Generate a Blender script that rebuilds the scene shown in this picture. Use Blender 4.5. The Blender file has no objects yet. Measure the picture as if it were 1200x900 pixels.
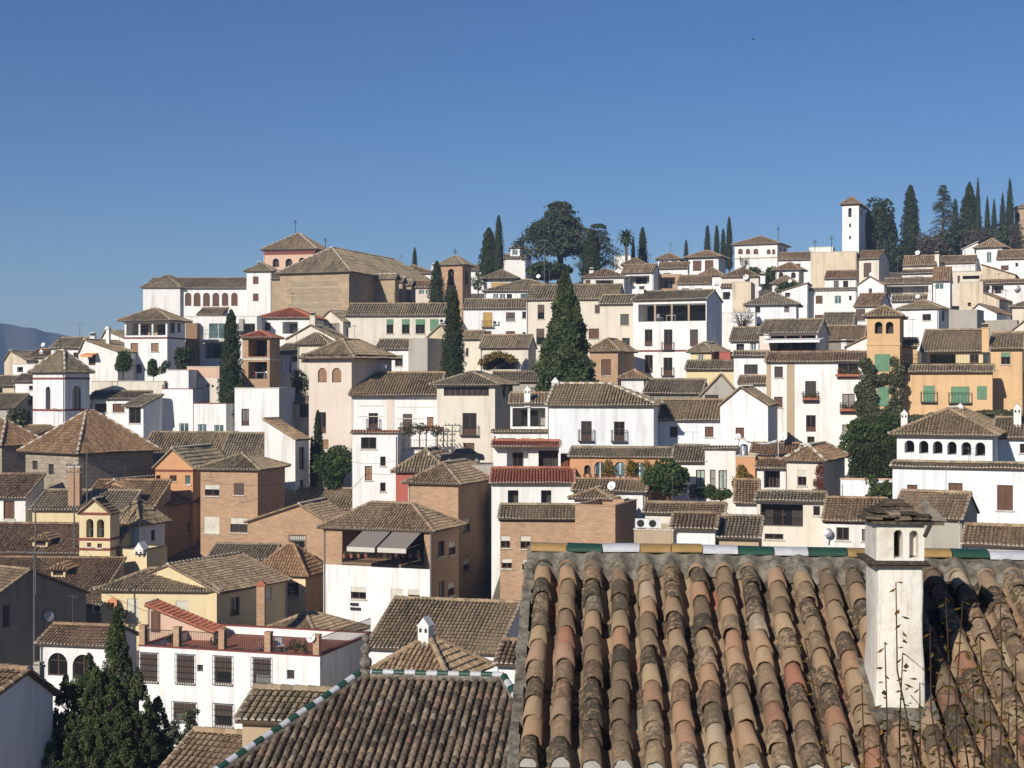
import bpy, bmesh, math, random
import numpy as np
from mathutils import Vector, Matrix

R = random.Random(7)
rng = np.random.default_rng(7)
F = 1733.3
SC = bpy.context.scene
COL = SC.collection
SUN_AZ, SUN_EL = 31.0, 26.0
rad = math.radians


def at(x, y, Y):
    return np.array(((x - 600) / F * Y, Y, (450 - y) / F * Y))


def nz(v):
    v = np.asarray(v, float)
    return v / (np.linalg.norm(v) + 1e-12)


# ------------------------------------------------------------------ mesh builder
class MB:
    def __init__(s):
        s.V = []; s.n = 0; s.L = []; s.T = []; s.M = []; s.Rn = []

    def add(s, V, Fc, m=0, r=.5):
        V = np.asarray(V, float).reshape(-1, 3); Fc = np.asarray(Fc, int)
        k, c = Fc.shape
        s.V.append(V); s.L.append((Fc + s.n).ravel()); s.T.append(np.full(k, c))
        s.M.append(np.full(k, m) if np.isscalar(m) else np.asarray(m))
        s.Rn.append(np.full(k, r, float) if np.isscalar(r) else np.asarray(r, float)); s.n += len(V)

    def poly(s, pts, m=0, r=.5):
        s.add(pts, [list(range(len(pts)))], m, r)

    def box(s, o, ax, ay, az, m=0, r=.5):
        o, ax, ay, az = (np.asarray(q, float) for q in (o, ax, ay, az))
        if np.dot(np.cross(ax, ay), az) < 0:
            o = o + ax; ax = -ax
        V = [o, o + ax, o + ax + ay, o + ay, o + az, o + ax + az, o + ax + ay + az, o + ay + az]
        s.add(V, [[3, 2, 1, 0], [4, 5, 6, 7], [0, 1, 5, 4], [1, 2, 6, 5], [2, 3, 7, 6], [3, 0, 4, 7]], m, r)

    def bx(s, x0, x1, y0, y1, z0, z1, m=0, r=.5):
        s.box((x0, y0, z0), (x1 - x0, 0, 0), (0, y1 - y0, 0), (0, 0, z1 - z0), m, r)

    def tube(s, pts, rads, k=6, m=0, r=.5, cap=True):
        pts = [np.asarray(p, float) for p in pts]
        if np.isscalar(rads): rads = [rads] * len(pts)
        V = []
        ref = np.array((0.31, 0.77, 0.55))
        for i, p in enumerate(pts):
            t = nz(pts[min(i + 1, len(pts) - 1)] - pts[max(i - 1, 0)])
            a = nz(np.cross(t, ref)); b = np.cross(t, a)
            for j in range(k):
                an = 2 * math.pi * j / k
                V.append(p + (a * math.cos(an) + b * math.sin(an)) * rads[i])
        Fc = []
        for i in range(len(pts) - 1):
            for j in range(k):
                Fc.append([i * k + j, i * k + (j + 1) % k, (i + 1) * k + (j + 1) % k, (i + 1) * k + j])
        s.add(V, Fc, m, r)
        if cap:
            s.poly(V[:k][::-1], m, r); s.poly(V[-k:], m, r)

    def lathe(s, c, prof, k=12, m=0, r=.5):
        c = np.asarray(c, float); V = []; Fc = []
        for (rr, z) in prof:
            for j in range(k):
                an = 2 * math.pi * j / k
                V.append(c + np.array((rr * math.cos(an), rr * math.sin(an), z)))
        for i in range(len(prof) - 1):
            for j in range(k):
                Fc.append([i * k + j, i * k + (j + 1) % k, (i + 1) * k + (j + 1) % k, (i + 1) * k + j])
        s.add(V, Fc, m, r)
        s.poly(V[-k:], m, r); s.poly(V[:k][::-1], m, r)

    def build(s, name, mats, parent=None, smooth=False):
        me = bpy.data.meshes.new(name)
        V = np.concatenate(s.V); L = np.concatenate(s.L); T = np.concatenate(s.T)
        me.vertices.add(len(V)); me.vertices.foreach_set('co', V.ravel().astype(np.float32))
        me.loops.add(len(L)); me.loops.foreach_set('vertex_index', L.astype(np.int32))
        me.polygons.add(len(T))
        st = np.concatenate(([0], np.cumsum(T)[:-1]))
        me.polygons.foreach_set('loop_start', st.astype(np.int32))
        if not isinstance(mats, (list, tuple)): mats = [mats]
        for q in mats: me.materials.append(MT(q))
        me.polygons.foreach_set('material_index', np.concatenate(s.M).astype(np.int32))
        me.polygons.foreach_set('use_smooth', np.full(len(T), smooth))
        at_ = me.attributes.new('rnd', 'FLOAT', 'FACE')
        at_.data.foreach_set('value', np.concatenate(s.Rn).astype(np.float32))
        me.update(calc_edges=True); me.validate()
        o = bpy.data.objects.new(name, me); COL.objects.link(o)
        if parent is not None: o.parent = parent
        return o


def empty(name, loc=(0, 0, 0), rz=0.0):
    o = bpy.data.objects.new(name, None); COL.objects.link(o)
    o.empty_display_size = .3
    o.location = [float(q) for q in loc]; o.rotation_euler = (0, 0, rz)
    return o


def tag(o, label=None, cat=None, group=None, kind=None):
    if label: o['label'] = label
    if cat: o['category'] = cat
    if group: o['group'] = group
    if kind: o['kind'] = kind
    return o


def dup(o, loc=None, parent=None, label=None):
    c = o.copy(); COL.objects.link(c)
    if parent is not None: c.parent = parent
    if loc is not None: c.location = [float(q) for q in loc]
    if label: c['label'] = label
    for ch in list(o.children): dup(ch, None, c)
    return c


# ------------------------------------------------------------------ materials
_M = {}


def MT(name):
    if not isinstance(name, str): return name
    if name not in _M: _M[name] = MAKERS[name]()
    return _M[name]


class NT:
    def __init__(s, name):
        s.mat = bpy.data.materials.new(name); s.mat.use_nodes = True
        s.t = s.mat.node_tree; s.b = s.t.nodes['Principled BSDF']
        s.b.inputs['Specular IOR Level'].default_value = .25

    def n(s, typ, **kw):
        nd = s.t.nodes.new(typ)
        for k, v in kw.items():
            if k in nd.inputs: nd.inputs[k].default_value = v
            else: setattr(nd, k, v)
        return nd

    def l(s, a, b): s.t.links.new(a, b)

    def ramp(s, fac, stops, interp='LINEAR'):
        r = s.n('ShaderNodeValToRGB'); r.color_ramp.interpolation = interp
        e = r.color_ramp.elements
        while len(e) < len(stops): e.new(.5)
        for el, (p, c) in zip(e, stops):
            el.position = p; el.color = (c[0], c[1], c[2], 1) if not np.isscalar(c) else (c, c, c, 1)
        s.l(fac, r.inputs[0]); return r.outputs[0]

    def mix(s, fac, a, b, mode='MIX'):
        m = s.n('ShaderNodeMix', data_type='RGBA', blend_type=mode)
        for sock, v in ((m.inputs[0], fac), (m.inputs[6], a), (m.inputs[7], b)):
            if hasattr(v, 'links'): s.l(v, sock)
            elif np.isscalar(v): sock.default_value = v
            else: sock.default_value = (v[0], v[1], v[2], 1)
        return m.outputs[2]

    def noise(s, vec, scale, detail=4, rough=.6):
        nd = s.n('ShaderNodeTexNoise', Scale=scale, Detail=detail, Roughness=rough)
        if vec is not None: s.l(vec, nd.inputs['Vector'])
        return nd.outputs['Fac']

    def co(s, scale=None, rnd=True):
        tc = s.n('ShaderNodeTexCoord').outputs['Object']
        if rnd:
            oi = s.n('ShaderNodeObjectInfo').outputs['Random']
            ml = s.n('ShaderNodeMath', operation='MULTIPLY'); s.l(oi, ml.inputs[0]); ml.inputs[1].default_value = 60
            ad = s.n('ShaderNodeVectorMath', operation='ADD'); s.l(tc, ad.inputs[0]); s.l(ml.outputs[0], ad.inputs[1])
            tc = ad.outputs[0]
        if scale:
            mp = s.n('ShaderNodeVectorMath', operation='MULTIPLY'); s.l(tc, mp.inputs[0]); mp.inputs[1].default_value = scale
            tc = mp.outputs[0]
        return tc

    def bump(s, h, st=.3, dist=.02):
        bp = s.n('ShaderNodeBump', Strength=st, Distance=dist); s.l(h, bp.inputs['Height']); s.l(bp.outputs[0], s.b.inputs['Normal'])

    def done(s, col, rough=.85):
        if hasattr(col, 'links'): s.l(col, s.b.inputs['Base Color'])
        else: s.b.inputs['Base Color'].default_value = (*col, 1)
        s.b.inputs['Roughness'].default_value = rough
        return s.mat


def plaster(name, col, stain=.35, dirt=(.3, .26, .2)):
    def f():
        t = NT(name); c = np.array(col)
        v = t.co()
        n1 = t.noise(v, .35, 5, .65)
        streak = t.noise(t.co((1.6, 1.6, .16)), 1.0, 4, .6)
        a = t.ramp(n1, [(.3, c * .9), (.62, c)])
        mask = t.ramp(streak, [(.5, 0), (.74, min(1, stain * 1.5))])
        a = t.mix(mask, a, np.array(dirt) * .6 + c * .35)
        patch = t.ramp(t.noise(v, .9, 7, .72), [(.58, 0), (.64, min(1, stain * .9))])
        a = t.mix(patch, a, c * .74 + np.array(dirt) * .1)
        spot = t.ramp(t.noise(v, 3.2, 6, .75), [(.66, 0), (.74, min(1, stain * 1.3))])
        a = t.mix(spot, a, np.array(dirt) * .8)
        oi = t.n('ShaderNodeObjectInfo').outputs['Random']
        tint = t.ramp(oi, [(0, (.92, .90, .86)), (.5, (1, 1, 1)), (1, (.98, .97, .94))])
        a = t.mix(1.0, a, tint, 'MULTIPLY')
        t.bump(t.noise(v, 9, 4, .6), .25, .02)
        return t.done(a, .9)
    return f


def bricks(name, c1, c2, mortar, sx, sy, var=.5, msz=.012):
    def f():
        t = NT(name)
        tc = t.n('ShaderNodeTexCoord').outputs['Object']
        sp = t.n('ShaderNodeSeparateXYZ'); t.l(tc, sp.inputs[0])
        ad = t.n('ShaderNodeMath', operation='ADD'); t.l(sp.outputs[0], ad.inputs[0]); t.l(sp.outputs[1], ad.inputs[1])
        cb = t.n('ShaderNodeCombineXYZ'); t.l(ad.outputs[0], cb.inputs[0]); t.l(sp.outputs[2], cb.inputs[1])
        b = t.n('ShaderNodeTexBrick', Scale=1.0); b.inputs['Mortar Size'].default_value = msz
        b.inputs['Brick Width'].default_value = sx; b.inputs['Row Height'].default_value = sy
        b.inputs['Bias'].default_value = -.1
        t.l(cb.outputs[0], b.inputs['Vector'])
        b.inputs['Color1'].default_value = (*c1, 1); b.inputs['Color2'].default_value = (*c2, 1); b.inputs['Mortar'].default_value = (*mortar, 1)
        n1 = t.noise(tc, .45, 5, .65)
        sh = t.ramp(n1, [(.25, 1 - var * .55), (.7, 1.0)])
        st = t.ramp(t.noise(t.co((1.1, 1.1, 7)), 1.6, 4, .7), [(.33, 1 - var * .6), (.67, 1.1)])
        a = t.mix(1.0, b.outputs['Color'], sh, 'MULTIPLY'); a = t.mix(1.0, a, st, 'MULTIPLY')
        t.bump(b.outputs['Fac'], -.3, .02)
        return t.done(a, .9)
    return f


def tiles(name, stops, lich=.5, dark=(.045, .04, .032)):
    def f():
        t = NT(name)
        r = t.n('ShaderNodeAttribute', attribute_name='rnd').outputs['Fac']
        v = t.co()
        big = t.noise(v, .22, 4, .6)
        m = t.n('ShaderNodeMath', operation='MULTIPLY_ADD'); t.l(big, m.inputs[0]); m.inputs[1].default_value = .9; m.inputs[2].default_value = -.45
        ad = t.n('ShaderNodeMath', operation='ADD'); t.l(m.outputs[0], ad.inputs[0]); t.l(r, ad.inputs[1])
        a = t.ramp(ad.outputs[0], stops)
        li = t.noise(v, 2.6, 5, .75)
        a = t.mix(t.ramp(li, [(.5, 0), (.68, lich)]), a, dark)
        l2 = t.noise(v, 7.0, 3, .7)
        a = t.mix(t.ramp(l2, [(.62, 0), (.74, lich * .6)]), a, (.42, .39, .3))
        oi = t.n('ShaderNodeObjectInfo').outputs['Random']
        a = t.mix(1.0, a, t.ramp(oi, [(0, (.86, .85, .86)), (.35, (1, 1, 1)), (.7, (1.08, 1.05, 1.0)), (1, (1.1, 1.0, .9))]), 'MULTIPLY')
        return t.done(a, .9)
    return f


def plain(name, col, rough=.7, metal=0.0, var=.25, sc=3.0):
    def f():
        t = NT(name); c = np.array(col)
        a = t.ramp(t.noise(t.co(), sc, 4, .6), [(.3, c * (1 - var)), (.7, c * (1 + var * .4))])
        t.b.inputs['Metallic'].default_value = metal
        return t.done(a, rough)
    return f


def slatted(name, col, freq=14.0, axis=2):
    def f():
        t = NT(name); c = np.array(col)
        w = t.n('ShaderNodeTexWave', Scale=freq / 6.283, Distortion=.2, bands_direction='XYZ'[axis], wave_profile='SAW')
        t.l(t.n('ShaderNodeTexCoord').outputs['Object'], w.inputs['Vector'])
        a = t.ramp(w.outputs['Fac'], [(0, c * .55), (.25, c), (1, c * 1.05)])
        n1 = t.ramp(t.noise(t.co(), 1.5, 3), [(.3, .8), (.7, 1.05)])
        return t.done(t.mix(1.0, a, n1, 'MULTIPLY'), .65)
    return f


def glass():
    t = NT('window_glass')
    oi = t.n('ShaderNodeObjectInfo').outputs['Random']
    a = t.ramp(oi, [(0, (.008, .008, .009)), (.6, (.018, .017, .016)), (.8, (.05, .047, .044)), (1, (.3, .28, .25))])
    t.b.inputs['Specular IOR Level'].default_value = .3
    return t.done(a, .15)


def foliage(name, stops, trans=.12):
    def f():
        t = NT(name)
        r = t.n('ShaderNodeAttribute', attribute_name='rnd').outputs['Fac']
        a = t.ramp(r, stops)
        t.b.inputs['Transmission Weight'].default_value = 0
        t.done(a, .75)
        tr = t.n('ShaderNodeBsdfTranslucent'); t.l(a, tr.inputs[0])
        mx = t.n('ShaderNodeMixShader'); mx.inputs[0].default_value = trans
        out = t.t.nodes['Material Output']
        t.l(t.b.outputs[0], mx.inputs[1]); t.l(tr.outputs[0], mx.inputs[2]); t.l(mx.outputs[0], out.inputs['Surface'])
        return t.mat
    return f


def ground():
    t = NT('ground')
    v = t.co(None, False)
    a = t.ramp(t.noise(v, .08, 6, .7), [(.3, (.10, .085, .06)), (.55, (.2, .17, .125)), (.75, (.09, .095, .05))])
    a = t.mix(t.ramp(t.noise(v, 1.2, 5, .7), [(.4, 0), (.7, .6)]), a, (.07, .075, .04))
    t.bump(t.noise(v, 2, 5, .7), .5, .1)
    return t.done(a, .95)


def fg_tile(grey=False):
    t = NT('lichened_clay_tile' if grey else 'weathered_clay_tile')
    r = t.n('ShaderNodeAttribute', attribute_name='rnd').outputs['Fac']
    v = t.co(None, False)
    stops = [(0, (.14, .102, .068)), (.15, (.26, .178, .11)), (.32, (.36, .245, .148)), (.48, (.3, .215, .135)), (.6, (.385, .275, .162)),
             (.72, (.37, .215, .13)), (.85, (.4, .295, .175)), (.93, (.33, .15, .09)), (1, (.43, .36, .25))]
    if grey: stops = [(p, tuple(np.array(c) * .6 + np.mean(c) * .18)) for p, c in stops]
    base = t.ramp(r, stops)
    f2 = t.n('ShaderNodeMath', operation='MULTIPLY'); t.l(r, f2.inputs[0]); f2.inputs[1].default_value = 37.7
    fr = t.n('ShaderNodeMath', operation='FRACT'); t.l(f2.outputs[0], fr.inputs[0])
    # lichen: strong on some tiles, faint on others
    amt = t.ramp(fr.outputs[0], [(.25, .05), (.75, .95)])
    li = t.noise(v, 22, 7, .78)
    big = t.noise(v, 1.7, 4, .6)
    s = t.n('ShaderNodeMath', operation='MULTIPLY_ADD'); t.l(big, s.inputs[0]); s.inputs[1].default_value = .5; t.l(li, s.inputs[2])
    mask = t.ramp(s.outputs[0], [(.62, 0), (.77, 1)])
    mk = t.n('ShaderNodeMath', operation='MULTIPLY'); t.l(mask, mk.inputs[0]); t.l(amt, mk.inputs[1])
    a = t.mix(mk.outputs[0], base, (.05, .043, .032))
    pale = t.ramp(t.noise(v, 48, 5, .8), [(.6, 0), (.68, .75)])
    pm = t.n('ShaderNodeMath', operation='MULTIPLY'); t.l(pale, pm.inputs[0]); t.l(amt, pm.inputs[1])
    a = t.mix(pm.outputs[0], a, (.34, .31, .22))
    a = t.mix(t.ramp(t.noise(v, 9, 5, .7), [(.62, 0), (.75, .5)]), a, (.2, .17, .09))
    a = t.mix(1.0, a, t.ramp(t.noise(v, 70, 3, .7), [(.3, .78), (.7, 1.1)]), 'MULTIPLY')
    t.bump(t.noise(v, 60, 6, .8), .7, .012)
    return t.done(a, .92)


def cement():
    t = NT('old_cement')
    v = t.co(None, False)
    a = t.ramp(t.noise(v, 7, 7, .75), [(.32, (.04, .037, .03)), (.46, (.15, .13, .1)), (.6, (.27, .245, .195)), (.72, (.1, .085, .06))])
    a = t.mix(t.ramp(t.noise(v, 26, 5, .8), [(.58, 0), (.66, .7)]), a, (.035, .034, .03))
    t.bump(t.noise(v, 30, 6, .8), .8, .02)
    return t.done(a, .95)


def chim():
    t = NT('stained_limewash')
    v = t.co(None, False)
    a = t.ramp(t.noise(v, 3.5, 6, .7), [(.3, (.56, .5, .41)), (.5, (.74, .69, .6)), (.7, (.78, .75, .68))])
    a = t.mix(t.ramp(t.noise(t.co((9, 9, .9), False), 1.6, 5, .65), [(.52, 0), (.72, .65)]), a, (.34, .29, .22))
    a = t.mix(t.ramp(t.noise(v, 2.3, 5, .75), [(.6, 0), (.74, .7)]), a, (.5, .31, .15))
    a = t.mix(t.ramp(t.noise(v, 14, 6, .8), [(.62, 0), (.7, .6)]), a, (.2, .18, .15))
    t.bump(t.noise(v, 18, 6, .7), .6, .015)
    return t.done(a, .93)


def glaze(name, col):
    def f():
        t = NT(name); c = np.array(col)
        v = t.co(None, False)
        a = t.ramp(t.noise(v, 6, 5, .7), [(.3, c * .7), (.7, c)])
        a = t.mix(t.ramp(t.noise(v, 30, 4, .7), [(.62, 0), (.7, .6)]), a, c * .4 + .04)
        t.b.inputs['Specular IOR Level'].default_value = .4
        return t.done(a, .4)
    return f


MAKERS = {
    'white': plaster('white_plaster', (.84, .83, .81), .42),
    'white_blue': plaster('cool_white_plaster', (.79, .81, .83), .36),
    'cream': plaster('cream_plaster', (.74, .67, .56), .4),
    'old_cream': plaster('stained_cream_plaster', (.68, .57, .42), .85),
    'yellow': plaster('yellow_plaster', (.74, .61, .37), .25),
    'ochre': plaster('ochre_plaster', (.69, .46, .25), .35, (.3, .18, .1)),
    'orange': plaster('orange_plaster', (.62, .33, .17), .2, (.3, .15, .1)),
    'pink': plaster('pink_plaster', (.66, .45, .33), .3),
    'pale_pink': plaster('pale_pink_plaster', (.72, .62, .54), .3),
    'red': plaster('red_plaster', (.45, .13, .10), .2, (.2, .08, .06)),
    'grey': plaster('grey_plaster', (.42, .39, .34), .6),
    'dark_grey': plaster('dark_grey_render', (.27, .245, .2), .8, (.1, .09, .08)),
    'tan': plaster('tan_plaster', (.47, .36, .24), .5),
    'brick': bricks('brown_brick', (.47, .28, .16), (.555, .35, .21), (.48, .34, .22), .26, .075, .4),
    'stone': bricks('ashlar_stone', (.43, .355, .26), (.52, .435, .325), (.3, .25, .185), .95, .42, .7, .02),
    'church_stone': bricks('ochre_masonry', (.47, .35, .22), (.54, .41, .265), (.46, .345, .225), 1.4, .5, .5, .02),
    'old': tiles('old_roof_tile', [(0, (.15, .12, .08)), (.3, (.245, .197, .13)), (.6, (.33, .262, .172)), (.85, (.39, .298, .19)), (1, (.34, .3, .215))], .36),
    'brown': tiles('brown_roof_tile', [(0, (.14, .09, .055)), (.35, (.24, .158, .094)), (.65, (.32, .21, .125)), (1, (.4, .28, .17))], .36),
    'tan_tile': tiles('tan_roof_tile', [(0, (.17, .115, .07)), (.4, (.28, .2, .125)), (.7, (.36, .26, .165)), (1, (.42, .33, .21))], .4),
    'red_tile': tiles('red_roof_tile', [(0, (.3, .095, .055)), (.5, (.43, .15, .085)), (1, (.5, .21, .13))], .15, (.16, .06, .04)),
    'mortar': plain('lime_mortar', (.62, .58, .5), .9, 0, .35, 6),
    'deck': plain('eave_boards', (.12, .075, .045), .8),
    'trim_red': plain('dark_red_trim', (.22, .06, .045), .7),
    'wood': slatted('brown_wood', (.14, .07, .04), 60),
    'wood_light': slatted('light_wood', (.3, .18, .1), 60),
    'frame_brown': plain('brown_frame', (.10, .05, .03), .6),
    'frame_white': plain('white_frame', (.7, .7, .68), .6),
    'glass': glass,
    'teal_glass': plain('teal_window_glass', (.10, .16, .16), .1, 0, .6, .6),
    'green': slatted('green_blind', (.14, .27, .16), 45),
    'ochre_blind': slatted('ochre_blind', (.5, .32, .1), 45),
    'cream_blind': slatted('cream_blind', (.66, .62, .52), 45),
    'brown_blind': slatted('brown_blind', (.11, .075, .055), 60),
    'curtain': plain('pale_green_curtain', (.36, .46, .40), .8, 0, .4, 5),
    'pole_grey': plain('weathered_pole', (.13, .125, .12), .7), 'iron': plain('black_iron', (.03, .028, .027), .6),
    'steel': plain('grey_steel', (.4, .4, .4), .4, .6, .2),
    'recess_shade': plain('painted_recess_shade', (.06, .05, .045), .9),  # near-black colour standing in for the shade inside holes and recesses
    'awning_grey': plain('taupe_awning', (.26, .225, .19), .85, 0, .08),
    'awning_edge': plain('pale_awning_edge', (.6, .55, .48), .85, 0, .08),
    'awning_white': plain('white_awning', (.75, .74, .72), .85, 0, .08),
    'awning_orange': plain('orange_awning', (.7, .33, .12), .85, 0, .1),
    'dish': plain('dish_paint', (.72, .72, .70), .5, 0, .1),
    'pot': plain('clay_pot', (.38, .14, .08), .8),
    'pot_white': plain('white_pot', (.7, .68, .64), .7),
    'ground': ground,
    'hills': plain('far_hills', (.09, .095, .075), 1.0, 0, .5, .004),
    'bark': plain('bark', (.12, .085, .06), .95, 0, .5, 4),
    'bell': plain('bell_bronze', (.09, .1, .075), .5, .5),
    'cypress': foliage('cypress_leaf', [(0, (.018, .026, .009)), (.5, (.038, .054, .018)), (1, (.078, .1, .034))]),
    'conifer': foliage('conifer_leaf', [(0, (.026, .038, .012)), (.5, (.062, .088, .028)), (1, (.14, .165, .055))]),
    'cedar': foliage('cedar_needles', [(0, (.026, .036, .02)), (.5, (.055, .074, .042)), (1, (.1, .122, .07))]),
    'leafy': foliage('broad_leaf', [(0, (.022, .038, .009)), (.5, (.052, .082, .02)), (1, (.11, .135, .036))]),
    'ivy': foliage('ivy_leaf', [(0, (.04, .048, .025)), (.5, (.09, .1, .05)), (1, (.19, .185, .11))]),
    'autumn': foliage('autumn_leaf', [(0, (.09, .07, .015)), (.5, (.2, .15, .03)), (1, (.3, .2, .05))]),
    'dry': foliage('dry_twig', [(0, (.045, .036, .027)), (1, (.12, .095, .07))]),
    'redleaf': foliage('red_leaf', [(0, (.12, .03, .02)), (.6, (.22, .06, .03)), (1, (.1, .09, .03))]),
    'weed': foliage('weed_leaf', [(0, (.05, .05, .012)), (.5, (.13, .10, .02)), (.8, (.22, .12, .03)), (1, (.16, .06, .02))], .3),
    'weed_stem': plain('weed_stem', (.06, .035, .022), .8),
    'fg_tile': fg_tile, 'fg_grey': lambda: fg_tile(True), 'church_panel': bricks('grey_masonry_panel', (.36, .285, .195), (.42, .34, .235), (.33, .26, .175), 1.4, .3, .4, .015),
    'cement': cement,
    'g_white': glaze('white_glaze', (.58, .58, .6)), 'g_green': glaze('green_glaze', (.025, .075, .05)),
    'g_ochre': glaze('ochre_glaze', (.38, .24, .085)),
    'chim_plaster': chim,
    'slate': plain('flat_clay_slabs', (.12, .10, .075), .95, 0, .6, 9),
    'car': plain('black_car_paint', (.02, .02, .022), .2, 0, .1),
    'rubber': plain('tyre_rubber', (.02, .02, .02), .9),
    'plas_blue': plain('blue_cloth', (.05, .09, .4), .8), 'plas_lilac': plain('lilac_cloth', (.5, .48, .75), .8),
    'plas_white': plain('white_cloth', (.78, .78, .78), .8), 'plas_red': plain('red_cloth', (.5, .05, .04), .8),
    'stripe': slatted('orange_stripes', (.6, .25, .1), 12),
    'bird': plain('dark_feathers', (.03, .03, .03), .8),
}

# ------------------------------------------------------------------ roof tiles
UP = np.array((0, 0, 1.0))


def tile_plane(mb, poly, lod, coarse=False, mt=0, mm=1, capw=True):
    """poly: eave edge first (left to right seen from outside), convex."""
    P = [np.asarray(p, float) for p in poly]
    A, B = P[0], P[1]
    u = nz(B - A); n = nz(np.cross(u, P[2] - A)); v = np.cross(n, u)
    p2 = np.array([[np.dot(p - A, u), np.dot(p - A, v)] for p in P])
    sp, row, K, r0 = ((.235, .36, 5, .088) if lod == 0 else (.27, .5, 4, .1) if lod == 1 else (.35, 1.1, 4, .125))
    if coarse: row = 4.0; K = 3; sp = .3
    umin, umax = p2[:, 0].min(), p2[:, 0].max()
    nc = max(1, int(round((umax - umin) / sp)))
    sp = (umax - umin) / nc
    uc = umin + sp * (np.arange(nc) + .5)
    lo = np.full(nc, 1e9); hi = np.full(nc, -1e9)
    for i in range(len(P)):
        (x0, y0), (x1, y1) = p2[i], p2[(i + 1) % len(P)]
        if abs(x1 - x0) < 1e-9: continue
        tt = (uc - x0) / (x1 - x0); ok = (tt >= 0) & (tt <= 1); yy = y0 + tt * (y1 - y0)
        lo = np.where(ok, np.minimum(lo, yy), lo); hi = np.where(ok, np.maximum(hi, yy), hi)
    tu = []; va = []; vb = []; rr = []
    for i in range(nc):
        if hi[i] - lo[i] < .08: continue
        k = max(1, int(math.ceil((hi[i] - lo[i]) / row)))
        e = lo[i] + np.minimum(np.arange(k + 1) * row, hi[i] - lo[i])
        tu += [uc[i]] * k; va += list(e[:-1]); vb += list(e[1:])
        rr += list(np.clip(rng.random(k) * .7 + R.random() * .3, 0, 1))
    if tu:
        tu = np.array(tu); va = np.array(va); vb = np.array(vb); k = len(tu)
        if not coarse: tu = tu + rng.normal(0, .012, k)
        th = np.linspace(0, math.pi, K + 1)
        V = np.zeros((k, 2, K + 1, 3))
        up = .03 if lod == 0 else .02
        for j, (vv, s, lift) in enumerate(((va - .0, 1.08, up), (vb, .9, .0))):
            du = -np.cos(th)[None] * (r0 * s); dn = np.sin(th)[None] * (r0 * s) + lift
            V[:, j] = A + (tu[:, None] + du)[..., None] * u + (vv[:, None, None] * v) + dn[..., None] * n
        idx = np.arange(k)[:, None] * (2 * (K + 1))
        q = np.arange(K)[None]
        a = idx + q; Fc = np.stack([a, a + 1, a + K + 2, a + K + 1], -1).reshape(-1, 4)
        if not coarse:
            pa, pb, pc = R.random() * 6, R.random() * 6, R.random() * 6
            sag = .035 * np.sin(tu * .55 + pa) + .02 * np.sin(tu * 1.7 + pb) + .025 * np.sin(va * .9 + pc + tu * .3) - .015
            V = V + sag[:, None, None, None] * n
        mb.add(V.reshape(-1, 3), Fc, mt, np.repeat(rr, K))
        if not coarse and capw:  # pale mortar at the eave mouths
            first = np.abs(va - 0) < .02
            Vc = V[first, 0]
            if len(Vc):
                kk = len(Vc); Fc = np.arange(kk * (K + 1)).reshape(kk, K + 1)
                mb.add(Vc.reshape(-1, 3) + v * .02, Fc, mm, .5)
    mb.poly([p - n * .03 for p in P], mt, .08)  # bed between tile columns toned dark to deepen the shade in the gaps
    Q = [p - n * .1 for p in P]
    mb.poly(Q[::-1], 2)
    for i in range(len(P)):
        j = (i + 1) % len(P)
        mb.poly([Q[i], Q[j], P[j], P[i]], 2)


def ridge_line(mb, p, q, r=.13, dotted=False, mt=0, mm=1, step=.42):
    p = np.asarray(p, float); q = np.asarray(q, float); L = np.linalg.norm(q - p)
    if L < .2: return
    d = (q - p) / L; s = nz(np.cross(d, UP)); up = np.cross(s, d); k = max(1, int(L / step))
    th = np.linspace(-.25, math.pi + .25, 6)
    for i in range(k):
        a = p + d * (L * i / k); b = p + d * (L * (i + 1) / k)
        m = mm if (dotted and i % 2) else mt
        V = []
        for (c, sc, li) in ((a, 1.1, .015), (b, .95, 0)):
            for t in th: V.append(c + s * (math.cos(t) * r * sc) + up * (math.sin(t) * r * sc + li))
        mb.add(V, [[j, j + 1, j + 7, j + 6] for j in range(5)], m, R.random() * .6 + .2)
        mb.poly(V[:6][::-1], mm)


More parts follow.
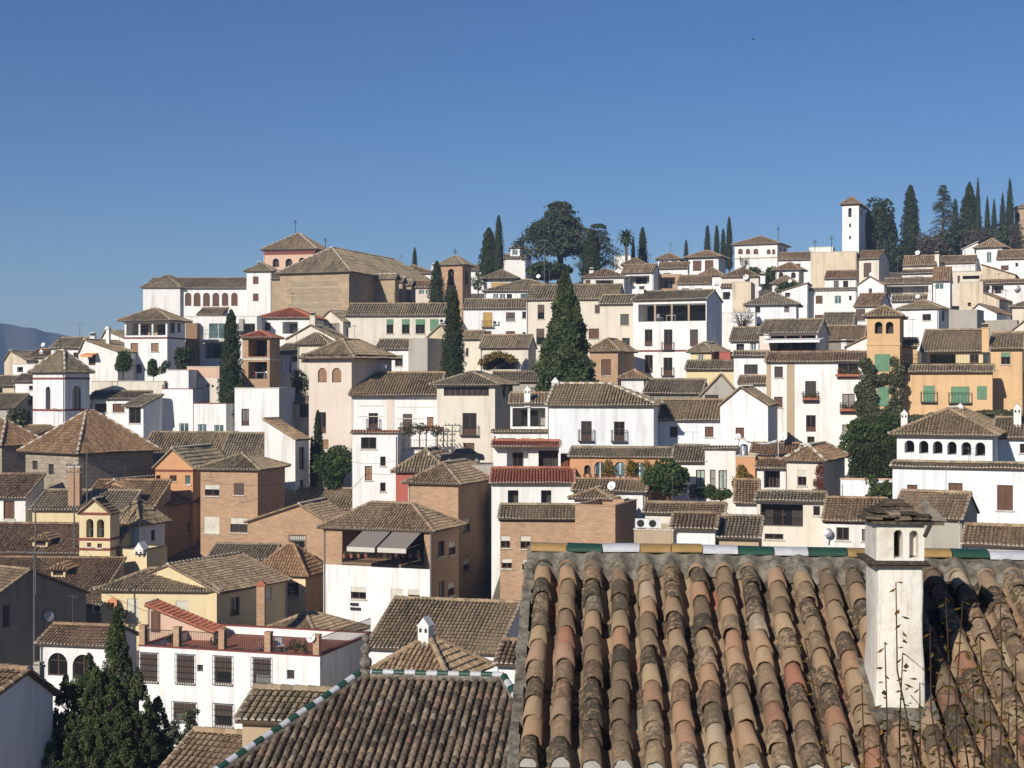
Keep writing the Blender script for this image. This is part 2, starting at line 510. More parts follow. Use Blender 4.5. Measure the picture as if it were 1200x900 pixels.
# ------------------------------------------------------------------ facades and windows
def facade(mb, o, u, nrm, w, z0, z1, holes, m=0, split=None):
    o, u, nrm = (np.asarray(q, float) for q in (o, u, nrm))
    p = lambda a, z, dd=0: o + u * a + UP * z - nrm * dd
    us = sorted({0, w, *[h['u0'] for h in holes], *[h['u1'] for h in holes]})
    zs = {z0, z1, *[h['z0'] for h in holes], *[h['z1'] for h in holes]}
    if split: zs.add(split[0])
    us = [a for a in us if -1e-6 <= a <= w + 1e-6]; zs = sorted(z for z in zs if z0 - 1e-6 <= z <= z1 + 1e-6)
    for i in range(len(us) - 1):
        for j in range(len(zs) - 1):
            a, b, c, d = us[i], us[i + 1], zs[j], zs[j + 1]
            if b - a < 1e-5 or d - c < 1e-5: continue
            mu, mz = (a + b) / 2, (c + d) / 2
            if any(h['u0'] < mu < h['u1'] and h['z0'] < mz < h['z1'] for h in holes): continue
            mm = m
            if split and mz > split[0]: mm = split[1]
            mb.poly([p(a, c), p(b, c), p(b, d), p(a, d)], mm)
    for h in holes:
        a, b, c, d, r = h['u0'], h['u1'], h['z0'], h['z1'], h['r']
        mm = m
        if split and (c + d) / 2 > split[0]: mm = split[1]
        mb.poly([p(a, c), p(a, d), p(a, d, r), p(a, c, r)][::-1], mm)
        mb.poly([p(b, c, r), p(b, d, r), p(b, d), p(b, c)][::-1], mm)
        mb.poly([p(a, c, r), p(b, c, r), p(b, c), p(a, c)][::-1], mm)
        mb.poly([p(a, d), p(b, d), p(b, d, r), p(a, d, r)][::-1], mm)
        if h.get('arch'):
            rr = (b - a) / 2; hh = min(rr, (d - c) * .5); um = (a + b) / 2
            th = np.linspace(math.pi, 0, 11)
            cv = [(um + rr * math.cos(t), d - hh + hh * math.sin(t)) for t in th]
            for i in range(10):
                cu = a if i < 5 else b
                mb.poly([p(cu, d, .004), p(*cv[i], .004), p(*cv[i + 1], .004)], mm)
                mb.poly([p(*cv[i], .004), p(*cv[i], min(r, .25)), p(*cv[i + 1], min(r, .25)), p(*cv[i + 1], .004)], mm)


def leafblob(mb, c, rx, ry, rz, n, s, m=0):
    d = rng.normal(size=(n, 3)); d /= np.linalg.norm(d, axis=1)[:, None]
    rr = rng.random(n)[:, None] ** .4
    leaves(mb, np.asarray(c) + d * rr * (rx, ry, rz), s, m)


def leaves(mb, pts, s, m=0, rn=None, flat=0.0):
    pts = np.asarray(pts, float); n = len(pts)
    a = rng.normal(size=(n, 3)); a[:, 2] *= (1 - flat); a /= np.linalg.norm(a, axis=1)[:, None]
    b = rng.normal(size=(n, 3)); b[:, 2] *= (1 - flat)
    b = np.cross(a, b) if flat < .5 else np.cross(a, np.array((0, 0, 1.0)) + rng.normal(size=(n, 3)) * .35)
    b /= (np.linalg.norm(b, axis=1)[:, None] + 1e-9)
    ss = s * (0.6 + .8 * rng.random(n))[:, None]
    V = np.stack([pts - a * ss, pts - b * ss * .55, pts + a * ss, pts + b * ss * .55], 1)
    if rn is None: rn = rng.random(n)
    mb.add(V.reshape(-1, 3), np.arange(4 * n).reshape(n, 4), m, rn)


def railing(parent, o, u, nrm, u0, u1, z0, h=.95, out=0.0, near=True, mat='iron', name='railing'):
    o, u, nrm = (np.asarray(q, float) for q in (o, u, nrm))
    mb = MB(); p = lambda a, z, dd: o + u * a + UP * z + nrm * dd
    t = .025
    mb.box(p(u0, z0 + h - .04, out), u * (u1 - u0), nrm * t, UP * .04)
    mb.box(p(u0, z0 + .06, out), u * (u1 - u0), nrm * t, UP * .03)
    k = max(2, int((u1 - u0) / (.13 if near else .26)))
    for i in range(k + 1):
        mb.box(p(u0 + (u1 - u0 - .02) * i / k, z0, out), u * .02, nrm * .02, UP * h)
    if out > .1:
        mb.box(p(u0, z0 - .1, 0.002), u * (u1 - u0), nrm * (out + .03), UP * .1)
        for q in (u0, u1 - .03):
            mb.box(p(q, z0 + h - .04, 0.003), u * .03, nrm * out, UP * .04)
            for kk in (1, 2): mb.box(p(q, z0, out * kk / 3), u * .02, nrm * .02, UP * h)
    return mb.build(name, mat, parent)


def make_window(parent, o, u, nrm, h, Y, zoff=0):
    """h: hole dict with kind; adds window (> pane, shutter, blind, grille, railing, sill)."""
    o, u, nrm = (np.asarray(q, float) for q in (o, u, nrm))
    k = h['k']; a, b, c, d, r = h['u0'], h['u1'], h['z0'], h['z1'], h['r']
    p = lambda x, z, dd=0: o + u * x + UP * z - nrm * dd
    near = Y < 135
    bxx = lambda mb, x0, x1, zz0, zz1, d0, d1, m=0: mb.box(p(x0, zz0, d1), u * (x1 - x0), UP * (zz1 - zz0), nrm * (d1 - d0), m)
    kk = k[0]
    if kk in 'L':  # loggia: back wall is in the wall mesh; doors at the back, railing in front
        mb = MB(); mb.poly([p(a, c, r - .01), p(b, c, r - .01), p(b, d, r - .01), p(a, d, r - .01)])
        bw = mb.build('back_wall', 'recess_shade' if 'k' in k else h.get('bm', 'grey'), parent)  # some loggias get a back wall painted dark as deep shade
        nd = max(1, int((b - a) / 2.2))
        for i in range(nd):
            x0 = a + (b - a) * (i + .25) / nd; x1 = a + (b - a) * (i + .75) / nd
            mb = MB(); t = .07; zt = c + min(2.2, (d - c) * .85)
            bxx(mb, x0, x0 + t, c + .02, zt, r - .09, r - .02); bxx(mb, x1 - t, x1, c + .02, zt, r - .09, r - .02)
            bxx(mb, x0 + t, x1 - t, zt - t, zt, r - .09, r - .02); bxx(mb, (x0 + x1) / 2 - .03, (x0 + x1) / 2 + .03, c + .02, zt - t, r - .09, r - .02)
            wd = mb.build('door', 'frame_brown', parent)
            mb = MB(); mb.poly([p(x0, c + .02, r - .04), p(x1, c + .02, r - .04), p(x1, zt, r - .04), p(x0, zt, r - .04)]); mb.build('pane', 'glass', wd)
        if 'p' in k:
            npst = max(1, int((b - a) / 2.4))
            for i in range(npst):
                x = a + (b - a) * (i + 1) / (npst + 1); mb = MB(); bxx(mb, x - .11, x + .11, c, d, .02, .24); mb.build('post', h.get('pm', 'wood'), parent)
        if 'r' in k: railing(parent, o, u, nrm, a, b, c, .95, -.12, near)
        return
    t = min(.08, (b - a) * .12)
    mb = MB(); d0, d1 = r - .06, r - .004
    bxx(mb, a, a + t, c, d, d0, d1); bxx(mb, b - t, b, c, d, d0, d1)
    bxx(mb, a + t, b - t, d - t, d, d0, d1); bxx(mb, a + t, b - t, c, c + t, d0, d1)
    if kk in 'wdgbhTC' and (b - a) > .6: bxx(mb, (a + b) / 2 - t * .5, (a + b) / 2 + t * .5, c + t, d - t, d0, d1)
    if kk in 'wd' and (d - c) > 1.3 and near: bxx(mb, a + t, b - t, (c + d) / 2 + .2, (c + d) / 2 + .25, d0 + .004, d1)
    if kk == 'd': bxx(mb, a + t, b - t, c + t, c + (d - c) * .3, d0 + .01, d1)
    if kk == 'm':
        nmul = max(2, int((b - a) / .55))
        for i in range(1, nmul): x = a + (b - a) * i / nmul; bxx(mb, x - .07, x + .07, c + t, d - t, d0, d1)
    frame = {'o': None, 't': 'frame_white', 'T': 'frame_white'}.get(kk, 'frame_brown')
    if frame is None:
        mb = MB(); mb.poly([p(a, c, r - .004), p(b, c, r - .004), p(b, d, r - .004), p(a, d, r - .004)])  # dark sheet at the back of the hole, painted as unlit depth
        w = mb.build('opening', 'recess_shade', parent); pane = None
    else:
        w = mb.build('door' if kk in 'd' and (d - c) > 1.9 else 'window', frame, parent)
        mb = MB(); mb.poly([p(a + t * .5, c + t * .5, r - .03), p(b - t * .5, c + t * .5, r - .03), p(b - t * .5, d - t * .5, r - .03), p(a + t * .5, d - t * .5, r - .03)])
        if kk in 'sx': mb = None
        if mb: mb.build('pane', 'teal_glass' if kk in 'tT' else 'curtain' if kk == 'C' else 'glass', w)
    if kk in 'sx':
        mb = MB(); e = (b - a) / 2 - t
        bxx(mb, a + t + .004, a + t + e - .01, c + t, d - t, r - .055, r - .02); bxx(mb, b - t - e + .01, b - t - .004, c + t, d - t, r - .055, r - .02)
        mb.build('shutter', 'wood_light' if kk == 'x' else 'wood', w)
    if kk in 'gGyhcBj':
        frac = {'g': .38, 'G': 1, 'y': 1, 'h': .42, 'c': 1, 'B': 1, 'j': .55}[kk]
        mat = {'g': 'green', 'G': 'green', 'y': 'ochre_blind', 'h': 'cream_blind', 'c': 'cream_blind', 'B': 'brown_blind', 'j': 'brown_blind'}[kk]
        mb = MB(); out = .06 if kk in 'Gg' else -.05 if kk in 'hc' else .01
        bxx(mb, a + .01, b - .01, d - (d - c) * frac, d - .01, -out, -out + .03)
        mb.build('blind', mat, w)
    if 'b' in k[1:] or kk == 'b':
        mb = MB(); e = .1; nb = max(3, int((b - a + .2) / .16))
        for i in range(nb + 1): x = a - e + (b - a + 2 * e) * i / nb; bxx(mb, x - .012, x + .012, c - e, d + e, -.16, -.135)
        nb = max(3, int((d - c) / .3))
        for i in range(nb + 1): z = c - e + (d - c + 2 * e) * i / nb; bxx(mb, a - e, b + e, z - .012, z + .012, -.135, -.11)
        for (x, z) in ((a - e, c - e), (b + e, c - e), (a - e, d + e), (b + e, d + e)): bxx(mb, x - .012, x + .012, z - .012, z + .012, -.14, .01)
        mb.build('grille', 'iron', w)
    if 'r' in k: railing(w, o, u, nrm, a - .22, b + .22, c, .95, .32, near)
    if ('q' in k or (kk in 'wsBjhcxgT' and Y < 215 and r > .1)) and 'A' not in k:
        mb = MB(); bxx(mb, a - .1, b + .1, c - .09, c - .005, -.1, .05); mb.build('sill', 'mortar' if Y % 2 < 1.2 else 'pot', w)
    if 'f' in k:
        mb = MB(); bxx(mb, a - .2, b + .2, c + .1, c + .35, -.62, -.36, 0)
        for i in range(int(5 + (b - a) * 5)):
            q = p(a - .2 + (b - a + .4) * R.random(), c + .38 + R.random() * .25, -.5)
            leafblob(mb, q, .28, .22, .28, 24, .09, 1 if R.random() < .7 else 2)
        mb.build('flower_box', ['pot', 'leafy', 'redleaf'], w)
HOUSES = []


def H(name, label, x0, x1, ye, yb, Y, **k):
    h = dict(name=name, label=label, x0=x0, x1=x1, ye=ye, yb=yb, Y=Y, yaw=-6, roof='hip', wall='white', tile='old', cat='house', oh=.4, pitch=23)
    h.update(k)
    xm_ = (x0 + x1) / 2
    if xm_ > 640 and -6 <= h['yaw'] <= -1: h['yaw'] = -8 - (xm_ - 600) / 600 * 14
    if xm_ > 640 and 'xr' in h and h['yaw'] > -20: h['yaw'] = -18 - (xm_ - 600) / 600 * 12
    yaw = rad(h['yaw']); a = np.array((math.cos(yaw), math.sin(yaw), 0)); b = np.array((-math.sin(yaw), math.cos(yaw), 0))
    L = at(x0, ye, Y); k1 = (x1 - 600) / F
    w = (k1 * Y - L[0]) / (a[0] - k1 * a[1]); h['w'] = w
    Rc = L + a * w; ze = L[2]
    d = h.get('d')
    if 'xr' in h:
        kr = (h['xr'] - 600) / F; d = (kr * Rc[1] - Rc[0]) / (b[0] - kr * b[1])
    if 'xl' in h:
        kr = (h['xl'] - 600) / F; d = (kr * L[1] - L[0]) / (b[0] - kr * b[1])
    tp = math.tan(rad(h['pitch'])); rise = None
    if h['roof'] in ('gx', 'hip', 'shed') and 'yr' in h:
        kk = (450 - h['yr']) / F; Ym = L[1] + a[1] * w / 2; zem = ze
        if d is None:
            t = (kk * Ym - zem) / (tp - kk * math.cos(yaw)); t = max(t, 1.2)
            if h['roof'] == 'hip' and t > w / 2: t = w / 2
            d = t if h['roof'] == 'shed' else 2 * t
        m = d if h['roof'] == 'shed' else d / 2 if h['roof'] == 'gx' else min(w, d) / 2
        rise = kk * (Ym + m * math.cos(yaw)) - zem
        if 'xr' not in h and 'xl' not in h and rise / m < .33:
            t = (kk * Ym - zem) / (tp - kk * math.cos(yaw)); t = float(np.clip(t, 1.0, 8))
            if h['roof'] == 'hip': t = min(t, w / 2)
            d = t if h['roof'] == 'shed' else 2 * t; rise = kk * (Ym + t * math.cos(yaw)) - zem
    if h['roof'] == 'gx' and 'xr' in h and rise is not None and rise / (d / 2) < .3:
        t = float(np.clip((kk * Ym - zem) / (tp - kk * math.cos(yaw)), 1.0, d / 2)); h['ry'] = t; rise = kk * (Ym + t * math.cos(yaw)) - zem
    if h['roof'] == 'gy' and 'ay' in h:
        ax = h.get('ax', (x0 + x1) / 2); ka = (ax - 600) / F; u = (ka * Y - L[0]) / (a[0] - ka * a[1])
        h['au'] = u; rise = (450 - h['ay']) / F * (L[1] + a[1] * u) - ze
    if h['roof'] in ('shedl', 'shedr'):
        rise = abs((450 - h['yr']) / F * Rc[1] - ze)
    if d is None: d = 7.0
    if h['roof'] == 'hip' and 'xr' in h: d = max(d, .6 * w)
    d = float(np.clip(d, 1.0, 45)); h['d'] = d
    if rise is None: rise = min(w, d) / 2 * tp
    h['rise'] = max(rise, .25)
    h.update(L=L, a=a, b=b, ze=ze, yawr=yaw)
    c = L + a * w / 2 + b * d / 2
    h['c'] = c; zb = (450 - yb) / F * Y; h['zbase'] = zb
    HOUSES.append(h); return h


GROUND = []  # extra control points (X, Y, Z)
_gp = None


def terrain(X, Y):
    global _gp, _hs
    if _gp is None:
        _hs = np.array([(h['x0'], h['x1'], h['Y'], h['zbase']) for h in HOUSES] + [(h['x1'], h['xr'], float((h['L'] + h['a'] * h['w'] + h['b'] * h['d'])[1]), h['zbase'] * float((h['L'] + h['a'] * h['w'] + h['b'] * h['d'])[1]) / h['Y']) for h in HOUSES if 'xr' in h])
        g = [(h['L'][0] + h['a'][0] * h['w'] / 2, h['L'][1] + h['a'][1] * h['w'] / 2, h['zbase'] - .9) for h in HOUSES if h['Y'] > 60]
        g += [(h['c'][0], h['c'][1], h['zbase'] - .5) for h in HOUSES if h['Y'] > 60]
        _gp = np.array(g + GROUND)
    X = np.atleast_1d(X).astype(float); Y = np.atleast_1d(Y).astype(float)
    out = np.zeros(len(X))
    for i in range(0, len(X), 2000):
        dx = X[i:i + 2000, None] - _gp[None, :, 0]; dy = Y[i:i + 2000, None] - _gp[None, :, 1]
        w = 1 / (dx * dx + dy * dy + 30) ** 2
        o_ = (w * _gp[None, :, 2]).sum(1) / w.sum(1) - .7
        yy = np.maximum(Y[i:i + 2000], .1)[:, None]; px = 600 + F * X[i:i + 2000, None] / yy
        ok = (yy > 18) & (_hs[None, :, 2] > yy + .5) & (px > _hs[None, :, 0] - 4) & (px < _hs[None, :, 1] + 4)
        s_ = (px[:, 0] < 168) & (yy[:, 0] > 192)
        o_ = np.where(s_, np.minimum(o_, (450 - 444) / F * yy[:, 0]), o_)
        lim = np.where(ok, _hs[None, :, 3] / _hs[None, :, 2] * yy, 1e9).min(1) - 1.0
        out[i:i + 2000] = np.minimum(o_, lim)
    # beyond the town the hill drops to the plain
    s = np.clip((np.hypot(X, Y) - 370) / 200, 0, 1); s = s * s * (3 - 2 * s)
    return out * (1 - s) + -60 * s


def parse_w(txt):
    r = []
    for q in txt.split(';'):
        q = q.split()
        if len(q) >= 5: r.append(([float(v) for v in q[:4]], q[4], q[5] if len(q) > 5 else None))
    return r


def px_on_plane(x, y, o, u, n):
    d = np.array(((x - 600) / F, 1.0, (450 - y) / F)); t = np.dot(o, n) / np.dot(d, n); p = d * t
    return np.dot(p - o, u), p[2]


def build_house(h):
    Y = h['Y']; w, d, ze = h['w'], h['d'], h['ze']; L, a, b = h['L'], h['a'], h['b']; roof = h['roof']
    cs = [L, L + a * w, L + b * d, L + a * w + b * d]
    zb = float(min(terrain(np.array([c[0] for c in cs]), np.array([c[1] for c in cs]))) - .6)
    if 'zb' in h: zb = h['zb']
    zb = min(zb, h['zbase'] - .3)
    root = empty(h['name'], (L[0], L[1], zb), h['yawr'])
    tag(root, h['label'], h['cat'], h.get('group'), 'thing')
    lod = 0 if Y < 125 else 1 if Y < 185 else 2
    if 'lod' in h: lod = h['lod']
    Z = ze - zb; oh = h['oh']; rise = h['rise']; v = h.get('verge', .12)
    # windows -> holes
    def holes(txt, o, u, n, wid, zmax):
        out = []
        for (x0, y0, x1, y1), k, extra in parse_w(txt):
            u0, za = px_on_plane(x0, y1, o, u, n); u1, zc = px_on_plane(x1, y0, o, u, n)
            xm = (x0 + x1) / 2
            _, za = px_on_plane(xm, y1, o, u, n); _, zc = px_on_plane(xm, y0, o, u, n)
            za -= zb; zc -= zb
            if u1 < u0: u0, u1 = u1, u0
            u0 = max(u0, .06); u1 = min(u1, wid - .06); zc = min(zc, zmax - .04)
            if u1 - u0 < .15 or zc - za < .15: continue
            r = .2
            if k[0] == 'L': r = float(extra or 2.2)
            elif k[0] == 'o': r = float(extra or .7)
            r = min(r, d * .8)
            out.append(dict(u0=u0, u1=u1, z0=za, z1=zc, r=r, arch='A' in k, k=k, bm=h.get('bm', 'grey'), pm=h.get('pm', 'wood')))
        return out
    ry = h.get('ry', d / 2)
    sl = rise / (min(w, d) / 2 + oh) if roof == 'hip' else rise / (ry + oh) if roof == 'gx' else rise / (d + oh) if roof == 'shed' else 0
    zw = Z + sl * oh - .03
    if roof == 'flat': zw = Z
    if roof == 'gy': zw = Z
    hf = holes(h.get('win', ''), L, a, -b, w, zw)
    hr = holes(h.get('ws', ''), L + a * w, b, a, d, zw)
    hl = holes(h.get('wl', ''), L, b, -a, d, zw)
    zlim = Z - rise - .1 if roof == 'shedl' else Z - .1 if roof in ('shedr', 'gy') else 1e9
    surf = [q for q in hf if q['z1'] > zlim]; hf = [q for q in hf if q['z1'] <= zlim]
    for q in surf: q['r'] = .045 if q['k'][0] != 'o' else .002  # surface holes are flat dark sheets painted as shaded depth
    mats = [h['wall'], h.get('wall2', h['wall']), h.get('trim', 'deck'), h.get('floor', 'mortar')]
    split = None
    if 'split' in h:
        _, zs = px_on_plane((h['x0'] + h['x1']) / 2, h['split'], L, a, -b); split = (zs - zb, 1)
    mb = MB()
    O = np.zeros(3); X = np.array((1., 0, 0)); Yv = np.array((0, 1., 0))
    par = .55 if roof == 'flat' else 0
    zf = [zw, zw, zw, zw]  # front right back left top heights
    if roof in ('shedl', 'shedr'):
        hi, lo = Z, Z - rise
        if roof == 'shedr': hi, lo = Z + rise, Z
        zl, zr = (hi, lo) if roof == 'shedl' else (lo, hi)
        zmin = min(zl, zr) - .05
        zf = [zmin, zr - .05, zmin, zl - .05]
        sl_ = (zr - zl) / w
        for yy, fl in ((0, 1), (d, 0)):
            q = [(0, yy, zmin), (w, yy, zmin), (w, yy, zr - .05), (0, yy, zl - .05)]
            q = [np.array(t, float) for i, t in enumerate(q)]
            if abs(zr - .05 - zmin) < 1e-6: q.pop(2)
            elif abs(zl - .05 - zmin) < 1e-6: q.pop(3)
            mb.poly(q if fl else q[::-1], 1 if split else 0)
    if roof == 'shed': zf = [zw, zw, Z + rise - .05, zw]
    if par: zf = [Z - par] * 4
    zf[0] = max([zf[0]] + [q['z1'] + .02 for q in hf]) if not par else max([zf[0]] + [q['z1'] + .02 for q in hf])
    facade(mb, O, X, -Yv, w, 0, zf[0], hf, 0, split)
    sm, ss = (1, None) if h.get('front_split') else (0, split)
    facade(mb, X * w, Yv, X, d, 0, zf[1], hr, sm, ss)
    facade(mb, X * w + Yv * d, -X, Yv, w, 0, zf[2], [], sm, ss)
    facade(mb, Yv * d, -Yv, -X, d, 0, zf[3], [dict(q, u0=d - q['u1'], u1=d - q['u0']) for q in hl], sm, ss)
    gm = 1 if split else 0
    rmb = MB(); rl = h.get('dotted', False)
    P = lambda x, y, z: np.array((x, y, z), float)
    if roof == 'gx':
        zr_ = Z + rise
        tile_plane(rmb, [P(-v, -oh, Z), P(w + v, -oh, Z), P(w + v, ry, zr_), P(-v, ry, zr_)], lod)
        tile_plane(rmb, [P(w + v, d + oh, Z), P(-v, d + oh, Z), P(-v, ry, zr_), P(w + v, ry, zr_)], 2, True)
        ridge_line(rmb, P(-v, ry, zr_ + .04), P(w + v, ry, zr_ + .04), dotted=rl)
        if Y < 190:
            for xx in (-v, w + v): ridge_line(rmb, P(xx, -oh, Z + .02), P(xx, ry, zr_ + .02), .09)
        for xx, fl in ((0, 1), (w, 0)):
            q = [P(xx, d, zw), P(xx, 0, zw), P(xx, ry, zr_ - .1)]; mb.poly(q if fl else q[::-1], gm)
    elif roof == 'gy':
        au = h.get('au', w / 2); zr_ = Z + rise
        e = oh * .6; sL = rise / max(au, .3); sR = rise / max(w - au, .3)
        tile_plane(rmb, [P(-e, d, Z - e * sL), P(-e, -v, Z - e * sL), P(au, -v, zr_), P(au, d, zr_)], lod)
        tile_plane(rmb, [P(w + e, -v, Z - e * sR), P(w + e, d, Z - e * sR), P(au, d, zr_), P(au, -v, zr_)], lod)
        ridge_line(rmb, P(au, -v, zr_ + .04), P(au, d, zr_ + .04), dotted=rl)
        if Y < 210:
            ridge_line(rmb, P(-e, -v, Z - e * sL + .02), P(au, -v, zr_ + .02), .09); ridge_line(rmb, P(w + e, -v, Z - e * sR + .02), P(au, -v, zr_ + .02), .09)
        hz = zf[0]
        cut = lambda x: (Z + rise * x / au if x < au else Z + rise * (w - x) / (w - au)) - .06
        mb.poly([P(0, 0, hz), P(w, 0, hz), P(w, 0, max(hz, cut(w - .001))), P(au, 0, zr_ - .06), P(0, 0, max(hz, cut(.001)))][0:2] + [P(au, 0, zr_ - .06)], gm)
        mb.poly([P(w, d, Z), P(0, d, Z), P(au, d, zr_ - .06)], gm)
    elif roof == 'hip':
        m = min(w, d) / 2 + oh; zr_ = Z + rise
        x0, x1, y0, y1 = -oh, w + oh, -oh, d + oh
        if h.get('lg'): r0, r1 = P(x0 + .25, (y0 + y1) / 2, zr_), P(x1 - m, (y0 + y1) / 2, zr_)
        elif w >= d: r0, r1 = P(x0 + m, (y0 + y1) / 2, zr_), P(x1 - m, (y0 + y1) / 2, zr_)
        else: r0, r1 = P((x0 + x1) / 2, y0 + m, zr_), P((x0 + x1) / 2, y1 - m, zr_)
        A, B, C, D = P(x0, y0, Z), P(x1, y0, Z), P(x1, y1, Z), P(x0, y1, Z)
        same = np.linalg.norm(r1 - r0) < .15
        if w >= d:
            fr = [A, B, r0] if same else [A, B, r1, r0]; bk = [C, D, r0] if same else [C, D, r0, r1]; rt = [B, C, r1]; lf = [D, A, r0]
        else:
            fr = [A, B, r0]; bk = [C, D, r1]; rt = [B, C, r0] if same else [B, C, r1, r0]; lf = [D, A, r0] if same else [D, A, r0, r1]
        if h.get('lg'):
            A, D = P(x0 + .25, y0, Z), P(x0 + .25, y1, Z); fr = [A, B, r1, r0]; bk = [C, D, r0, r1]; lf = None; mb.poly([P(0, d, zw), P(0, 0, zw), P(0, d / 2, zr_ - .1)], gm)
        for q, co in ((fr, False), (rt, False), (lf, False), (bk, True)):
          if q: tile_plane(rmb, q, 2 if co else lod, co)
        k = P(0, 0, .05)
        if w >= d: pr = [(A, r0), (B, r1), (C, r1), (D, r0)]
        else: pr = [(A, r0), (B, r0), (C, r1), (D, r1)]
        for s, e in pr: ridge_line(rmb, s + k, e + k, dotted=rl)
        ridge_line(rmb, r0 + k, r1 + k, dotted=rl)
    elif roof == 'shed':
        zr_ = Z + rise
        tile_plane(rmb, [P(-v, -oh, Z), P(w + v, -oh, Z), P(w + v, d + v, zr_), P(-v, d + v, zr_)], lod)
        for xx, fl in ((0, 1), (w, 0)):
            q = [P(xx, d, zw), P(xx, 0, zw), P(xx, d, zr_ - .08)]; mb.poly(q if fl else q[::-1], gm)
        ridge_line(rmb, P(-v, d + v, zr_ + .04), P(w + v, d + v, zr_ + .04))
        if Y < 190:
            for xx in (-v, w + v): ridge_line(rmb, P(xx, -oh, Z + .02), P(xx, d, zr_ + .02), .09)
    elif roof in ('shedl', 'shedr'):
        e = oh * .6
        if roof == 'shedl': q = [P(w + e, -v, zr + sl_ * e), P(w + e, d + v, zr + sl_ * e), P(-v, d + v, zl), P(-v, -v, zl)]
        else: q = [P(-e, d + v, zl - sl_ * e), P(-e, -v, zl - sl_ * e), P(w + v, -v, zr), P(w + v, d + v, zr)]
        tile_plane(rmb, q, lod)
        ridge_line(rmb, q[3] + P(0, 0, .03), q[2] + P(0, 0, .03))
        ridge_line(rmb, q[0 if roof == 'shedl' else 1] + P(0, 0, .02), q[3 if roof == 'shedl' else 2] + P(0, 0, .02), .09)
    elif roof == 'flat':
        zp = zf; tk = .22; m_ = 1 if split else 0
        mb.bx(0, w, 0, tk, zp[0], Z, m_); mb.bx(0, w, d - tk, d, zp[2], Z, m_)
        mb.bx(0, tk, tk, d - tk, min(zp[0], zp[3]), Z, m_); mb.bx(w - tk, w, tk, d - tk, min(zp[0], zp[1]), Z, m_)
        mb.poly([P(tk, tk, Z - par), P(w - tk, tk, Z - par), P(w - tk, d - tk, Z - par), P(tk, d - tk, Z - par)], 3)
        cp = h.get('coping', 'mortar')
        if cp == 'tile':
            for (x0, x1, y0, y1) in ((-.2, w + .2, -.22, .2),):
                tile_plane(rmb, [P(x0, y0, Z + .0), P(x1, y0, Z), P(x1, y1 + .2, Z + .22), P(x0, y1 + .2, Z + .22)], min(lod, 1))
        else:
            rmb.bx(-.05, w + .05, -.05, tk + .04, Z + .002, Z + .08); rmb.bx(-.05, w + .05, d - tk - .04, d + .05, Z + .002, Z + .08)
            rmb.bx(-.05, tk + .04, tk + .04, d - tk - .04, Z + .002, Z + .078); rmb.bx(w - tk - .04, w + .05, tk + .04, d - tk - .04, Z + .002, Z + .078)
    # string courses and cornice
    if 'band' in h:
        for yy in h['band']:
            yy, bh = (yy if isinstance(yy, tuple) else (yy, .1))
            _, zs = px_on_plane((h['x0'] + h['x1']) / 2, yy, L, a, -b); zs -= zb
            e = .06
            mb.bx(-e, w + e, -e, -.002, zs - bh, zs + bh, 2); mb.bx(w + .002, w + e, -.002, d, zs - bh, zs + bh, 2)
            mb.bx(-e, -.002, -.002, d, zs - bh, zs + bh, 2)
    if h.get('cornice') and roof in ('hip', 'gx'):
        s_ = .32
        for i in range(int(w / s_)):
            mb.bx(.05 + i * s_, .05 + i * s_ + .16, -oh * .75, -.002, zw - .2, zw - .04, 2)
        mb.bx(-.1, w + .1, -.1, -.003, zw - .34, zw - .22, 2)
        for i in range(int(d / s_)):
            mb.bx(w + .002, w + oh * .75, .05 + i * s_, .05 + i * s_ + .16, zw - .2, zw - .04, 2)
    mb.build('wall', mats, root)
    rname = 'coping' if roof == 'flat' else 'roof'
    rmats = [h['tile'], 'mortar', 'deck']
    if roof == 'flat' and h.get('coping') not in ('tile',): rmats = [h.get('coping', 'mortar')]
    ro = rmb.build(rname, rmats, root)
    for hh in hf + surf: make_window(root, O, X, -Yv, hh, Y)
    for hh in hr: make_window(root, X * w, Yv, X, hh, Y)
    for hh in hl: make_window(root, Yv * d, -Yv, -X, dict(hh, u0=d - hh['u1'], u1=d - hh['u0']), Y)
    # chimneys "x ytop width fy [kind]"
    def loc(x, y, fy):
        yy = fy * d; o2 = L + b * yy; kx = (x - 600) / F
        uu = (kx * o2[1] - o2[0]) / (a[0] - kx * a[1]); pt = o2 + a * uu
        return uu, yy, (450 - y) / F * pt[1] - zb
    for q in h.get('ch', '').split(';'):
        q = q.split()
        if len(q) < 4: continue
        uu, yy, zt = loc(float(q[0]), float(q[1]), float(q[3])); s = float(q[2]) / F * Y / 2; kind = q[4] if len(q) > 4 else 'a'
        cm = MB(); z0 = Z - .3; hh = max(zt - z0, .6)
        cm.bx(uu - s, uu + s, yy - s, yy + s, z0, zt - s * 1.5)
        if kind == 'a':  # gabled cap; dark plates painted as its shaded openings
            zc = zt - s * 1.5
            cm.bx(uu - s * 1.15, uu + s * 1.15, yy - s * 1.15, yy + s * 1.15, zc + .001, zc + .07)
            cm.poly([(uu - s, yy - s, zc + .07), (uu + s, yy - s, zc + .07), (uu, yy - s, zt)]); cm.poly([(uu + s, yy + s, zc + .07), (uu - s, yy + s, zc + .07), (uu, yy + s, zt)])
            cm.poly([(uu - s * 1.1, yy + s * 1.1, zc + .05), (uu - s * 1.1, yy - s * 1.1, zc + .05), (uu, yy - s * 1.1, zt + .03), (uu, yy + s * 1.1, zt + .03)])
            cm.poly([(uu + s * 1.1, yy - s * 1.1, zc + .05), (uu + s * 1.1, yy + s * 1.1, zc + .05), (uu, yy + s * 1.1, zt + .03), (uu, yy - s * 1.1, zt + .03)])
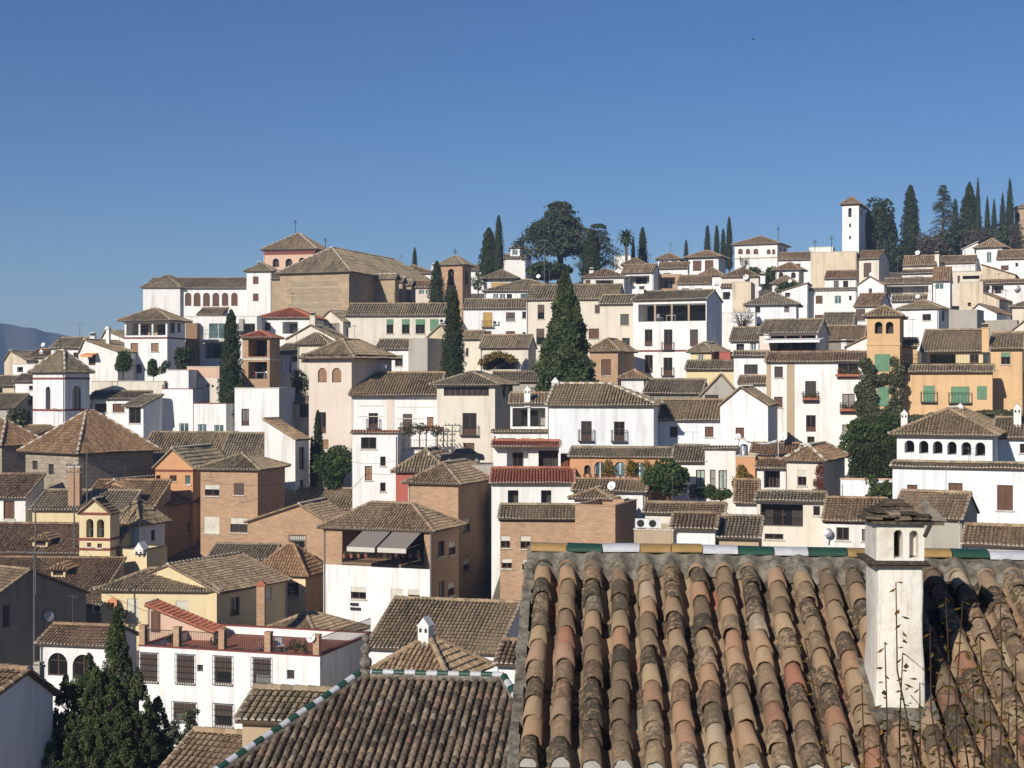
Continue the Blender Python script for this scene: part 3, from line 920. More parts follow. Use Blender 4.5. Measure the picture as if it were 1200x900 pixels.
            for sx in (-.5, .5): cm.bx(uu + sx * s - s * .24, uu + sx * s + s * .24, yy - s - .012, yy - s - .002, zc - s * 1.0, zc - s * .3, 1)
        else:
            zc = zt - s * 1.5
            cm.bx(uu - s * 1.2, uu + s * 1.2, yy - s * 1.2, yy + s * 1.2, zc + .001, zc + .09)
            cm.bx(uu - s * .7, uu + s * .7, yy - s * .7, yy + s * .7, zc + .09, zt - .06, 1); cm.bx(uu - s, uu + s, yy - s, yy + s, zt - .06, zt + .02)  # dark block painted as the shaded gap under the top slab
        cm.build('chimney', [q[5] if len(q) > 5 else 'white', 'recess_shade'], ro)
    for q in h.get('ant', '').split(';'):
        q = q.split()
        if len(q) < 3: continue
        uu, yy, zt = loc(float(q[0]), float(q[1]), float(q[2])); cm = MB(); t = .028 * max(1, Y / 130)
        cm.tube([(uu, yy, Z - .2), (uu, yy, zt)], t, 5)
        for i, f_ in enumerate((.02, .14, .26)):
            z = zt - f_ * 2.2; wl = .3 + .1 * i
            cm.tube([(uu - wl, yy, z), (uu + wl, yy, z)], t * .6, 4)
        cm.tube([(uu, yy - .6, zt - .3), (uu, yy + .6, zt - .3)], t * .6, 4)
        cm.build('antenna', 'iron', ro)
    for q in h.get('dish', '').split(';'):  # x y radius(px) fy
        q = q.split()
        if len(q) < 4: continue
        if float(q[2]) <= 0: continue
        uu, yy, zc = loc(float(q[0]), float(q[1]), float(q[3])); rr = float(q[2]) / F * Y
        cm = MB(); c0 = np.array((uu, yy - .25, zc)); ax_ = nz((-.25, -1, .35)); s1 = nz(np.cross(ax_, UP)); s2 = np.cross(s1, ax_)
        V = [c0]; 
        for f_, dp in ((.5, .05), (1.0, .2)):
            for j in range(14):
                an = j * 2 * math.pi / 14; V.append(c0 + (s1 * math.cos(an) + s2 * math.sin(an)) * rr * f_ + ax_ * dp * rr)
        cm.add(V, [[0, 1 + (j + 1) % 14, 1 + j] for j in range(14)]); cm.add(V, [[1 + j, 1 + (j + 1) % 14, 15 + (j + 1) % 14, 15 + j] for j in range(14)])
        cm.tube([c0, c0 + ax_ * rr * 1.1 - s2 * rr * .5], .025, 4, 1); cm.tube([c0, c0 - ax_ * .25 - UP * .3, (uu, yy, zc - .8)], .035, 5, 1)
        cm.build('satellite_dish', ['dish' if len(q) < 5 else q[4], 'steel'], ro)
    if R.random() < .45 and w > 3.5 and h['wall'] not in ('stone', 'church_stone', 'cement') and Y > 80:
        xx = R.choice([.12, w - .12]); cm = MB(); zt_ = (Z if roof != 'flat' else Z - .3) - .05
        cm.tube([(xx, -.32 if roof in ('hip', 'gx', 'shed') else -.07, zt_), (xx, -.07, zt_ - .3), (xx, -.07, max(0, zt_ - 9))], .045, 5); cm.build('drainpipe', R.choice(['pole_grey', 'mortar', 'steel']), root)
    if 'ant' not in h and 90 < Y < 300 and roof != 'flat' and R.random() < .38:
        uu, yy = w * R.uniform(.2, .8), d * R.uniform(.4, .6); zt_ = Z + rise + R.uniform(1.0, 2.2); cm = MB(); t = .016 * max(1, Y / 120)
        cm.tube([(uu, yy, Z), (uu, yy, zt_)], t, 5); an = R.random() * 3; cx_, cy_ = math.cos(an), math.sin(an)
        cm.tube([(uu - .6 * cx_, yy - .6 * cy_, zt_ - .12), (uu + .6 * cx_, yy + .6 * cy_, zt_ - .12)], t * .7, 4)
        for k_ in range(5):
            e_ = -.55 + .27 * k_; cm.tube([(uu + e_ * cx_ - .25 * cy_, yy + e_ * cy_ + .25 * cx_, zt_ - .12), (uu + e_ * cx_ + .25 * cy_, yy + e_ * cy_ - .25 * cx_, zt_ - .12)], t * .5, 4)
        cm.build('antenna', 'pole_grey', ro)
    if 'dish' not in h and 90 < Y < 260 and R.random() < .05:
        uu, yy, zc, rr = w * R.uniform(.15, .85), d * .5, Z + rise + .6, .33; cm = MB(); c0 = np.array((uu, yy, zc)); ax_ = nz((-.2, -1, .45)); s1 = nz(np.cross(ax_, UP)); s2 = np.cross(s1, ax_); V = [c0]
        for f_, dp in ((.5, .05), (1.0, .2)):
            for j in range(14): V.append(c0 + (s1 * math.cos(j * math.pi / 7) + s2 * math.sin(j * math.pi / 7)) * rr * f_ + ax_ * dp * rr)
        cm.add(V, [[0, 1 + (j + 1) % 14, 1 + j] for j in range(14)]); cm.add(V, [[1 + j, 1 + (j + 1) % 14, 15 + (j + 1) % 14, 15 + j] for j in range(14)])
        cm.tube([c0, c0 + ax_ * rr * 1.1 - s2 * rr * .5], .02, 4, 1); cm.tube([c0, (uu, yy + .15, zc - .3), (uu, yy + .15, Z)], .03, 5, 1); cm.build('satellite_dish', ['dish', 'steel'], ro)
    h['root'] = root; h['zb_'] = zb; h['roofo'] = ro
    h['loc'] = loc
    return root


# ------------------------------------------------------------------ trees
def lump(th, z, ph, amp=.16):
    return 1 + amp * (np.sin(3 * th + ph[0] + z * 5) + np.sin(5 * th + ph[1] - z * 9) * .7 + np.sin(2 * th + ph[2] + z * 17) * .8) / 1.6


def tree_root(name, label, x, yb, Y, ytop, group=None, cat='tree'):
    p = at(x, yb, Y); zt = float(terrain(p[0], p[1])[0]); z0 = min(zt, p[2]) - .3
    root = empty(name, (p[0], p[1], z0)); tag(root, label, cat, group)
    return root, (450 - ytop) / F * Y - z0, p[2] - z0


def cypress(label, x, yb, ytop, wpx, Y, n=2500, mat='cypress', top=.5, name='cypress_tree', group=None, s=None, belly=.3):
    root, Ht, hb = tree_root(name, label, x, yb, Y, ytop, group)
    Rr = wpx / F * Y / 2; H0 = max(min(hb - .6, Ht * .25), .3) if hb < Ht * .6 else max(hb - .6, .3); hh = Ht - H0
    ph = rng.random(3) * 6.3; s = s or max(.1, Rr * .085); n = int(n * 1.7)
    z = rng.random(n) ** .85; th = rng.random(n) * 2 * math.pi
    prof = lambda q: np.minimum(1, (q / .05 + .45)) * np.where(q < belly, 1 - .08 * (belly - q) / belly, ((1 - q) / (1 - belly)) ** top) 
    sh = 1 - .3 * rng.random(n) ** 2.2 + .16 * rng.random(n) ** 7
    r = Rr * prof(z) * lump(th, z * hh / Rr * .5, ph, .2) * sh
    pts = np.stack([r * np.cos(th), r * np.sin(th), H0 + z * hh], 1)
    cl = (np.sin(th * 4 + z * 31 + ph[1]) * np.sin(z * 57 + ph[2] + th * 2) + 1) / 2
    mb = MB()
    leaves(mb, pts, s, 0, np.clip(.35 * rng.random(n) + .5 * cl + .1, 0, 1))
    zs = np.linspace(0, 1, 14); V = []; k = 10  # solid dark core inside the leaves
    for q in zs:
        for j in range(k):
            an = j * 2 * math.pi / k
            rr = Rr * .78 * float(prof(np.array(q))) * float(lump(np.array(an), np.array(q * hh / Rr * .5), ph)) * (1 if q < 1 else .02)
            V.append((rr * math.cos(an), rr * math.sin(an), H0 + q * hh * .97))
    mb.add(V, [[i * k + j, i * k + (j + 1) % k, (i + 1) * k + (j + 1) % k, (i + 1) * k + j] for i in range(13) for j in range(k)], 0, .1)
    mb.build('crown', mat, root)
    tb = MB(); tb.tube([(0, 0, 0), (.03, 0, H0 + hh * .3), (0, 0, H0 + hh * .6)], [Rr * .16 + .08, Rr * .1 + .05, .03], 7); tb.build('trunk', 'bark', root)
    return root


def broad(label, x, yb, ytop, wpx, Y, yc0, n=3000, mat='leafy', name='leafy_tree', group=None, blobs=14, s=None, cat='tree', rough=1.0):
    root, Ht, hb = tree_root(name, label, x, yb, Y, ytop, group, cat)
    Rr = wpx / F * Y / 2; zc0 = (450 - yc0) / F * Y - float(root.location.z); hz = (Ht - zc0) / 2; zc = zc0 + hz
    mb = MB(); tb = MB(); s = s or max(.1, Rr * .09)
    ctr = []
    for i in range(blobs):
        d = nz(rng.normal(size=3)); f_ = .35 + .4 * R.random()
        ctr.append(np.array((d[0] * Rr * f_, d[1] * Rr * f_, zc + d[2] * hz * f_)))
    br = np.array([(.38 + .2 * R.random()) for _ in ctr])
    for c, q in zip(ctr, br):
        m = int(n / blobs); d = rng.normal(size=(m, 3)); d /= np.linalg.norm(d, axis=1)[:, None]
        pts = c + d * (q * (1 - .35 * rng.random(m)[:, None] ** 2)) * (Rr, Rr, hz)
        leaves(mb, pts, s, 0, np.clip(.5 * rng.random(m) + .5 * R.random(), 0, 1))
    mb.build('crown', mat, root)
    tr = max(.08, Rr * .07)
    tb.tube([(0, 0, 0), (Rr * .03, 0, zc0), (0, 0, zc)], [tr * 1.3, tr, tr * .6], 8)
    for c in ctr[:7]: tb.tube([(Rr * .02, 0, zc0 + (zc - zc0) * R.random() * .6), c * .6 + np.array((0, 0, zc * .4)), c], [tr * .5, tr * .35, tr * .12], 5)
    tb.build('trunk', 'bark', root)
    return root


def cedar(label, x, yb, ytop, wpx, Y, n=9000, mat='cedar', name='cedar_tree', spire=False, droop=.25, group=None, tiers=9, y0=None):
    root, Ht, hb = tree_root(name, label, x, yb, Y, ytop, group)
    Rr = wpx / F * Y / 2; mb = MB(); tb = MB()
    H0 = hb if y0 is None else (450 - y0) / F * Y - float(root.location.z)
    hh = Ht - H0
    tb.tube([(0, 0, 0), (.1, 0, H0), (0, 0, H0 + hh * .6), (0, 0, Ht - .4)], [Rr * .075, Rr * .06, Rr * .035, .04], 8)
    nb = tiers * 6
    for i in range(nb):
        q = (i + R.random()) / nb; z = H0 + hh * (.04 + .94 * q)
        if not spire:
            q = (i // 6 + .3 + .22 * R.random()) / tiers; z = H0 + hh * (.03 + .97 * q)
        if spire: ln = Rr * (1 - q) ** .8 * (.75 + .45 * R.random()) + .3
        else: ln = Rr * (1 - q ** 1.25) ** .72 * (.42 + .66 * R.random()) * (1 if q > .12 else .85) + .5
        an = R.random() * 6.283
        dx, dy = math.cos(an), math.sin(an)
        rise_ = .12 * ln if spire else .3 * ln * (1 - q)
        tip = np.array((dx * ln, dy * ln, z + rise_ - droop * ln * .6)); mid = np.array((dx * ln * .5, dy * ln * .5, z + rise_ + .05 * ln))
        tb.tube([(0, 0, z - .2), mid, tip], [Rr * .022 + .02, Rr * .014 + .015, .015], 4)
        m = int(n / nb); t = .25 + .8 * rng.random(m)
        base = np.where(t[:, None] < .5, np.array((0, 0, z)) + (mid - (0, 0, z)) * (t[:, None] * 2), mid + (tip - mid) * (t[:, None] * 2 - 1))
        wd = (.10 + .14 * np.sin(np.clip(t, 0, 1) * 3.0)) * ln + .25
        sd = rng.normal(size=m) * wd
        pts = base + np.stack([-dy * sd, dx * sd, -np.abs(sd) * .22 + rng.normal(size=m) * .08 * wd - rng.random(m) ** 3 * droop * 1.8], 1)
        leaves(mb, pts, max(.14, Rr * .026), 0, np.clip(.35 * rng.random(m) + .6 * R.random(), 0, 1), .45)
    mb.build('crown', mat, root); tb.build('trunk', 'bark', root)
    return root


def palm(label, x, yb, ytop, wpx, Y):
    root, Ht, hb = tree_root('palm_tree', label, x, yb, Y, ytop)
    Rr = wpx / F * Y / 2; mb = MB(); tb = MB(); zt = Ht - Rr * .75
    tb.tube([(0, 0, 0), (.1, 0, zt * .6), (0, 0, zt)], [.32, .27, .3], 8); tb.build('trunk', 'bark', root)
    for i in range(46):
        an = i * 2.4; el = 1.25 - 2.1 * (i / 46); ln = Rr * (.9 + .25 * R.random())
        prev = np.array((0, 0, zt)); dirv = np.array((math.cos(an) * math.cos(el), math.sin(an) * math.cos(el), math.sin(el)))
        side = nz(np.cross(dirv, UP))
        for k in range(6):
            nxt = prev + dirv * ln / 6; dirv = nz(dirv - UP * .2); w = .5 * (1 - k / 6.5)
            for sg in (-1, 1):
                mb.poly([prev, nxt, nxt + side * sg * w * .9 - UP * .25 * w, prev + side * sg * w - UP * .3 * w], 0, R.random() * .8)
            prev = nxt
    mb.build('crown', 'conifer', root)
    return root


def bare_tree(label, x, yb, ytop, wpx, Y, mat='dry', n=26, name='bare_tree'):
    root, Ht, hb = tree_root(name, label, x, yb, Y, ytop)
    Rr = wpx / F * Y / 2; tb = MB(); mb = MB()
    tb.tube([(0, 0, 0), (0, 0, hb + (Ht - hb) * .3)], [.18, .1], 6); tb.build('trunk', 'bark', root)
    for i in range(n):
        an = R.random() * 6.283; z0 = hb + (Ht - hb) * (.05 + .3 * R.random())
        e = np.array((math.cos(an) * Rr * (.3 + .7 * R.random()), math.sin(an) * Rr, Ht - (Ht - hb) * .5 * R.random()))
        m = e * .5 + np.array((0, 0, z0 * .5 + .3)); mb.tube([(0, 0, z0), m, e], [.06, .04, .02], 4, 0, .3)
        for k in range(9):
            s = m + (e - m) * R.random(); mb.tube([s, s + rng.normal(size=3) * Rr * .22 + np.array((0, 0, Rr * .15))], [.025, .01], 3, 0, R.random())
    mb.build('crown', mat, root)
    return root
# ------------------------------------------------------------------ lower left quarter
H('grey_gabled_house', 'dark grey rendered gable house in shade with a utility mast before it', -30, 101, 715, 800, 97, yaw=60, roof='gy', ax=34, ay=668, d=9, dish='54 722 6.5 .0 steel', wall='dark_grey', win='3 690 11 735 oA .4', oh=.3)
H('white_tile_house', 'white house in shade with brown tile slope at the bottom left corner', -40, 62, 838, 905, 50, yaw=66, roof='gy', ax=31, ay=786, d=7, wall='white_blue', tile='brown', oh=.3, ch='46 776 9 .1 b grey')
H('arched_window_house', 'white house with two wide arched windows behind the dark bushy conifer', 47, 128, 753, 830, 94.2, yaw=-12, roof='gx', yr=733, xr=160, win='56 765 79 792 wA;85 767 110 796 wA', tile='brown', wall='white')
H('long_white_house', 'long white house with iron window grilles and a railed red roof terrace', 163, 375, 757, 868, 95, yaw=-17, roof='flat', d=9, floor='pot', dish='367 746 6.3 .03', coping='trim_red', wall='white',
  win='165 766 184 798 Bb;208 768 227 800 Bb;252 770 271 801 jb;297 772 317 804 jb;231 779 238 787 o .25;336 785 345 796 o .25;204 824 229 845 jb;252 826 272 851 jb')
H('terrace_stair_house', 'small pink stairhead with a red door and sloping red roof on the terrace', 172, 250, 709, 752, 101, yaw=-10, roof='shedl', yr=741, d=2, wall='pink', tile='red_tile', cat='stairhead', win='177 716 188 741 sz', oh=.2)
H('hipped_tile_house', 'low house with grey brown hipped roof behind the railed terrace', 296, 372, 745, 790, 106, yaw=-25, roof='hip', yr=719, xr=425, wall='tan', dishx=0, win='306 750 330 768 w', tile='old', ant='341 688 .5')
H('yellow_house', 'pale yellow house with white eaves and a cream roller blind', 119, 254, 691, 735, 108, yaw=-4, roof='hip', yr=667, d=8, wall='yellow', win='149 702 163 728 c;206 704 221 726 c', tile='old', dish='133 707 7 -.02 stripe', xz=1)
H('yellow_wing', 'long tiled wing of the yellow courtyard house with a brick pier before it', 254, 336, 695, 735, 107, yaw=62, roof='gx', d=9, wall='yellow', win='270 700 281 722 d;300 690 318 704 c', tile='tan_tile')
H('yellow_end_house', 'yellow end block with hipped roof beside the white awning house', 300, 358, 673, 715, 119, yaw=-16, roof='hip', yr=638, xr=380, wall='yellow', win='336 683 350 699 w', tile='brown')
H('yellow_back_house', 'low yellow range with tiled ridge behind the yellow courtyard', 245, 318, 655, 690, 121, yaw=-6, roof='gx', yr=638, d=8, wall='yellow', tile='old')
H('brown_brick_house', 'square brown brick house with hipped roof and cream roller blinds', 235, 302, 549.5, 655, 131, yaw=-14, roof='hip', yr=532, xr=334, wall='brick', win='240 568 257 581 h;274 566 286 580 B;239 605 257 625 c;270 607 290 624 h', tile='old', ant='247 555 .0')
H('brick_gable_house', 'brown brick gable with one pale barred window left of the awnings', 290, 387, 611, 690, 124, yaw=-14, roof='gy', ax=351, ay=591, d=6, wall='brick', win='340 628 357 642 hb', tile='tan_tile', verge=.2)
H('brick_range', 'long low roof running behind the brick gable', 300, 480, 596, 640, 136, yaw=-4, roof='gx', yr=573, d=9, wall='brick', tile='old')
H('awning_house', 'white and brick house with a loggia under two taupe awnings', 379, 505, 618, 760, 115, yaw=-20, roof='hip', yr=590, d=5.6, wall='white', wall2='brick', split=664, front_split=True, lod=0,
  win='401 621 497 661 Lk 3.2;411 688 429 702 hq;458 690 472 706 cq;478 691 492 706 hq', ws='513 634 521 652 w;526 635 534 650 h;514 681 521 702 w;525 683 533 698 h', tile='tan_tile')
H('brick_tower_house', 'tall brown brick block with small hipped roof right of the awnings', 478, 537, 566, 735, 123.5, yaw=-20, roof='hip', yr=543, xr=586, wall='brick', tile='tan_tile', cornice=0,
  ws='543 608 551 623 h;543 655 551 670 h;574 575 582 592 o .2;574 628 580 643 h;556 700 562 712 h')
H('low_brick_house', 'low brown brick house with cream blinds at the edge of the large roof', 586, 675, 607, 720, 106, yaw=-4, roof='gx', yr=592, d=8, wall='brick', win='586 628 598 642 h;610 628 622 643 h;588 655 600 666 h;612 656 622 668 h', cornice=1)
H('brick_party_block', 'plain brown brick block with flat top and one black side', 674, 721, 592, 660, 105, yaw=-14, roof='flat', xr=746, wall='brick', coping='brick')
H('old_roof_house', 'low white house under a broad lichened roof below the brick tower', 432, 583, 758, 795, 84, yaw=-14, roof='gx', yr=704, d=10, wall='white', tile='old', cornice=0, lod=0)
H('chimney_pyramid_house', 'small roof with white gabled chimney just above the green ridge tiles', 438, 524, 791, 830, 68, yaw=-24, roof='hip', yr=746, xr=566, wall='white', tile='tan_tile', ch='499 723 14 .45', lod=0)
H('tiny_white_shed', 'tiny white shed under tiles squeezed beside the large foreground roof', 584, 612, 777, 830, 66, yaw=-10, roof='shed', yr=752, wall='white', tile='brown', cat='shed', win='606 783 616 812 d', lod=0)
H('small_side_house', 'tile roofed lean-to with bluish end wall under the brick house', 588, 622, 738, 770, 88, yaw=-10, roof='shed', yr=712, wall='white_blue', tile='tan_tile', cat='lean-to', lod=0)
# belfry church at the left
H('stone_tower', 'square ashlar tower with large pyramid roof and white dotted hips', 30, 92, 529, 615, 140, yaw=-36, roof='hip', yr=482, xr=180, wall='stone', tile='brown', dotted=True, win='38 540 44 550 o .3;57 544 63 556 o .3', oh=.55, cat='tower', lod=0, cornice=0)
H('stone_neighbour', 'second ashlar tower cut by the edge with dotted tile roof', -60, 2, 520, 590, 153, yaw=-33, roof='hip', yr=492, xr=19, wall='stone', tile='brown', dotted=True, cat='tower', oh=.5)
H('edge_white_house', 'white house with tall brown shutter below the cut-off tower', -35, 30, 583, 625, 131, yaw=-4, roof='shed', yr=556, wall='white', tile='brown', win='4 587 17 608 s')
H('yellow_church_range', 'yellow range with railing under the square ashlar tower', 38, 150, 597, 640, 128.5, yaw=-4, roof='shed', yr=575, wall='yellow', tile='old')
H('broad_brown_roof', 'broad brown roof with dark brick side wall right of the belfry', 182, 237, 593, 655, 132.5, yaw=66, roof='gx', d=9, yr=560, wall='brick', tile='brown', win='220 610 229 624 w')
H('brown_roof_range', 'long brown tiled roof climbing behind the yellow belfry', 96, 182, 592, 640, 131, yaw=-4, roof='shed', yr=563, wall='tan', tile='brown')
H('church_nave', 'church nave roof with small dormer left of the yellow belfry', -40, 131, 647, 668, 122, yaw=-4, roof='gx', yr=614, d=10, wall='yellow', tile='brown', lod=0)
H('church_aisle', 'lower church aisle roof with small dormer above the shaded gable', -40, 122, 692, 715, 116, yaw=-4, roof='shed', yr=654, wall='tan', tile='brown', lod=0)
H('tile_annex', 'small tan annex with tile roof and air conditioner by the yellow house', 97, 121, 708, 745, 110, yaw=-6, roof='shed', yr=690, wall='tan', tile='old')
H('shaded_tile_house', 'dark house under patchy hipped tiles right behind the belfry', 132, 163, 614, 650, 127, yaw=-24, roof='hip', yr=588, xr=193, wall='white_blue', ws='177 621 182 633 w', win='134 620 140 632 w', tile='old')
H('yellow_box_house', 'flat roofed yellow block with white gabled chimney beside the belfry', 141, 172, 643, 675, 121.5, yaw=-20, roof='flat', xr=196, wall='yellow', coping='slate', ch='166 635 12 .02')
# valley left edge
H('octagonal_tower', 'white domed chapel tower with slit arched windows and tiled pyramid cap', 38.5, 76, 437, 500, 160, yaw=-27, roof='hip', yr=411, xr=105, wall='white_blue', band=[443.5, 480.5], trim='trim_red', win='53.5 453 59 480 oA .3', ws='85 452 95 481 wA', dotted=True, cat='tower', ant='71 394 .5')
H('valley_dark_roof', 'dark tiled roof at the left edge above the cut-off tower', -30, 62, 527, 545, 154, yaw=-6, roof='gx', yr=499, wall='white_blue')
H('cream_box_edge', 'cream wall and roof at the far left edge below the hills', -20, 18, 452, 480, 172, roof='gx', yr=441, wall='old_cream', d=7, win='-2 455 3 466 w')
H('edge_low_house', 'low dark house at the left edge under olive roof tiles', -20, 17, 478, 500, 166, roof='gx', yr=462, wall='grey', d=7)
H('small_edge_house', 'small white house with one square window left of the chapel tower', 18, 46, 447, 490, 170, roof='gx', yr=439, d=6, win='33 465 39 475 wf;34 452 39 457 w')
H('dark_vault_house', 'white house with black curved canopy left of the chapel tower', 15, 60, 427, 450, 184, roof='flat', d=6, win='20 430 27 436 o .5', wall='white')
H('cream_gable_far', 'tiny cream gabled house lowest against the blue hills', 5, 31, 422, 440, 205, roof='gy', ax=12, ay=411, d=9, wall='old_cream', oh=.2)
H('far_tile_pair', 'far low house with brown roof below the blue hills', 33, 62, 419, 435, 208, roof='gx', yr=409, d=7, wall='cream', tile='brown', ch='49 409 4 .2')
H('roof_terrace_house', 'white house with brown roof terrace above the chapel tower', 60, 94, 408, 440, 188, roof='gx', yr=396, d=9, win='86 413 92 422 w', ch='109 390 6 .3 b')
H('orange_awning_house', 'white gabled house with small orange awning above its door', 93, 138, 412, 445, 183, yaw=-16, roof='gy', ax=99, ay=398, d=8, win='104 416 112 428 d', oh=.2, ch='127 382 4 .4')
H('white_sloping_house', 'plain white house with slanting tile roof left of the galleried house', 118, 150, 398, 420, 196, yaw=-12, roof='gy', ax=124, ay=387, d=9, oh=.2, ch='126 382 5 .3')
H('gallery_house', 'white house with dark timber gallery under a wide hipped roof', 146, 196, 376, 440, 186, yaw=-12, roof='hip', yr=362, xr=217, band=[396], trim='trim_red', win='148 378 194 393 Lpr 2;153 402 162 412 x;177 402 186 412 x;173 426 181 440 x;157 427 166 437 s', ws='199 378 205 390 w;208 379 212 389 w', oh=.7, pm='frame_white', bm='tan')
H('cream_garden_wall_house', 'long cream terrace parapet below the galleried house', 107, 192, 447, 475, 168, yaw=-4, roof='flat', d=9, wall='cream')
H('brown_shutter_house', 'low white house with two wide brown shutters right of the chapel tower', 106, 172, 467, 500, 163, yaw=-4, roof='shed', yr=459, win='111 473 125 483 s;132 473 146 483 s')
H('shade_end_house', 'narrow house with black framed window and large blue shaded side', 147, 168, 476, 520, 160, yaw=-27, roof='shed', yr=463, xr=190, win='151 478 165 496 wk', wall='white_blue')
H('upper_white_box', 'plain white box house directly right of the blue shaded side wall', 190, 226, 456, 545, 163, yaw=-14, roof='flat', xr=237, d=6, win='210 496 221 506 T', coping='trim_red')
H('lower_white_box', 'lower white box with red coping left of the tall dark cypress', 227, 265, 473, 545, 160, yaw=-14, roof='flat', xr=275, win='232 497 242 507 T;251 498 262 507 T', coping='trim_red')
H('back_white_box', 'small white wall block behind the two white boxes', 196, 221, 434, 460, 168, roof='flat', d=5)
H('pink_parapet_house', 'white block with pink upper parapet left of the tall cypress', 219, 257, 430, 475, 171, yaw=-6, roof='flat', d=6, wall='cream', wall2='pink', split=443, win='242 451 244.5 454 o .2;248 451 250.5 454 o .2')
H('square_white_block', 'large square white block with one dark door right of the cypress', 275, 327, 455, 545, 159, yaw=-8, roof='flat', d=6, win='283 479 292 499 d', wall='white')
H('brick_loggia_house', 'open terracotta loggia of two storeys with small red roof', 284, 316, 396, 462, 178, yaw=-10, roof='hip', yr=388, xr=328, wall='brick', tile='red_tile', win='291 398 313 418 Lk 3;291 424 313 444 Lkr 3', band=[421], trim='mortar')
H('cream_workshop', 'shabby cream workshop with grey gate between block and mirador', 328, 362, 472, 510, 164, roof='shed', yr=464, wall='old_cream', win='331 479 346 491 T;351 474 361 489 w')
H('stained_white_house', 'stained white house with tilted tile roof left of the green garden', 310, 346, 491, 580, 141, yaw=-24, roof='shedl', yr=514, xr=362, wall='white', tile='tan_tile', ws='350 524 357 550 w;352 562 356 572 w')
H('broad_old_roof', 'broad olive tile roof below the white boxes', 160, 263, 545, 570, 148, yaw=-3, roof='gx', yr=507, d=11, wall='tan')
H('steep_old_roof', 'second olive tile roof left of the stained white house', 257, 312, 540, 565, 146, yaw=-3, roof='gx', yr=508, d=9, wall='tan')
H('orange_gable_house', 'small orange gable with three round holes beside the brick house', 182, 226, 546, 600, 138, yaw=-12, roof='gy', ax=202, ay=526, d=9, wall='orange', band=[551.5], trim='trim_red', win='191 533 194.6 536.6 oA .2;201 529 204.6 532.6 oA .2;211 533 214.6 536.6 oA .2;183 557 188 562 w;199 557 207 564 w;217 557 223 568 T')
# monastery and church on the left hill
H('arcade_house', 'long white upper house with a row of six arched windows', 168, 290, 338, 375, 255, yaw=-2, roof='gx', yr=326, d=12, win='216.7 343 224.2 358.5 sA;227 343 235 359 sA;238 343 246 359 sA;249 343 257 359 sA;260 343 267.5 358.5 sA;271 343 278.5 358.5 sA;184 344 192 361 x', dish='171 365 3 -.02')
H('arcade_pavilion', 'hipped roof pavilion at the left end of the arched white house', 167.6, 211, 337.2, 350, 254.2, yaw=-2, roof='hip', yr=322.5, d=13, cat='pavilion')
H('white_tower_house', 'plain white tower house beside the arched row', 289, 318, 318, 375, 252, yaw=-8, roof='hip', yr=309, xr=328, win='296.5 324 303 333 s;296.5 344 303 353 s', ch='305 307 6 .5 b', oh=.5)
H('pink_tower', 'pink lookout tower with red eaves band and arched openings', 309, 369, 293, 330, 285, yaw=-12, roof='hip', yr=273, d=10.5, wall='pink', band=[(296.3, .32)], trim='trim_red', bq=1, win='319.5 303 327 313 oA .6;334.5 303 342.5 313 oA .6;350 302 357.5 312 oA .6', dotted=True, cat='tower', oh=.6, ant='346 258 .5')
H('church_lean_to', 'narrow stone lean-to between white tower house and church', 318.5, 330, 327, 375, 239, roof='shed', yr=321, wall='church_stone', d=4)
h_church = H('church', 'large ochre stone church with dotted hip roof and blank front', 328, 409, 321, 385, 233, yaw=-20, roof='hip', yr=290, d=36, wall='church_stone', dotted=True, cat='church', oh=.6, ant='381.5 279 .15')
H('red_hip_house', 'white house with bright red hipped roof below the blank church front', 303, 364, 373, 410, 199, roof='hip', yr=361, d=9, tile='red_tile', win='310 378 317 387 s;331 377 349 391 Lr 2', bm='white')
H('glass_bay_house', 'modern white house with glazed corner bay behind the cypress', 217, 301, 371, 432, 196, yaw=-3, roof='flat', d=9, win='245 379 266 397 T;278 379 299 393 L 2;240 402 263 420 Lr 2;268 402 280 418 w;223 381 227 387 w', ch='283 384 5 .0 b grey')
H('slab_roof_house', 'brown timber clad block between galleried and glazed house', 217.5, 231, 379, 415, 195, roof='flat', d=5, wall='wood_light', xz=1)
H('small_roof_behind_glass', 'low tiled shed above the glazed bay house', 231, 261, 369, 380, 212, roof='shed', yr=361, wall='white', d=4)
H('cream_chimney_house', 'cream gabled house with one tall chimney right of the red roofs', 336, 394, 397, 430, 191, yaw=-8, roof='gy', ax=364, ay=381, d=9, wall='cream', win='354 388 360 392.5 o .3;346 392 349.5 396 o .3', ch='367 366 6 .1 b cream', oh=.3)
H('shade_gable_house', 'cream gabled house whose long right side lies in shade', 374, 402, 377, 415, 207, yaw=-30, roof='gy', ax=387, ay=364, d=14, wall='cream', win='386 379 398 388 w', ws='406 383 409 396 w;424 383 427 392 w', oh=.4, xr=444)
H('dark_hip_house', 'low cream house under dark grey hipped roof', 349, 384, 404, 450, 180, yaw=-8, roof='hip', yr=391, xr=392, wall='cream', win='353 414 366 425 L 1.2')
H('laundry_house', 'white patio house with washing on a line', 320, 349, 415, 465, 184, yaw=-20, roof='gx', yr=403, d=7, wall='white', win='339 417 349 424 L 1.5')
H('green_blind_house', 'long cream house with four green blinds below the church', 405, 528, 370, 425, 206, yaw=-3, roof='gx', yr=356, d=9, wall='cream', win='453 374 461 391 g;471 374 480 391 g;487 374 498 391 g;504 374 514 388 G')
H('porch_house', 'small white lean-to house with one green blind under the green-blind row', 440, 480, 409, 450, 191, roof='shed', yr=398, wall='white', win='463 416 472 429 g')
H('grey_wall_block', 'narrow grey wall block left of the cream blind gable', 479, 501, 397, 450, 180, yaw=-20, roof='flat', d=6, wall='grey')  # grey plaster stands in for a wall in shade
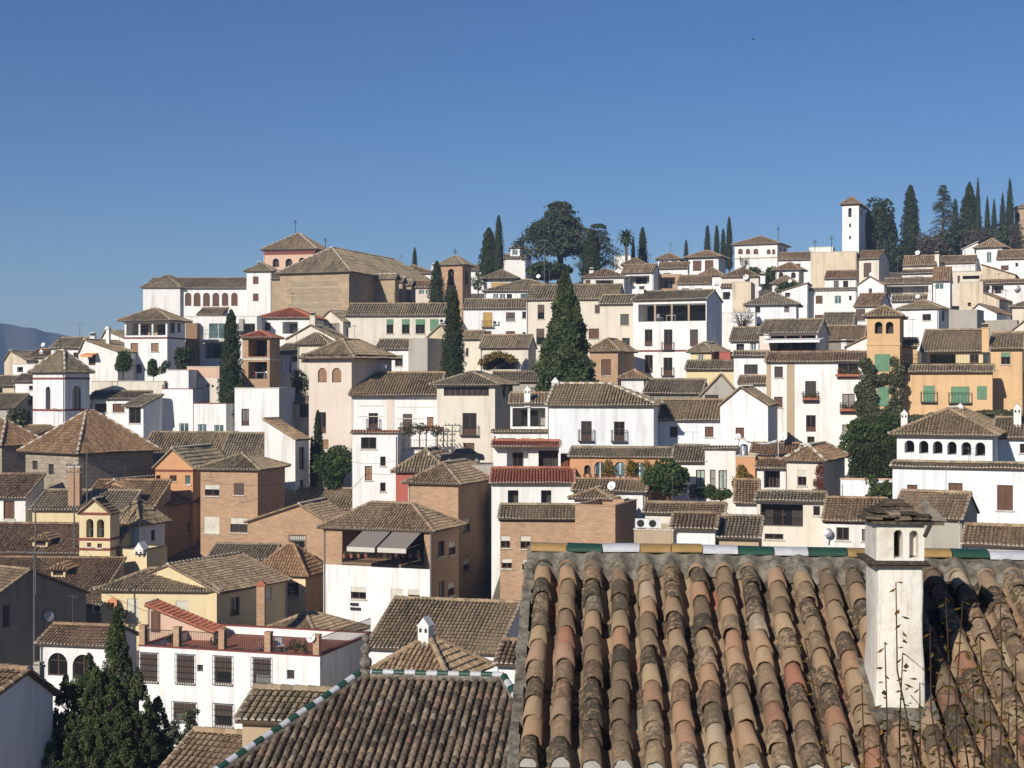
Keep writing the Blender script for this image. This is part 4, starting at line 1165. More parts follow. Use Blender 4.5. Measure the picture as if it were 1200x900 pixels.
H('blank_gable_house', 'cream blank gable with brick courses left of the middle cypress', 496, 541, 399, 450, 184, yaw=-6, roof='gy', ax=516, ay=381, d=8, wall='old_cream', oh=.3)
H('behind_cypress_house', 'shaded cream house right of the middle cypress', 538, 563, 398, 445, 183, yaw=-24, roof='gx', yr=388, xr=572, wall='cream', win='546 408 549 417 w')
H('mirador_house', 'pinkish tower house with two arched timber shutters and tiled pyramid roof', 362, 412, 420, 575, 150, yaw=-24, roof='hip', yr=398, xr=459, wall='pale_pink', win='372.5 431 383 448 xA;389 431 400 448 xA;371 483 382 508 d;377 515 385 526 x', cornice=1, oh=.8)
H('striped_long_house', 'long white house with beige stripes and corbelled brown eaves', 411, 513, 463, 545, 147, yaw=-4, roof='gx', yr=437, d=11, win='432 484 443 502 dr;472 485 483 506 Br;500.5 488.5 508 500 x', cornice=1, oh=.7)
H('strip_window_house', 'tall cream house with a brown strip of top windows', 512, 580, 451, 560, 144, yaw=-10, roof='hip', yr=436, xr=601, wall='cream', win='520 453.5 573 464 m;542 484 558.5 510 dr;543 519 556 537 s', ws='589 452 593 465 w;597 452 600 465 w', oh=.6)
H('back_tile_wing', 'tile roofed wing behind the strip-window house', 577, 634, 447, 470, 160, yaw=-4, roof='shed', yr=436, wall='grey', d=6)
H('coping_white_house', 'plain white block with tile coping before the striped long house', 413, 466, 507, 590, 134, yaw=-6, roof='flat', d=7, coping='tile', tile='red_tile', win='423 512.5 441 526 w;445.5 535 452 546 w;427.5 546 436 563 x;445.5 565.5 452 576 w')
H('pergola_terrace', 'raised white terrace under a plant covered pergola', 466, 515, 528, 585, 136, yaw=-6, roof='flat', d=6, cat='terrace')
H('red_wall_house', 'low red walled house under grey tiles with slim white chimney', 464, 522, 553, 600, 129, yaw=-8, roof='hip', yr=527, d=9, wall='red', ch='504 529 6.5 .2', tile='old')
h_belfry = H('belfry', 'yellow belfry wall with pediment, red bands and two bells in arches', 93, 129, 600.5, 660, 120.6, yaw=-8, roof='gy', ax=111, ay=585.5, d=1.9, wall='yellow', trim='trim_red', band=[602, 632, 643.5], win='101 608 109.5 630 oA 1.0;113.5 608.5 122 630 oA 1.0;102 636 107 641 s;114 637 119.5 642 s', lod=0, oh=.25, cat='belfry', tile='brown')
H('ochre_shed', 'small ochre shed under chunky old tiles left of the green hip ridge', 284, 372, 842, 890, 47, yaw=-10, roof='gx', yr=809, wall='tan', tile='old', lod=0, cat='shed', oh=.35)
H('lowest_tile_roof', 'lowest tile roof among potted plants at the bottom edge', 196, 268, 902, 940, 53, yaw=-16, roof='shed', yr=860, wall='tan', tile='tan_tile', lod=0, cat='shed')
# ------------------------------------------------------------------ middle
H('brick_bell_tower', 'brown brick bell tower with one arched opening and small cross', 516, 542, 311, 365, 226, yaw=-22, roof='hip', yr=300.5, xr=552, wall='brick', win='525 315 532 334 oA 1.2', ws='545 317 549 333 oA .8', cat='bell tower', ant='533.5 292 .5', oh=.4)
H('hill_white_house', 'low white house under brown hips left of the brick bell tower', 452, 508, 321, 340, 262, roof='hip', yr=311, d=10, tile='tan_tile', ch='508 309 4 .3 b')
H('twin_window_house', 'small house with two white windows left of the brick bell tower', 487, 509, 337, 360, 236, roof='shed', yr=329, win='491 340 497.5 345 T;499 340 504 345 T', tile='brown', wall='pale_pink')
H('sliver_white_house', 'white sliver house just right of the brick bell tower', 549, 567, 317, 335, 272, roof='shed', yr=311, win='557 319 562 323.5 w', d=6)
H('ochre_door_house', 'white house with broad ochre shutter under a hipped roof', 571, 602, 326.5, 345, 237, roof='hip', yr=316.5, d=9, win='576 331 595 337.5 y', oh=.9)
H('ribbon_window_house', 'white house with a ribbon of small windows below the cedar', 568, 660, 341.5, 356, 222, roof='hip', yr=328, d=11, win='578 344.5 584 350 T;586 344.5 592.5 350 T;594 344.5 600 350 w;610 344 632 351 T', dish='631 324 2.6 .5')
H('ochre_blind_house', 'bluish white house with tall ochre blind and small balcony', 543, 617, 361.5, 410, 209, yaw=-2, roof='gx', yr=351, d=9, wall='white_blue', win='566 366 577 383.5 yr;593 366 603.5 376 j;612 365 617 373 w;566 388 576 393 s;593 388 603.5 393 s;612 389 617 396 T')
H('cream_long_house', 'cream four window house left of the great conifer', 617, 724, 351.5, 410, 201, yaw=-2, roof='gx', yr=334, d=11, wall='cream', win='630 357 638 374 j;628.5 385 638 404 j;697 357 703 367 B;690 385 702 397 s', xz=1)
H('tall_cream_house', 'tall cream house with two square brown windows', 703, 742, 356.5, 430, 187, yaw=-6, roof='gx', yr=346, d=7, wall='cream', win='727 368 737 381 w;729 396 738 405 w')
H('open_terrace_house', 'white house with open roof terrace over three tall windows and dark side', 742, 828, 352, 450, 180, yaw=-8, roof='gx', yr=341, xr=846, win='748 356 827 376.5 Lprk 4;755.5 386 764.5 406 d;778 386 788 410 dr;808.5 386 818 406 d;755.5 416 765 437 d;777.5 419 788 440 dr', band=[411], trim='trim_red', wall='white', pm='tan', ch='752 335 7 .4 b')
H('pink_brick_house', 'pink brick house with brown window right of the great conifer', 691, 724, 412, 465, 172, yaw=-10, roof='hip', yr=397, xr=743, wall='brick', win='704.5 421 716 440 s', tile='tan_tile')
H('little_white_tower', 'little white tower with pyramid tile cap behind the blue-white house', 728, 754.5, 443.5, 480, 150, roof='hip', yr=434.5, d=4, tile='tan_tile')
H('dark_wall_roof', 'long tiled roof over a dark recessed wall', 755, 822, 461, 485, 146, roof='gx', yr=445, d=8, wall='dark_grey')  # dark render puts the wall's shade into its colour
H('vine_pergola_house', 'cream house with yellow vine pergola under a dark roof', 563, 619, 408, 450, 178, yaw=-14, roof='gx', yr=393, xr=628, wall='cream', win='566 416 606 433 LAk 2')
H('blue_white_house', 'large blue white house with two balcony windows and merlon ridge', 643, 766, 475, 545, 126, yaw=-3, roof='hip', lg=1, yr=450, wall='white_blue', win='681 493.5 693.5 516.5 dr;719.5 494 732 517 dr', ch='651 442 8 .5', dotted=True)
H('shaded_terrace_house', 'narrow white house with shaded plant terrace left of the blue-white house', 598, 642, 473, 545, 131.5, yaw=-3, roof='shed', yr=461, win='600.5 478 639 500 Lpr 3.5', pm='frame_white', bm='grey', ch='618 452 7 .05')
H('terrace_block', 'low white terrace base with two ochre shutters below the shaded plant terrace', 578, 642, 506, 545, 126.5, yaw=-3, roof='flat', d=4.8, coping='tile', win='583 513.5 604 518 w;611 513.5 622 518 y;629 513.5 637 518 y', cat='terrace')
H('small_square_house', 'white house with two square windows right of the blue-white house', 768, 846, 492, 540, 129, yaw=-3, roof='gx', yr=469, d=9, wall='white_blue', win='785 500 794 512 s;826 500 836 512 s')
H('white_gable_house', 'tall white gable with tiny round vent', 844, 900, 474, 560, 127, yaw=-6, roof='gy', ax=868, ay=453.5, d=11, wall='white', win='862 501 872 513 s;867.5 463.5 870 466 o .2', oh=.3)
H('grey_party_gable', 'grey beige windowless gable rising behind the white gable', 822, 866, 462, 480, 138, yaw=-8, roof='gy', ax=845, ay=438, d=8, wall='grey', win='826 461 842 467 o .4')
H('arcade_terracotta_house', 'terracotta arcade with teal arched windows and white niche', 668, 786, 535, 590, 116.6, yaw=-3, roof='shed', yr=525, oh=.2, wall='orange', win='696.5 541 709.5 562.5 TA;720 541 733 560 TA;743 541.5 756 562.5 TA;766 542 778 560 TA;684.5 545 692 556 oA .4', tile='old')
H('arcade_terrace', 'tiled terrace edge with a row of red flower pots', 672, 756, 575, 600, 112.6, yaw=-3, roof='shed', yr=562, wall='white', d=3, cat='terrace')
H('curtain_house', 'white house with pale green curtains behind the round tree', 826, 862, 525.5, 595, 121, yaw=-3, roof='flat', d=7, coping='tile', win='842 551 852 573 C;832 550.5 838.5 578 d', wall='white', tile='old')
H('curtain_side_house', 'lower white wing with one green curtain beside the round tree', 787, 827, 541, 595, 122, yaw=-3, roof='shed', yr=522.5, win='815.5 550.5 826 570.5 C', wall='white')
H('red_roof_house', 'white house with bright red tile lean-to and deep open rooms', 576, 672, 566, 605, 114, yaw=-2, roof='shed', yr=549, d=2.8, tile='red_tile', win='595 574.5 607.5 590 o .8;634 574.5 646 590 o .8')
H('red_canopy_house', 'white rooms under a red tile canopy above the bright red lean-to', 578, 655, 522.5, 570, 117.4, yaw=-2, roof='shed', yr=517, d=5, tile='red_tile', oh=.9, win='594 528 619 547 L 2.5;631 528 656 552 Lk 3', wall='white', bm='white')
H('pale_roof_shed', 'small white house with tan roof behind the brick block', 673, 712, 584, 620, 111, yaw=-12, roof='hip', yr=573, xr=757, wall='white', tile='tan_tile', ch='735 584 10 .02', win='', ws='')
H('ochre_post_house', 'narrow ochre and white wall between brick block and round tree', 746, 759, 580, 620, 112, roof='flat', d=3, wall='ochre')
H('long_tile_strip', 'long low tile strip with red ridge pots below the round tree', 756, 848, 600, 625, 103, yaw=-3, roof='shed', yr=590, d=4, wall='cream', tile='tan_tile')
H('little_gable_shed', 'little tile shed right of the two air conditioners', 788, 838, 619, 640, 92, yaw=-12, roof='gx', yr=602, d=6, wall='white', tile='tan_tile', cat='shed')
H('acunit_roof_house', 'grey service house carrying two white air conditioners', 743, 789, 621, 645, 92, roof='flat', d=4, wall='tan')
H('old_patch_roof', 'old sagging tile roof beside the glazed terrace', 842, 889, 629, 650, 92, roof='shed', yr=606, wall='tan', tile='old')
H('steep_tile_house', 'steep brown tile gable left of the glazed terrace', 862, 888, 589, 625, 105, yaw=-10, roof='shed', yr=563, wall='white', tile='brown')
H('glazed_terrace_house', 'cream house with dark glazed terrace and chairs', 887, 966, 586, 640, 103, yaw=-2, roof='shed', yr=577, d=6, wall='cream', win='891 591 941 617 Lkr 3;953 593 961 604 w;896 625.5 918 632 w', tile='old')
H('satellite_house', 'white house with tan roof and grey dish left of the old chimney', 966, 1035, 609, 650, 97, yaw=-4, roof='gx', yr=584.5, d=9, wall='white', tile='tan_tile', win='980 618 995 633 w;1010 620 1020 634 w', dish='971 624 5.5 -.02 steel', cornice=1)
H('pyramid_villa', 'small cream villa with dotted pyramid roof and creeper on its corner', 922, 963, 539.5, 595, 115, yaw=-14, roof='hip', yr=522, xr=990, wall='cream', win='934.5 551 945 569 h', tile='brown', dotted=True, ch='941 520 6 .5 b')
H('porch_lean_to', 'little porch with tile roof between orange pillar and villa', 887, 921, 548, 590, 117, yaw=-4, roof='shed', yr=538, wall='white', win='895 552 914 572 Lk 1.5', tile='brown')
H('satellite_tank_house', 'orange walled house with metal tank and white sail on its roof', 862, 885, 535, 585, 118, yaw=-6, roof='flat', d=5, wall='orange', dish='865.5 511 3.4 .0')
H('back_strip_roof', 'low strip of brown tiles behind the white sail', 880, 934, 534, 560, 124, roof='shed', yr=520, wall='grey', tile='brown')
H('tall_white_house', 'tall white town house with brown pilasters and flowered balconies', 898, 1016, 424, 545, 146, yaw=-4, roof='shed', yr=413, d=9, wall='white', win='907.5 429.5 917.5 442.5 w;907 465 917 477.5 s;943.5 446.5 956.5 470 drf;944.5 486.5 956 506 d;946 511.5 954.5 520 w;982 426.5 1006 442.5 wf;987 461.5 1001.5 483 drf;987 497.5 1000.5 506 w', tile='brown')
H('loggia_terrace_house', 'house with long white awning over a roof terrace above the tall white house', 890, 958, 391, 425, 158, yaw=-10, roof='gx', yr=375, xr=971, wall='pale_pink', win='903 393 956 411 Lpk 3', tile='old', ch='898.5 392 6 -.3 b')
H('white_gable_left', 'white house with broad brown window left of the tall white house', 860, 899, 417, 480, 153, yaw=-4, roof='shed', yr=412, d=7, win='872 427 888 438.5 w', wall='white')
H('porch_tile_house', 'low tiled porch against the tall white house', 866, 898, 450, 480, 148.5, yaw=-4, roof='shed', yr=441, wall='white', d=4, tile='tan_tile')
H('teal_door_house', 'white house with teal door and broken terrace above the red wall', 856, 889, 400, 425, 173, roof='gx', yr=384, d=8, win='879.5 402.5 886.5 411 T;863 403 872 412 o .5')
H('yellow_window_house', 'pale yellow house with small window and dotted hip roof', 809, 834, 413, 440, 166, yaw=-16, roof='hip', yr=401.5, xr=852, wall='yellow', win='817.5 416 824.5 423.5 T', tile='old')
H('lower_yellow_house', 'lower pale yellow house with tile apron left of the white gable', 804, 860, 433, 470, 160, roof='shed', yr=423, wall='yellow', d=4)
H('red_wall_block', 'small dark red wall block between yellow house and broken terrace', 843, 856, 413, 435, 165, roof='flat', wall='red', d=3, coping='red')
# ------------------------------------------------------------------ ochre house and the big arched house
H('ochre_tower_house', 'ochre tower with twin black arches and green blinds in ivy', 1016, 1054.5, 371, 500, 136, yaw=-6, roof='hip', yr=359, d=6, wall='ochre', win='1025 377 1034 391 oA .8;1038 377 1047 391 oA .8;1025 415 1043 435 G;1028 453 1042 476 G', tile='old', band=[403.5], trim='ochre', oh=.35)
H('ochre_stair_block', 'plain ochre block under tiles attached right of the twin-arch tower', 1054.5, 1075, 406, 450, 139, roof='shed', yr=397, wall='ochre', d=3.5, yaw=-14)
H('ochre_long_house', 'long ochre house with three green blinds under a tiled parapet', 1055, 1163, 436, 510, 137, yaw=-3, roof='shed', yr=428, d=2.2, wall='ochre', win='1082 452 1095.5 471 Gr;1114.5 453 1136 472 Gr;1145 452.5 1156.5 468 G', tile='old')
H('ochre_terrace_house', 'cream terrace house with white parasols behind the green blinds', 1080, 1152, 412, 440, 143.5, yaw=-3, roof='gx', yr=387, d=12, wall='yellow', win='1087 414 1120 428 Lk 2;1136.5 415 1147 428 d', tile='old')
H('ochre_gable_house', 'ochre gable house with pinnacle chimney and one small green blind', 1161, 1198, 409, 500, 138.5, yaw=-4, roof='shed', yr=390, wall='ochre', d=7, win='1173 413 1184 427 g', ch='1155 379 8 .0 b ochre')
H('orange_low_house', 'orange wall house at the right edge beside the green blinds', 1166, 1225, 439, 500, 140.5, yaw=-3, roof='flat', d=5, wall='ochre', coping='slate')
H('arched_gallery_house', 'white house with six arched openings under a tiled pyramid roof', 1051, 1163, 509, 560, 106, yaw=-22, roof='hip', yr=479.5, xr=1179, wall='white_blue', win='1060 516 1071.5 530.5 oA 1.6;1077 516.5 1088 531.5 oA 1.6;1093 517 1104.5 532 oA 1.6;1110 517.5 1121 533 oA 1.6;1126.5 518 1138 534 oA 1.6;1143 518.5 1154.5 534.5 oA 1.6', ch='1060 480 7.5 .1;1125.5 472 7 .6', lod=0, oh=.5)
H('gallery_lower_house', 'white lower storey with a tile skirt under the six arches', 1046, 1225, 546, 625, 105, yaw=-22, roof='shed', yr=544, d=1.4, wall='white_blue', win='1063 568 1075 575.5 s;1111.5 566 1128 578 s;1168.5 568.5 1187 598 s', oh=.3, lod=0)
H('gallery_right_wing', 'white right wing with tile roof and tall white chimney beside the six arches', 1164, 1230, 513, 560, 109, yaw=-22, roof='gx', yr=490, d=8, wall='white_blue', win='1195 520 1206 531 w', ch='1192.5 473 8.5 .3', lod=0)
H('grey_gable_annex', 'tiled annex with grey shaded gable end below the six arches', 1048, 1127, 605, 640, 95, yaw=-12, roof='gx', yr=577, xr=1145, wall='grey', tile='tan_tile', lod=0)  # grey plaster carries the shade of the gable end in its colour
H('corner_tile_roof', 'tan roof at the right edge beyond the foreground ridge', 1130, 1230, 637, 660, 84, roof='gx', yr=617, d=8, wall='cream', tile='tan_tile', lod=0)
H('garden_wall', 'white garden wall below the clipped ivy hedge', 985, 1046, 562, 600, 112, yaw=-14, roof='flat', d=1, wall='white_blue', cat='wall', coping='pink')
# ------------------------------------------------------------------ upper right hill
H('hill_mansion', 'white hilltop mansion with arched windows and brown hipped roof', 861, 911, 287, 325, 300, yaw=-14, roof='hip', yr=277, xr=923, win='865 291.5 870.5 298 sA;874 291.5 879 298 sA;883 291.5 888.5 298 sA;898.5 292 903 298 sA;905 292 908.5 298 sA', ws='914 291 916 298 s;918.5 291 920.5 297 s', band=[302.5], trim='tan', oh=.6, tile='tan_tile', ant='912 266 .9')
H('minaret_tower', 'slim white church tower with tiled pyramid cap on the skyline', 987, 1006.5, 240, 312, 320, yaw=-22, roof='hip', yr=230.5, xr=1014.5, win='994 243.5 998 254.5 oA .8;995 262 997.3 266.5 o .4;995 276.5 997.3 280.5 o .4', ws='1009 245 1011 254 oA .6', band=[240.8], trim='trim_red', cat='tower', tile='tan_tile', oh=.5)
H('skyline_white_house', 'white house with brown roof between mansion and slim tower', 912, 950, 305, 330, 286, roof='gx', yr=296, d=9, win='933 309 938 314 s', tile='tan_tile')
H('crenel_house', 'white battlemented wall left of the slim tower', 948, 976, 290, 305, 300, roof='flat', d=6)
H('cream_party_block', 'big bare cream party wall block below the slim tower', 950, 1004, 296, 350, 262, yaw=-2, roof='flat', d=8, wall='old_cream', ant='974.5 277 .5;955 281 .5')
H('cream_window_house', 'cream house with one tall dark window right of the bare party wall', 1003.5, 1030, 304, 345, 261, yaw=-16, roof='gx', yr=294, xr=1042, wall='cream', win='1012 308 1021 325 B', tile='brown')
H('twin_dormer_house', 'white house with two small windows under a tile strip', 966.5, 1004, 327, 350, 250, roof='shed', yr=317.5, d=4, win='977 329 983 337 w;988 329 994 337 w', tile='brown')
H('three_window_house', 'broad white house with three windows below the bare party wall', 944.5, 1004, 341, 385, 242, roof='shed', yr=338, d=5, win='956 346.5 964 356 s;978 346.5 986 356 T;995 346.5 998 352 w;955 369 965 374.5 s', oh=.2)
H('white_slope_house', 'white wall with slanting top left of the three-window house', 916, 946, 341, 375, 240, roof='shedr', yr=331.5, d=8, win='920 343 926 348 o .3')
H('arched_cottage', 'white cottage with two arched windows under a hipped roof', 909, 936, 317, 335, 263, yaw=-12, roof='hip', yr=308, xr=942, win='912.5 319 918 326 wA;927 319 932.5 326 wA', oh=.6, tile='brown')
H('bush_roof_house', 'low tan hipped roof among bushes below the arched cottage', 905, 934, 333, 350, 252, roof='hip', yr=323, d=8, tile='tan_tile')
H('blue_hip_house', 'bluish white house with hipped roof and two small windows', 876, 933, 357.5, 395, 216, yaw=-14, roof='hip', yr=343, wall='white_blue', win='885 359.5 891 366.5 w;919 359 925 366 w;882 379 890.5 383 s', oh=.6)
H('stained_party_house', 'stained cream block behind the bare tree', 858, 880, 331, 372, 223, roof='flat', d=7, wall='old_cream', ch='894 320 5.5 .0 b')
H('balcony_strip_house', 'narrow white house with dark balcony left of the stained block', 845, 858, 337, 372, 224, roof='shed', yr=333, d=5, win='847 342 856 351 Lr 1.5')
H('tan_hip_house', 'tan hipped roof house with white dish right of the lookout villa', 847, 889, 325, 345, 246, roof='hip', yr=314, d=9, tile='tan_tile', wall='pale_pink', dish='874.5 325 3.4 -.02')
H('tan_hip_small', 'small tan pyramid roof below the lookout villa', 820, 847, 323.5, 345, 250, roof='hip', yr=314, d=8, tile='tan_tile')
H('lookout_villa', 'white villa with two wide dark openings below the four cypresses', 807, 842, 302, 335, 270, yaw=-14, roof='hip', yr=294, xr=850, win='812 305.5 822 317.5 s;826 305 836 317 s', oh=.7, tile='tan_tile')
H('loggia_cottage', 'white cottage with shaded corner loggia left of the lookout villa', 771, 796, 304, 330, 276, roof='hip', yr=297, d=8, win='773 305 783 312 L 2;787 305 794 310 L 2', tile='tan_tile', oh=.5)
H('white_terrace_house', 'white house under sloping tan roof below the corner loggia', 771, 806, 315, 340, 262, roof='shed', yr=307.5, win='777 320 786 324 s', tile='tan_tile', d=6)
H('brown_roof_long_house', 'white house with dark brown roof below the lookout villa', 794, 832, 333, 355, 233, roof='shed', yr=323, win='799 338 807.5 341 w;814 338 823 341 w', tile='brown', d=6, ch='840 329 5 .1;832 335 5 .0 b')
H('brick_patio_house', 'small brown brick house with glazed patio', 763, 797, 322, 350, 240, roof='flat', d=5, wall='brick', win='773 325 791 338 L 2')
H('white_loggia_house', 'white house with dark loggia under tan tiles right of the palm', 729, 766, 320.5, 345, 239, yaw=-10, roof='gx', yr=310.5, xr=772, win='735 323 761 333 L 2', tile='tan_tile')
H('brown_back_roof', 'brown pyramid roof behind the white loggia house', 730, 757, 311, 325, 256, roof='hip', yr=302.5, d=9, wall='pale_pink', tile='brown')
H('long_brown_roof_house', 'white house with long brown roof below the cedars', 684, 731, 325.5, 345, 237, roof='hip', yr=315.5, d=9, win='686 328 692 334 s;698 328 719 334 L 2', ch='693.5 314 5 .3 b', tile='brown')
H('palm_white_house', 'bit of white house beside the palm', 720, 742, 300, 318, 300, roof='flat', d=6)
H('glass_lantern_house', 'white lookout house with glazed lantern left of the cedar', 598, 609, 291, 320, 300, yaw=-20, roof='hip', yr=288, xr=623, wall='white', win='600 293 606.5 299 T', ws='611 293 620 299 T', oh=.3)
H('lantern_base_house', 'pale lower block of the glazed lantern house', 590, 616, 303, 325, 299, roof='shed', yr=298, d=4, wall='white', tile='tan_tile')
H('cream_plain_gable', 'cream house with plain sloping roof and ornamental chimney', 1058, 1096, 312, 335, 256, roof='gx', yr=300, d=8, wall='cream', tile='tan_tile', ch='1098 295 5 .2 b cream', dish='1075.5 296.5 3 .5')
H('tile_patch_house', 'tile roofed house right of the ornamental chimney', 1101, 1143, 309, 330, 259, roof='gx', yr=300, d=8, tile='tan_tile')
H('arched_window_villa', 'white villa with one tall arched window and hipped roof', 1144, 1174.5, 291, 325, 262, yaw=-14, roof='hip', yr=280, xr=1187, win='1156 295 1162 308 TA', oh=.5, tile='tan_tile')
H('white_lean_roof', 'white sloping block left of the tall arched window villa', 1128, 1146, 292, 315, 264, roof='shedr', yr=283, d=6, tile='mortar')
H('right_edge_white_house', 'white house with small shutters at the right edge of the hill', 1168, 1222, 304, 335, 253, roof='gx', yr=293, d=9, win='1173 311 1182 317 s;1190 308 1193 312.5 w', tile='tan_tile')
H('slanting_cream_house', 'cream and tan house with slanting roof below the white villa', 1151, 1190, 310, 345, 241, roof='shedl', yr=322, d=9, wall='old_cream', tile='brown')
H('terrace_rail_house', 'cream terrace house with low brick railing', 1113, 1151, 319, 350, 244, roof='flat', d=6, win='1128 323 1148 327 o 1;1122 323 1125 332 s', wall='cream', coping='brick')
H('flared_white_house', 'narrow white house with steep tile roof and blue window', 1093.5, 1113.5, 330, 360, 228, roof='gx', yr=313.5, d=5, win='1096 332 1106 339 T', tile='brown', wall='white')
H('white_small_gable', 'white gable with tiny window left of the long veranda', 1005, 1036, 334, 365, 230, roof='gy', ax=1020, ay=324, d=7, win='1018 338 1022 344 s', oh=.2)
H('veranda_house', 'long low house with dark veranda under brown tiles', 1036, 1092, 333, 360, 232, roof='shed', yr=326, d=7, win='1038 335 1088 345 L 2', tile='tan_tile', bm='grey')
H('stepped_tile_house', 'cream house with two stepped tile roofs above the veranda', 1057, 1094, 321, 345, 243, roof='shed', yr=316.5, d=4, win='1067 324 1082 326 o .3', tile='brown')
H('square_door_house', 'white house with dark wide door left of the ochre tower', 1001, 1031, 359.5, 400, 206, yaw=-12, roof='gx', yr=344.5, xr=1045, win='1003 362 1014 376 B', tile='brown')
H('hip_corner_house', 'white house with hipped roof and one window right of the ochre tower', 1054, 1100, 362.5, 400, 201, yaw=-12, roof='hip', yr=352, xr=1113, win='1081 368 1091 375.5 w', ws='1104 364 1107 376 w')
H('tile_strip_behind', 'strip of tan tiles above the hip corner house', 1045, 1085, 353.5, 370, 216, roof='shed', yr=346, d=5, tile='tan_tile')
H('grey_roof_block', 'flat grey white rendered block right of the hip corner house', 1112, 1145, 364, 400, 192, yaw=-14, roof='flat', xr=1153, wall='grey')
H('shed_gable_white', 'white gable with brown lean roof behind the grey block', 1135, 1168, 367, 390, 203, yaw=-12, roof='gy', ax=1147, ay=356, d=7, xr=1187, oh=.2, tile='brown')
H('weathered_cream_house', 'weathered cream house with chimney stains', 1124, 1152, 331, 372, 219, roof='flat', d=7, wall='old_cream', win='1134 354.5 1138 359 o .4')
H('weathered_step_house', 'weathered cream stepped house with slanting roof', 1152, 1171, 342, 372, 218, yaw=-14, roof='shedl', yr=350, d=6, wall='old_cream', xr=1185, tile='brown')
H('dish_white_house', 'white house with dark porch and grey satellite dish', 1148, 1205, 333, 360, 226, roof='shed', yr=328, d=6, win='1152 335 1160 340 w;1162 334 1176 344 L 1.5', dish='1192 338 3.6 -.02 steel', tile='brown')
H('edge_tile_house', 'house with olive roof at the right edge below the dish', 1186, 1225, 360, 395, 210, roof='hip', yr=352, d=8, wall='cream')
H('low_grey_terrace', 'low grey terrace wall below the brown lean roof', 1153, 1192, 376, 405, 194, roof='flat', d=5, wall='grey')
H('dentil_gable_house', 'cream gable with brick dentils at the right edge above the ochre house', 1174, 1228, 396, 430, 160, roof='gy', ax=1203, ay=374, d=8, wall='cream', ch='1195 385 8 .05 b')
H('far_stone_bell_tower', 'stone bell tower at the far right edge of the skyline', 1189, 1217, 244.5, 300, 345, roof='hip', yr=238, d=6, wall='church_stone', win='1190.5 249 1195 259 oA 1', cat='bell tower')
H('old_tile_gable', 'brown tile roof house above the loggia terrace', 964, 999, 381.5, 400, 187, roof='gx', yr=367, d=8)
H('tan_tile_terrace', 'tan tile roof behind the right end of the white awning', 966, 1012, 399, 420, 170, roof='gx', yr=382.5, d=8, tile='tan_tile', wall='dark_grey')
H('white_step_gable', 'small white gable wall left of the ochre tower', 992, 1018, 406, 425, 159, roof='shedr', yr=393, d=6, tile='tan_tile', ch='989 398 6 .1 b')
H('patio_wall', 'plain white patio wall behind the bare tree', 846, 885, 367, 402, 213, roof='flat', d=3, cat='wall')
# ------------------------------------------------------------------ ground control beyond and beside the houses
GROUND += [(0, 4, -8), (0, 20, -14), (-15, 30, -17), (15, 30, -15), (-5, 48, -19), (25, 55, -17), (-45, 60, -26), (40, 75, -14), (-70, 90, -26), (-110, 120, -24), (-140, 180, -14),
           (70, 80, -12), (80, 120, -4), (110, 160, 4), (120, 200, 10), (130, 250, 18), (140, 320, 27), (110, 335, 29), (80, 335, 28), (50, 330, 25), (20, 320, 22), (-10, 300, 20), (-40, 300, 17), (-70, 300, 6),
           (-110, 290, -14), (-90, 270, -4), (-150, 260, -20), (-120, 340, -25), (-70, 350, -5), (-180, 300, -30), (-110, 220, -8), (-130, 230, -16), (60, 380, 22), (130, 390, 24), (0, 380, 10), (-80, 380, -10), (10, 290, 20), (170, 330, 26), (-200, 330, -40), (200, 120, -4), (220, 250, 14), (-220, 120, -30)]

for h in HOUSES: build_house(h)

# church side chapels
h = h_church; r_ = h['root']; w_ = h['w']; zt = (450 - 329) / F * 240 - h['zb_']
for i, (y0, wd, ln) in enumerate(((9.2, 3.6, 1.5), (14.5, 2.5, 1.3), (19, 2.1, 1.3), (23.5, 1.6, 1.3))):
    mb = MB(); mb.bx(w_ + .003, w_ + wd, y0, y0 + ln, 0, zt - .2 * i); mb.build('chapel', 'church_stone', r_)
    rm = MB(); z_ = zt - .2 * i
    tile_plane(rm, [(w_ - .0 + .01, y0 - .3, z_), (w_ + wd + .3, y0 - .3, z_), (w_ + wd + .3, y0 + ln / 2, z_ + .9), (w_ + .01, y0 + ln / 2, z_ + .9)], 2)
    tile_plane(rm, [(w_ + wd + .3, y0 + ln + .3, z_), (w_ + .01, y0 + ln + .3, z_), (w_ + .01, y0 + ln / 2, z_ + .9), (w_ + wd + .3, y0 + ln / 2, z_ + .9)], 2, True)
    ridge_line(rm, (w_, y0 + ln / 2, z_ + .93), (w_ + wd + .3, y0 + ln / 2, z_ + .93), dotted=True)
    rm.build('roof', ['old', 'mortar', 'deck'], r_)
mb = MB()
for (x0, x1, y0, y1) in ((341, 396, 329, 336), (337, 399, 337, 345), (341, 396, 346, 354), (337, 399, 355, 362), (341, 396, 363, 372)):
    u0, za = px_on_plane(x0, y1, h['L'], h['a'], -h['b']); u1, zc = px_on_plane(x1, y0, h['L'], h['a'], -h['b'])
    mb.bx(u0, u1, -.03, -.004, za - h['zb_'], zc - h['zb_'])
mb.build('masonry_panel', 'church_panel', r_)


def by_label(s):
    return next(h for h in HOUSES if s in h['label'])


def lxz(h, x, y):
    u, z = px_on_plane(x, y, h['L'], h['a'], -h['b']); return u, z - h['zb_']


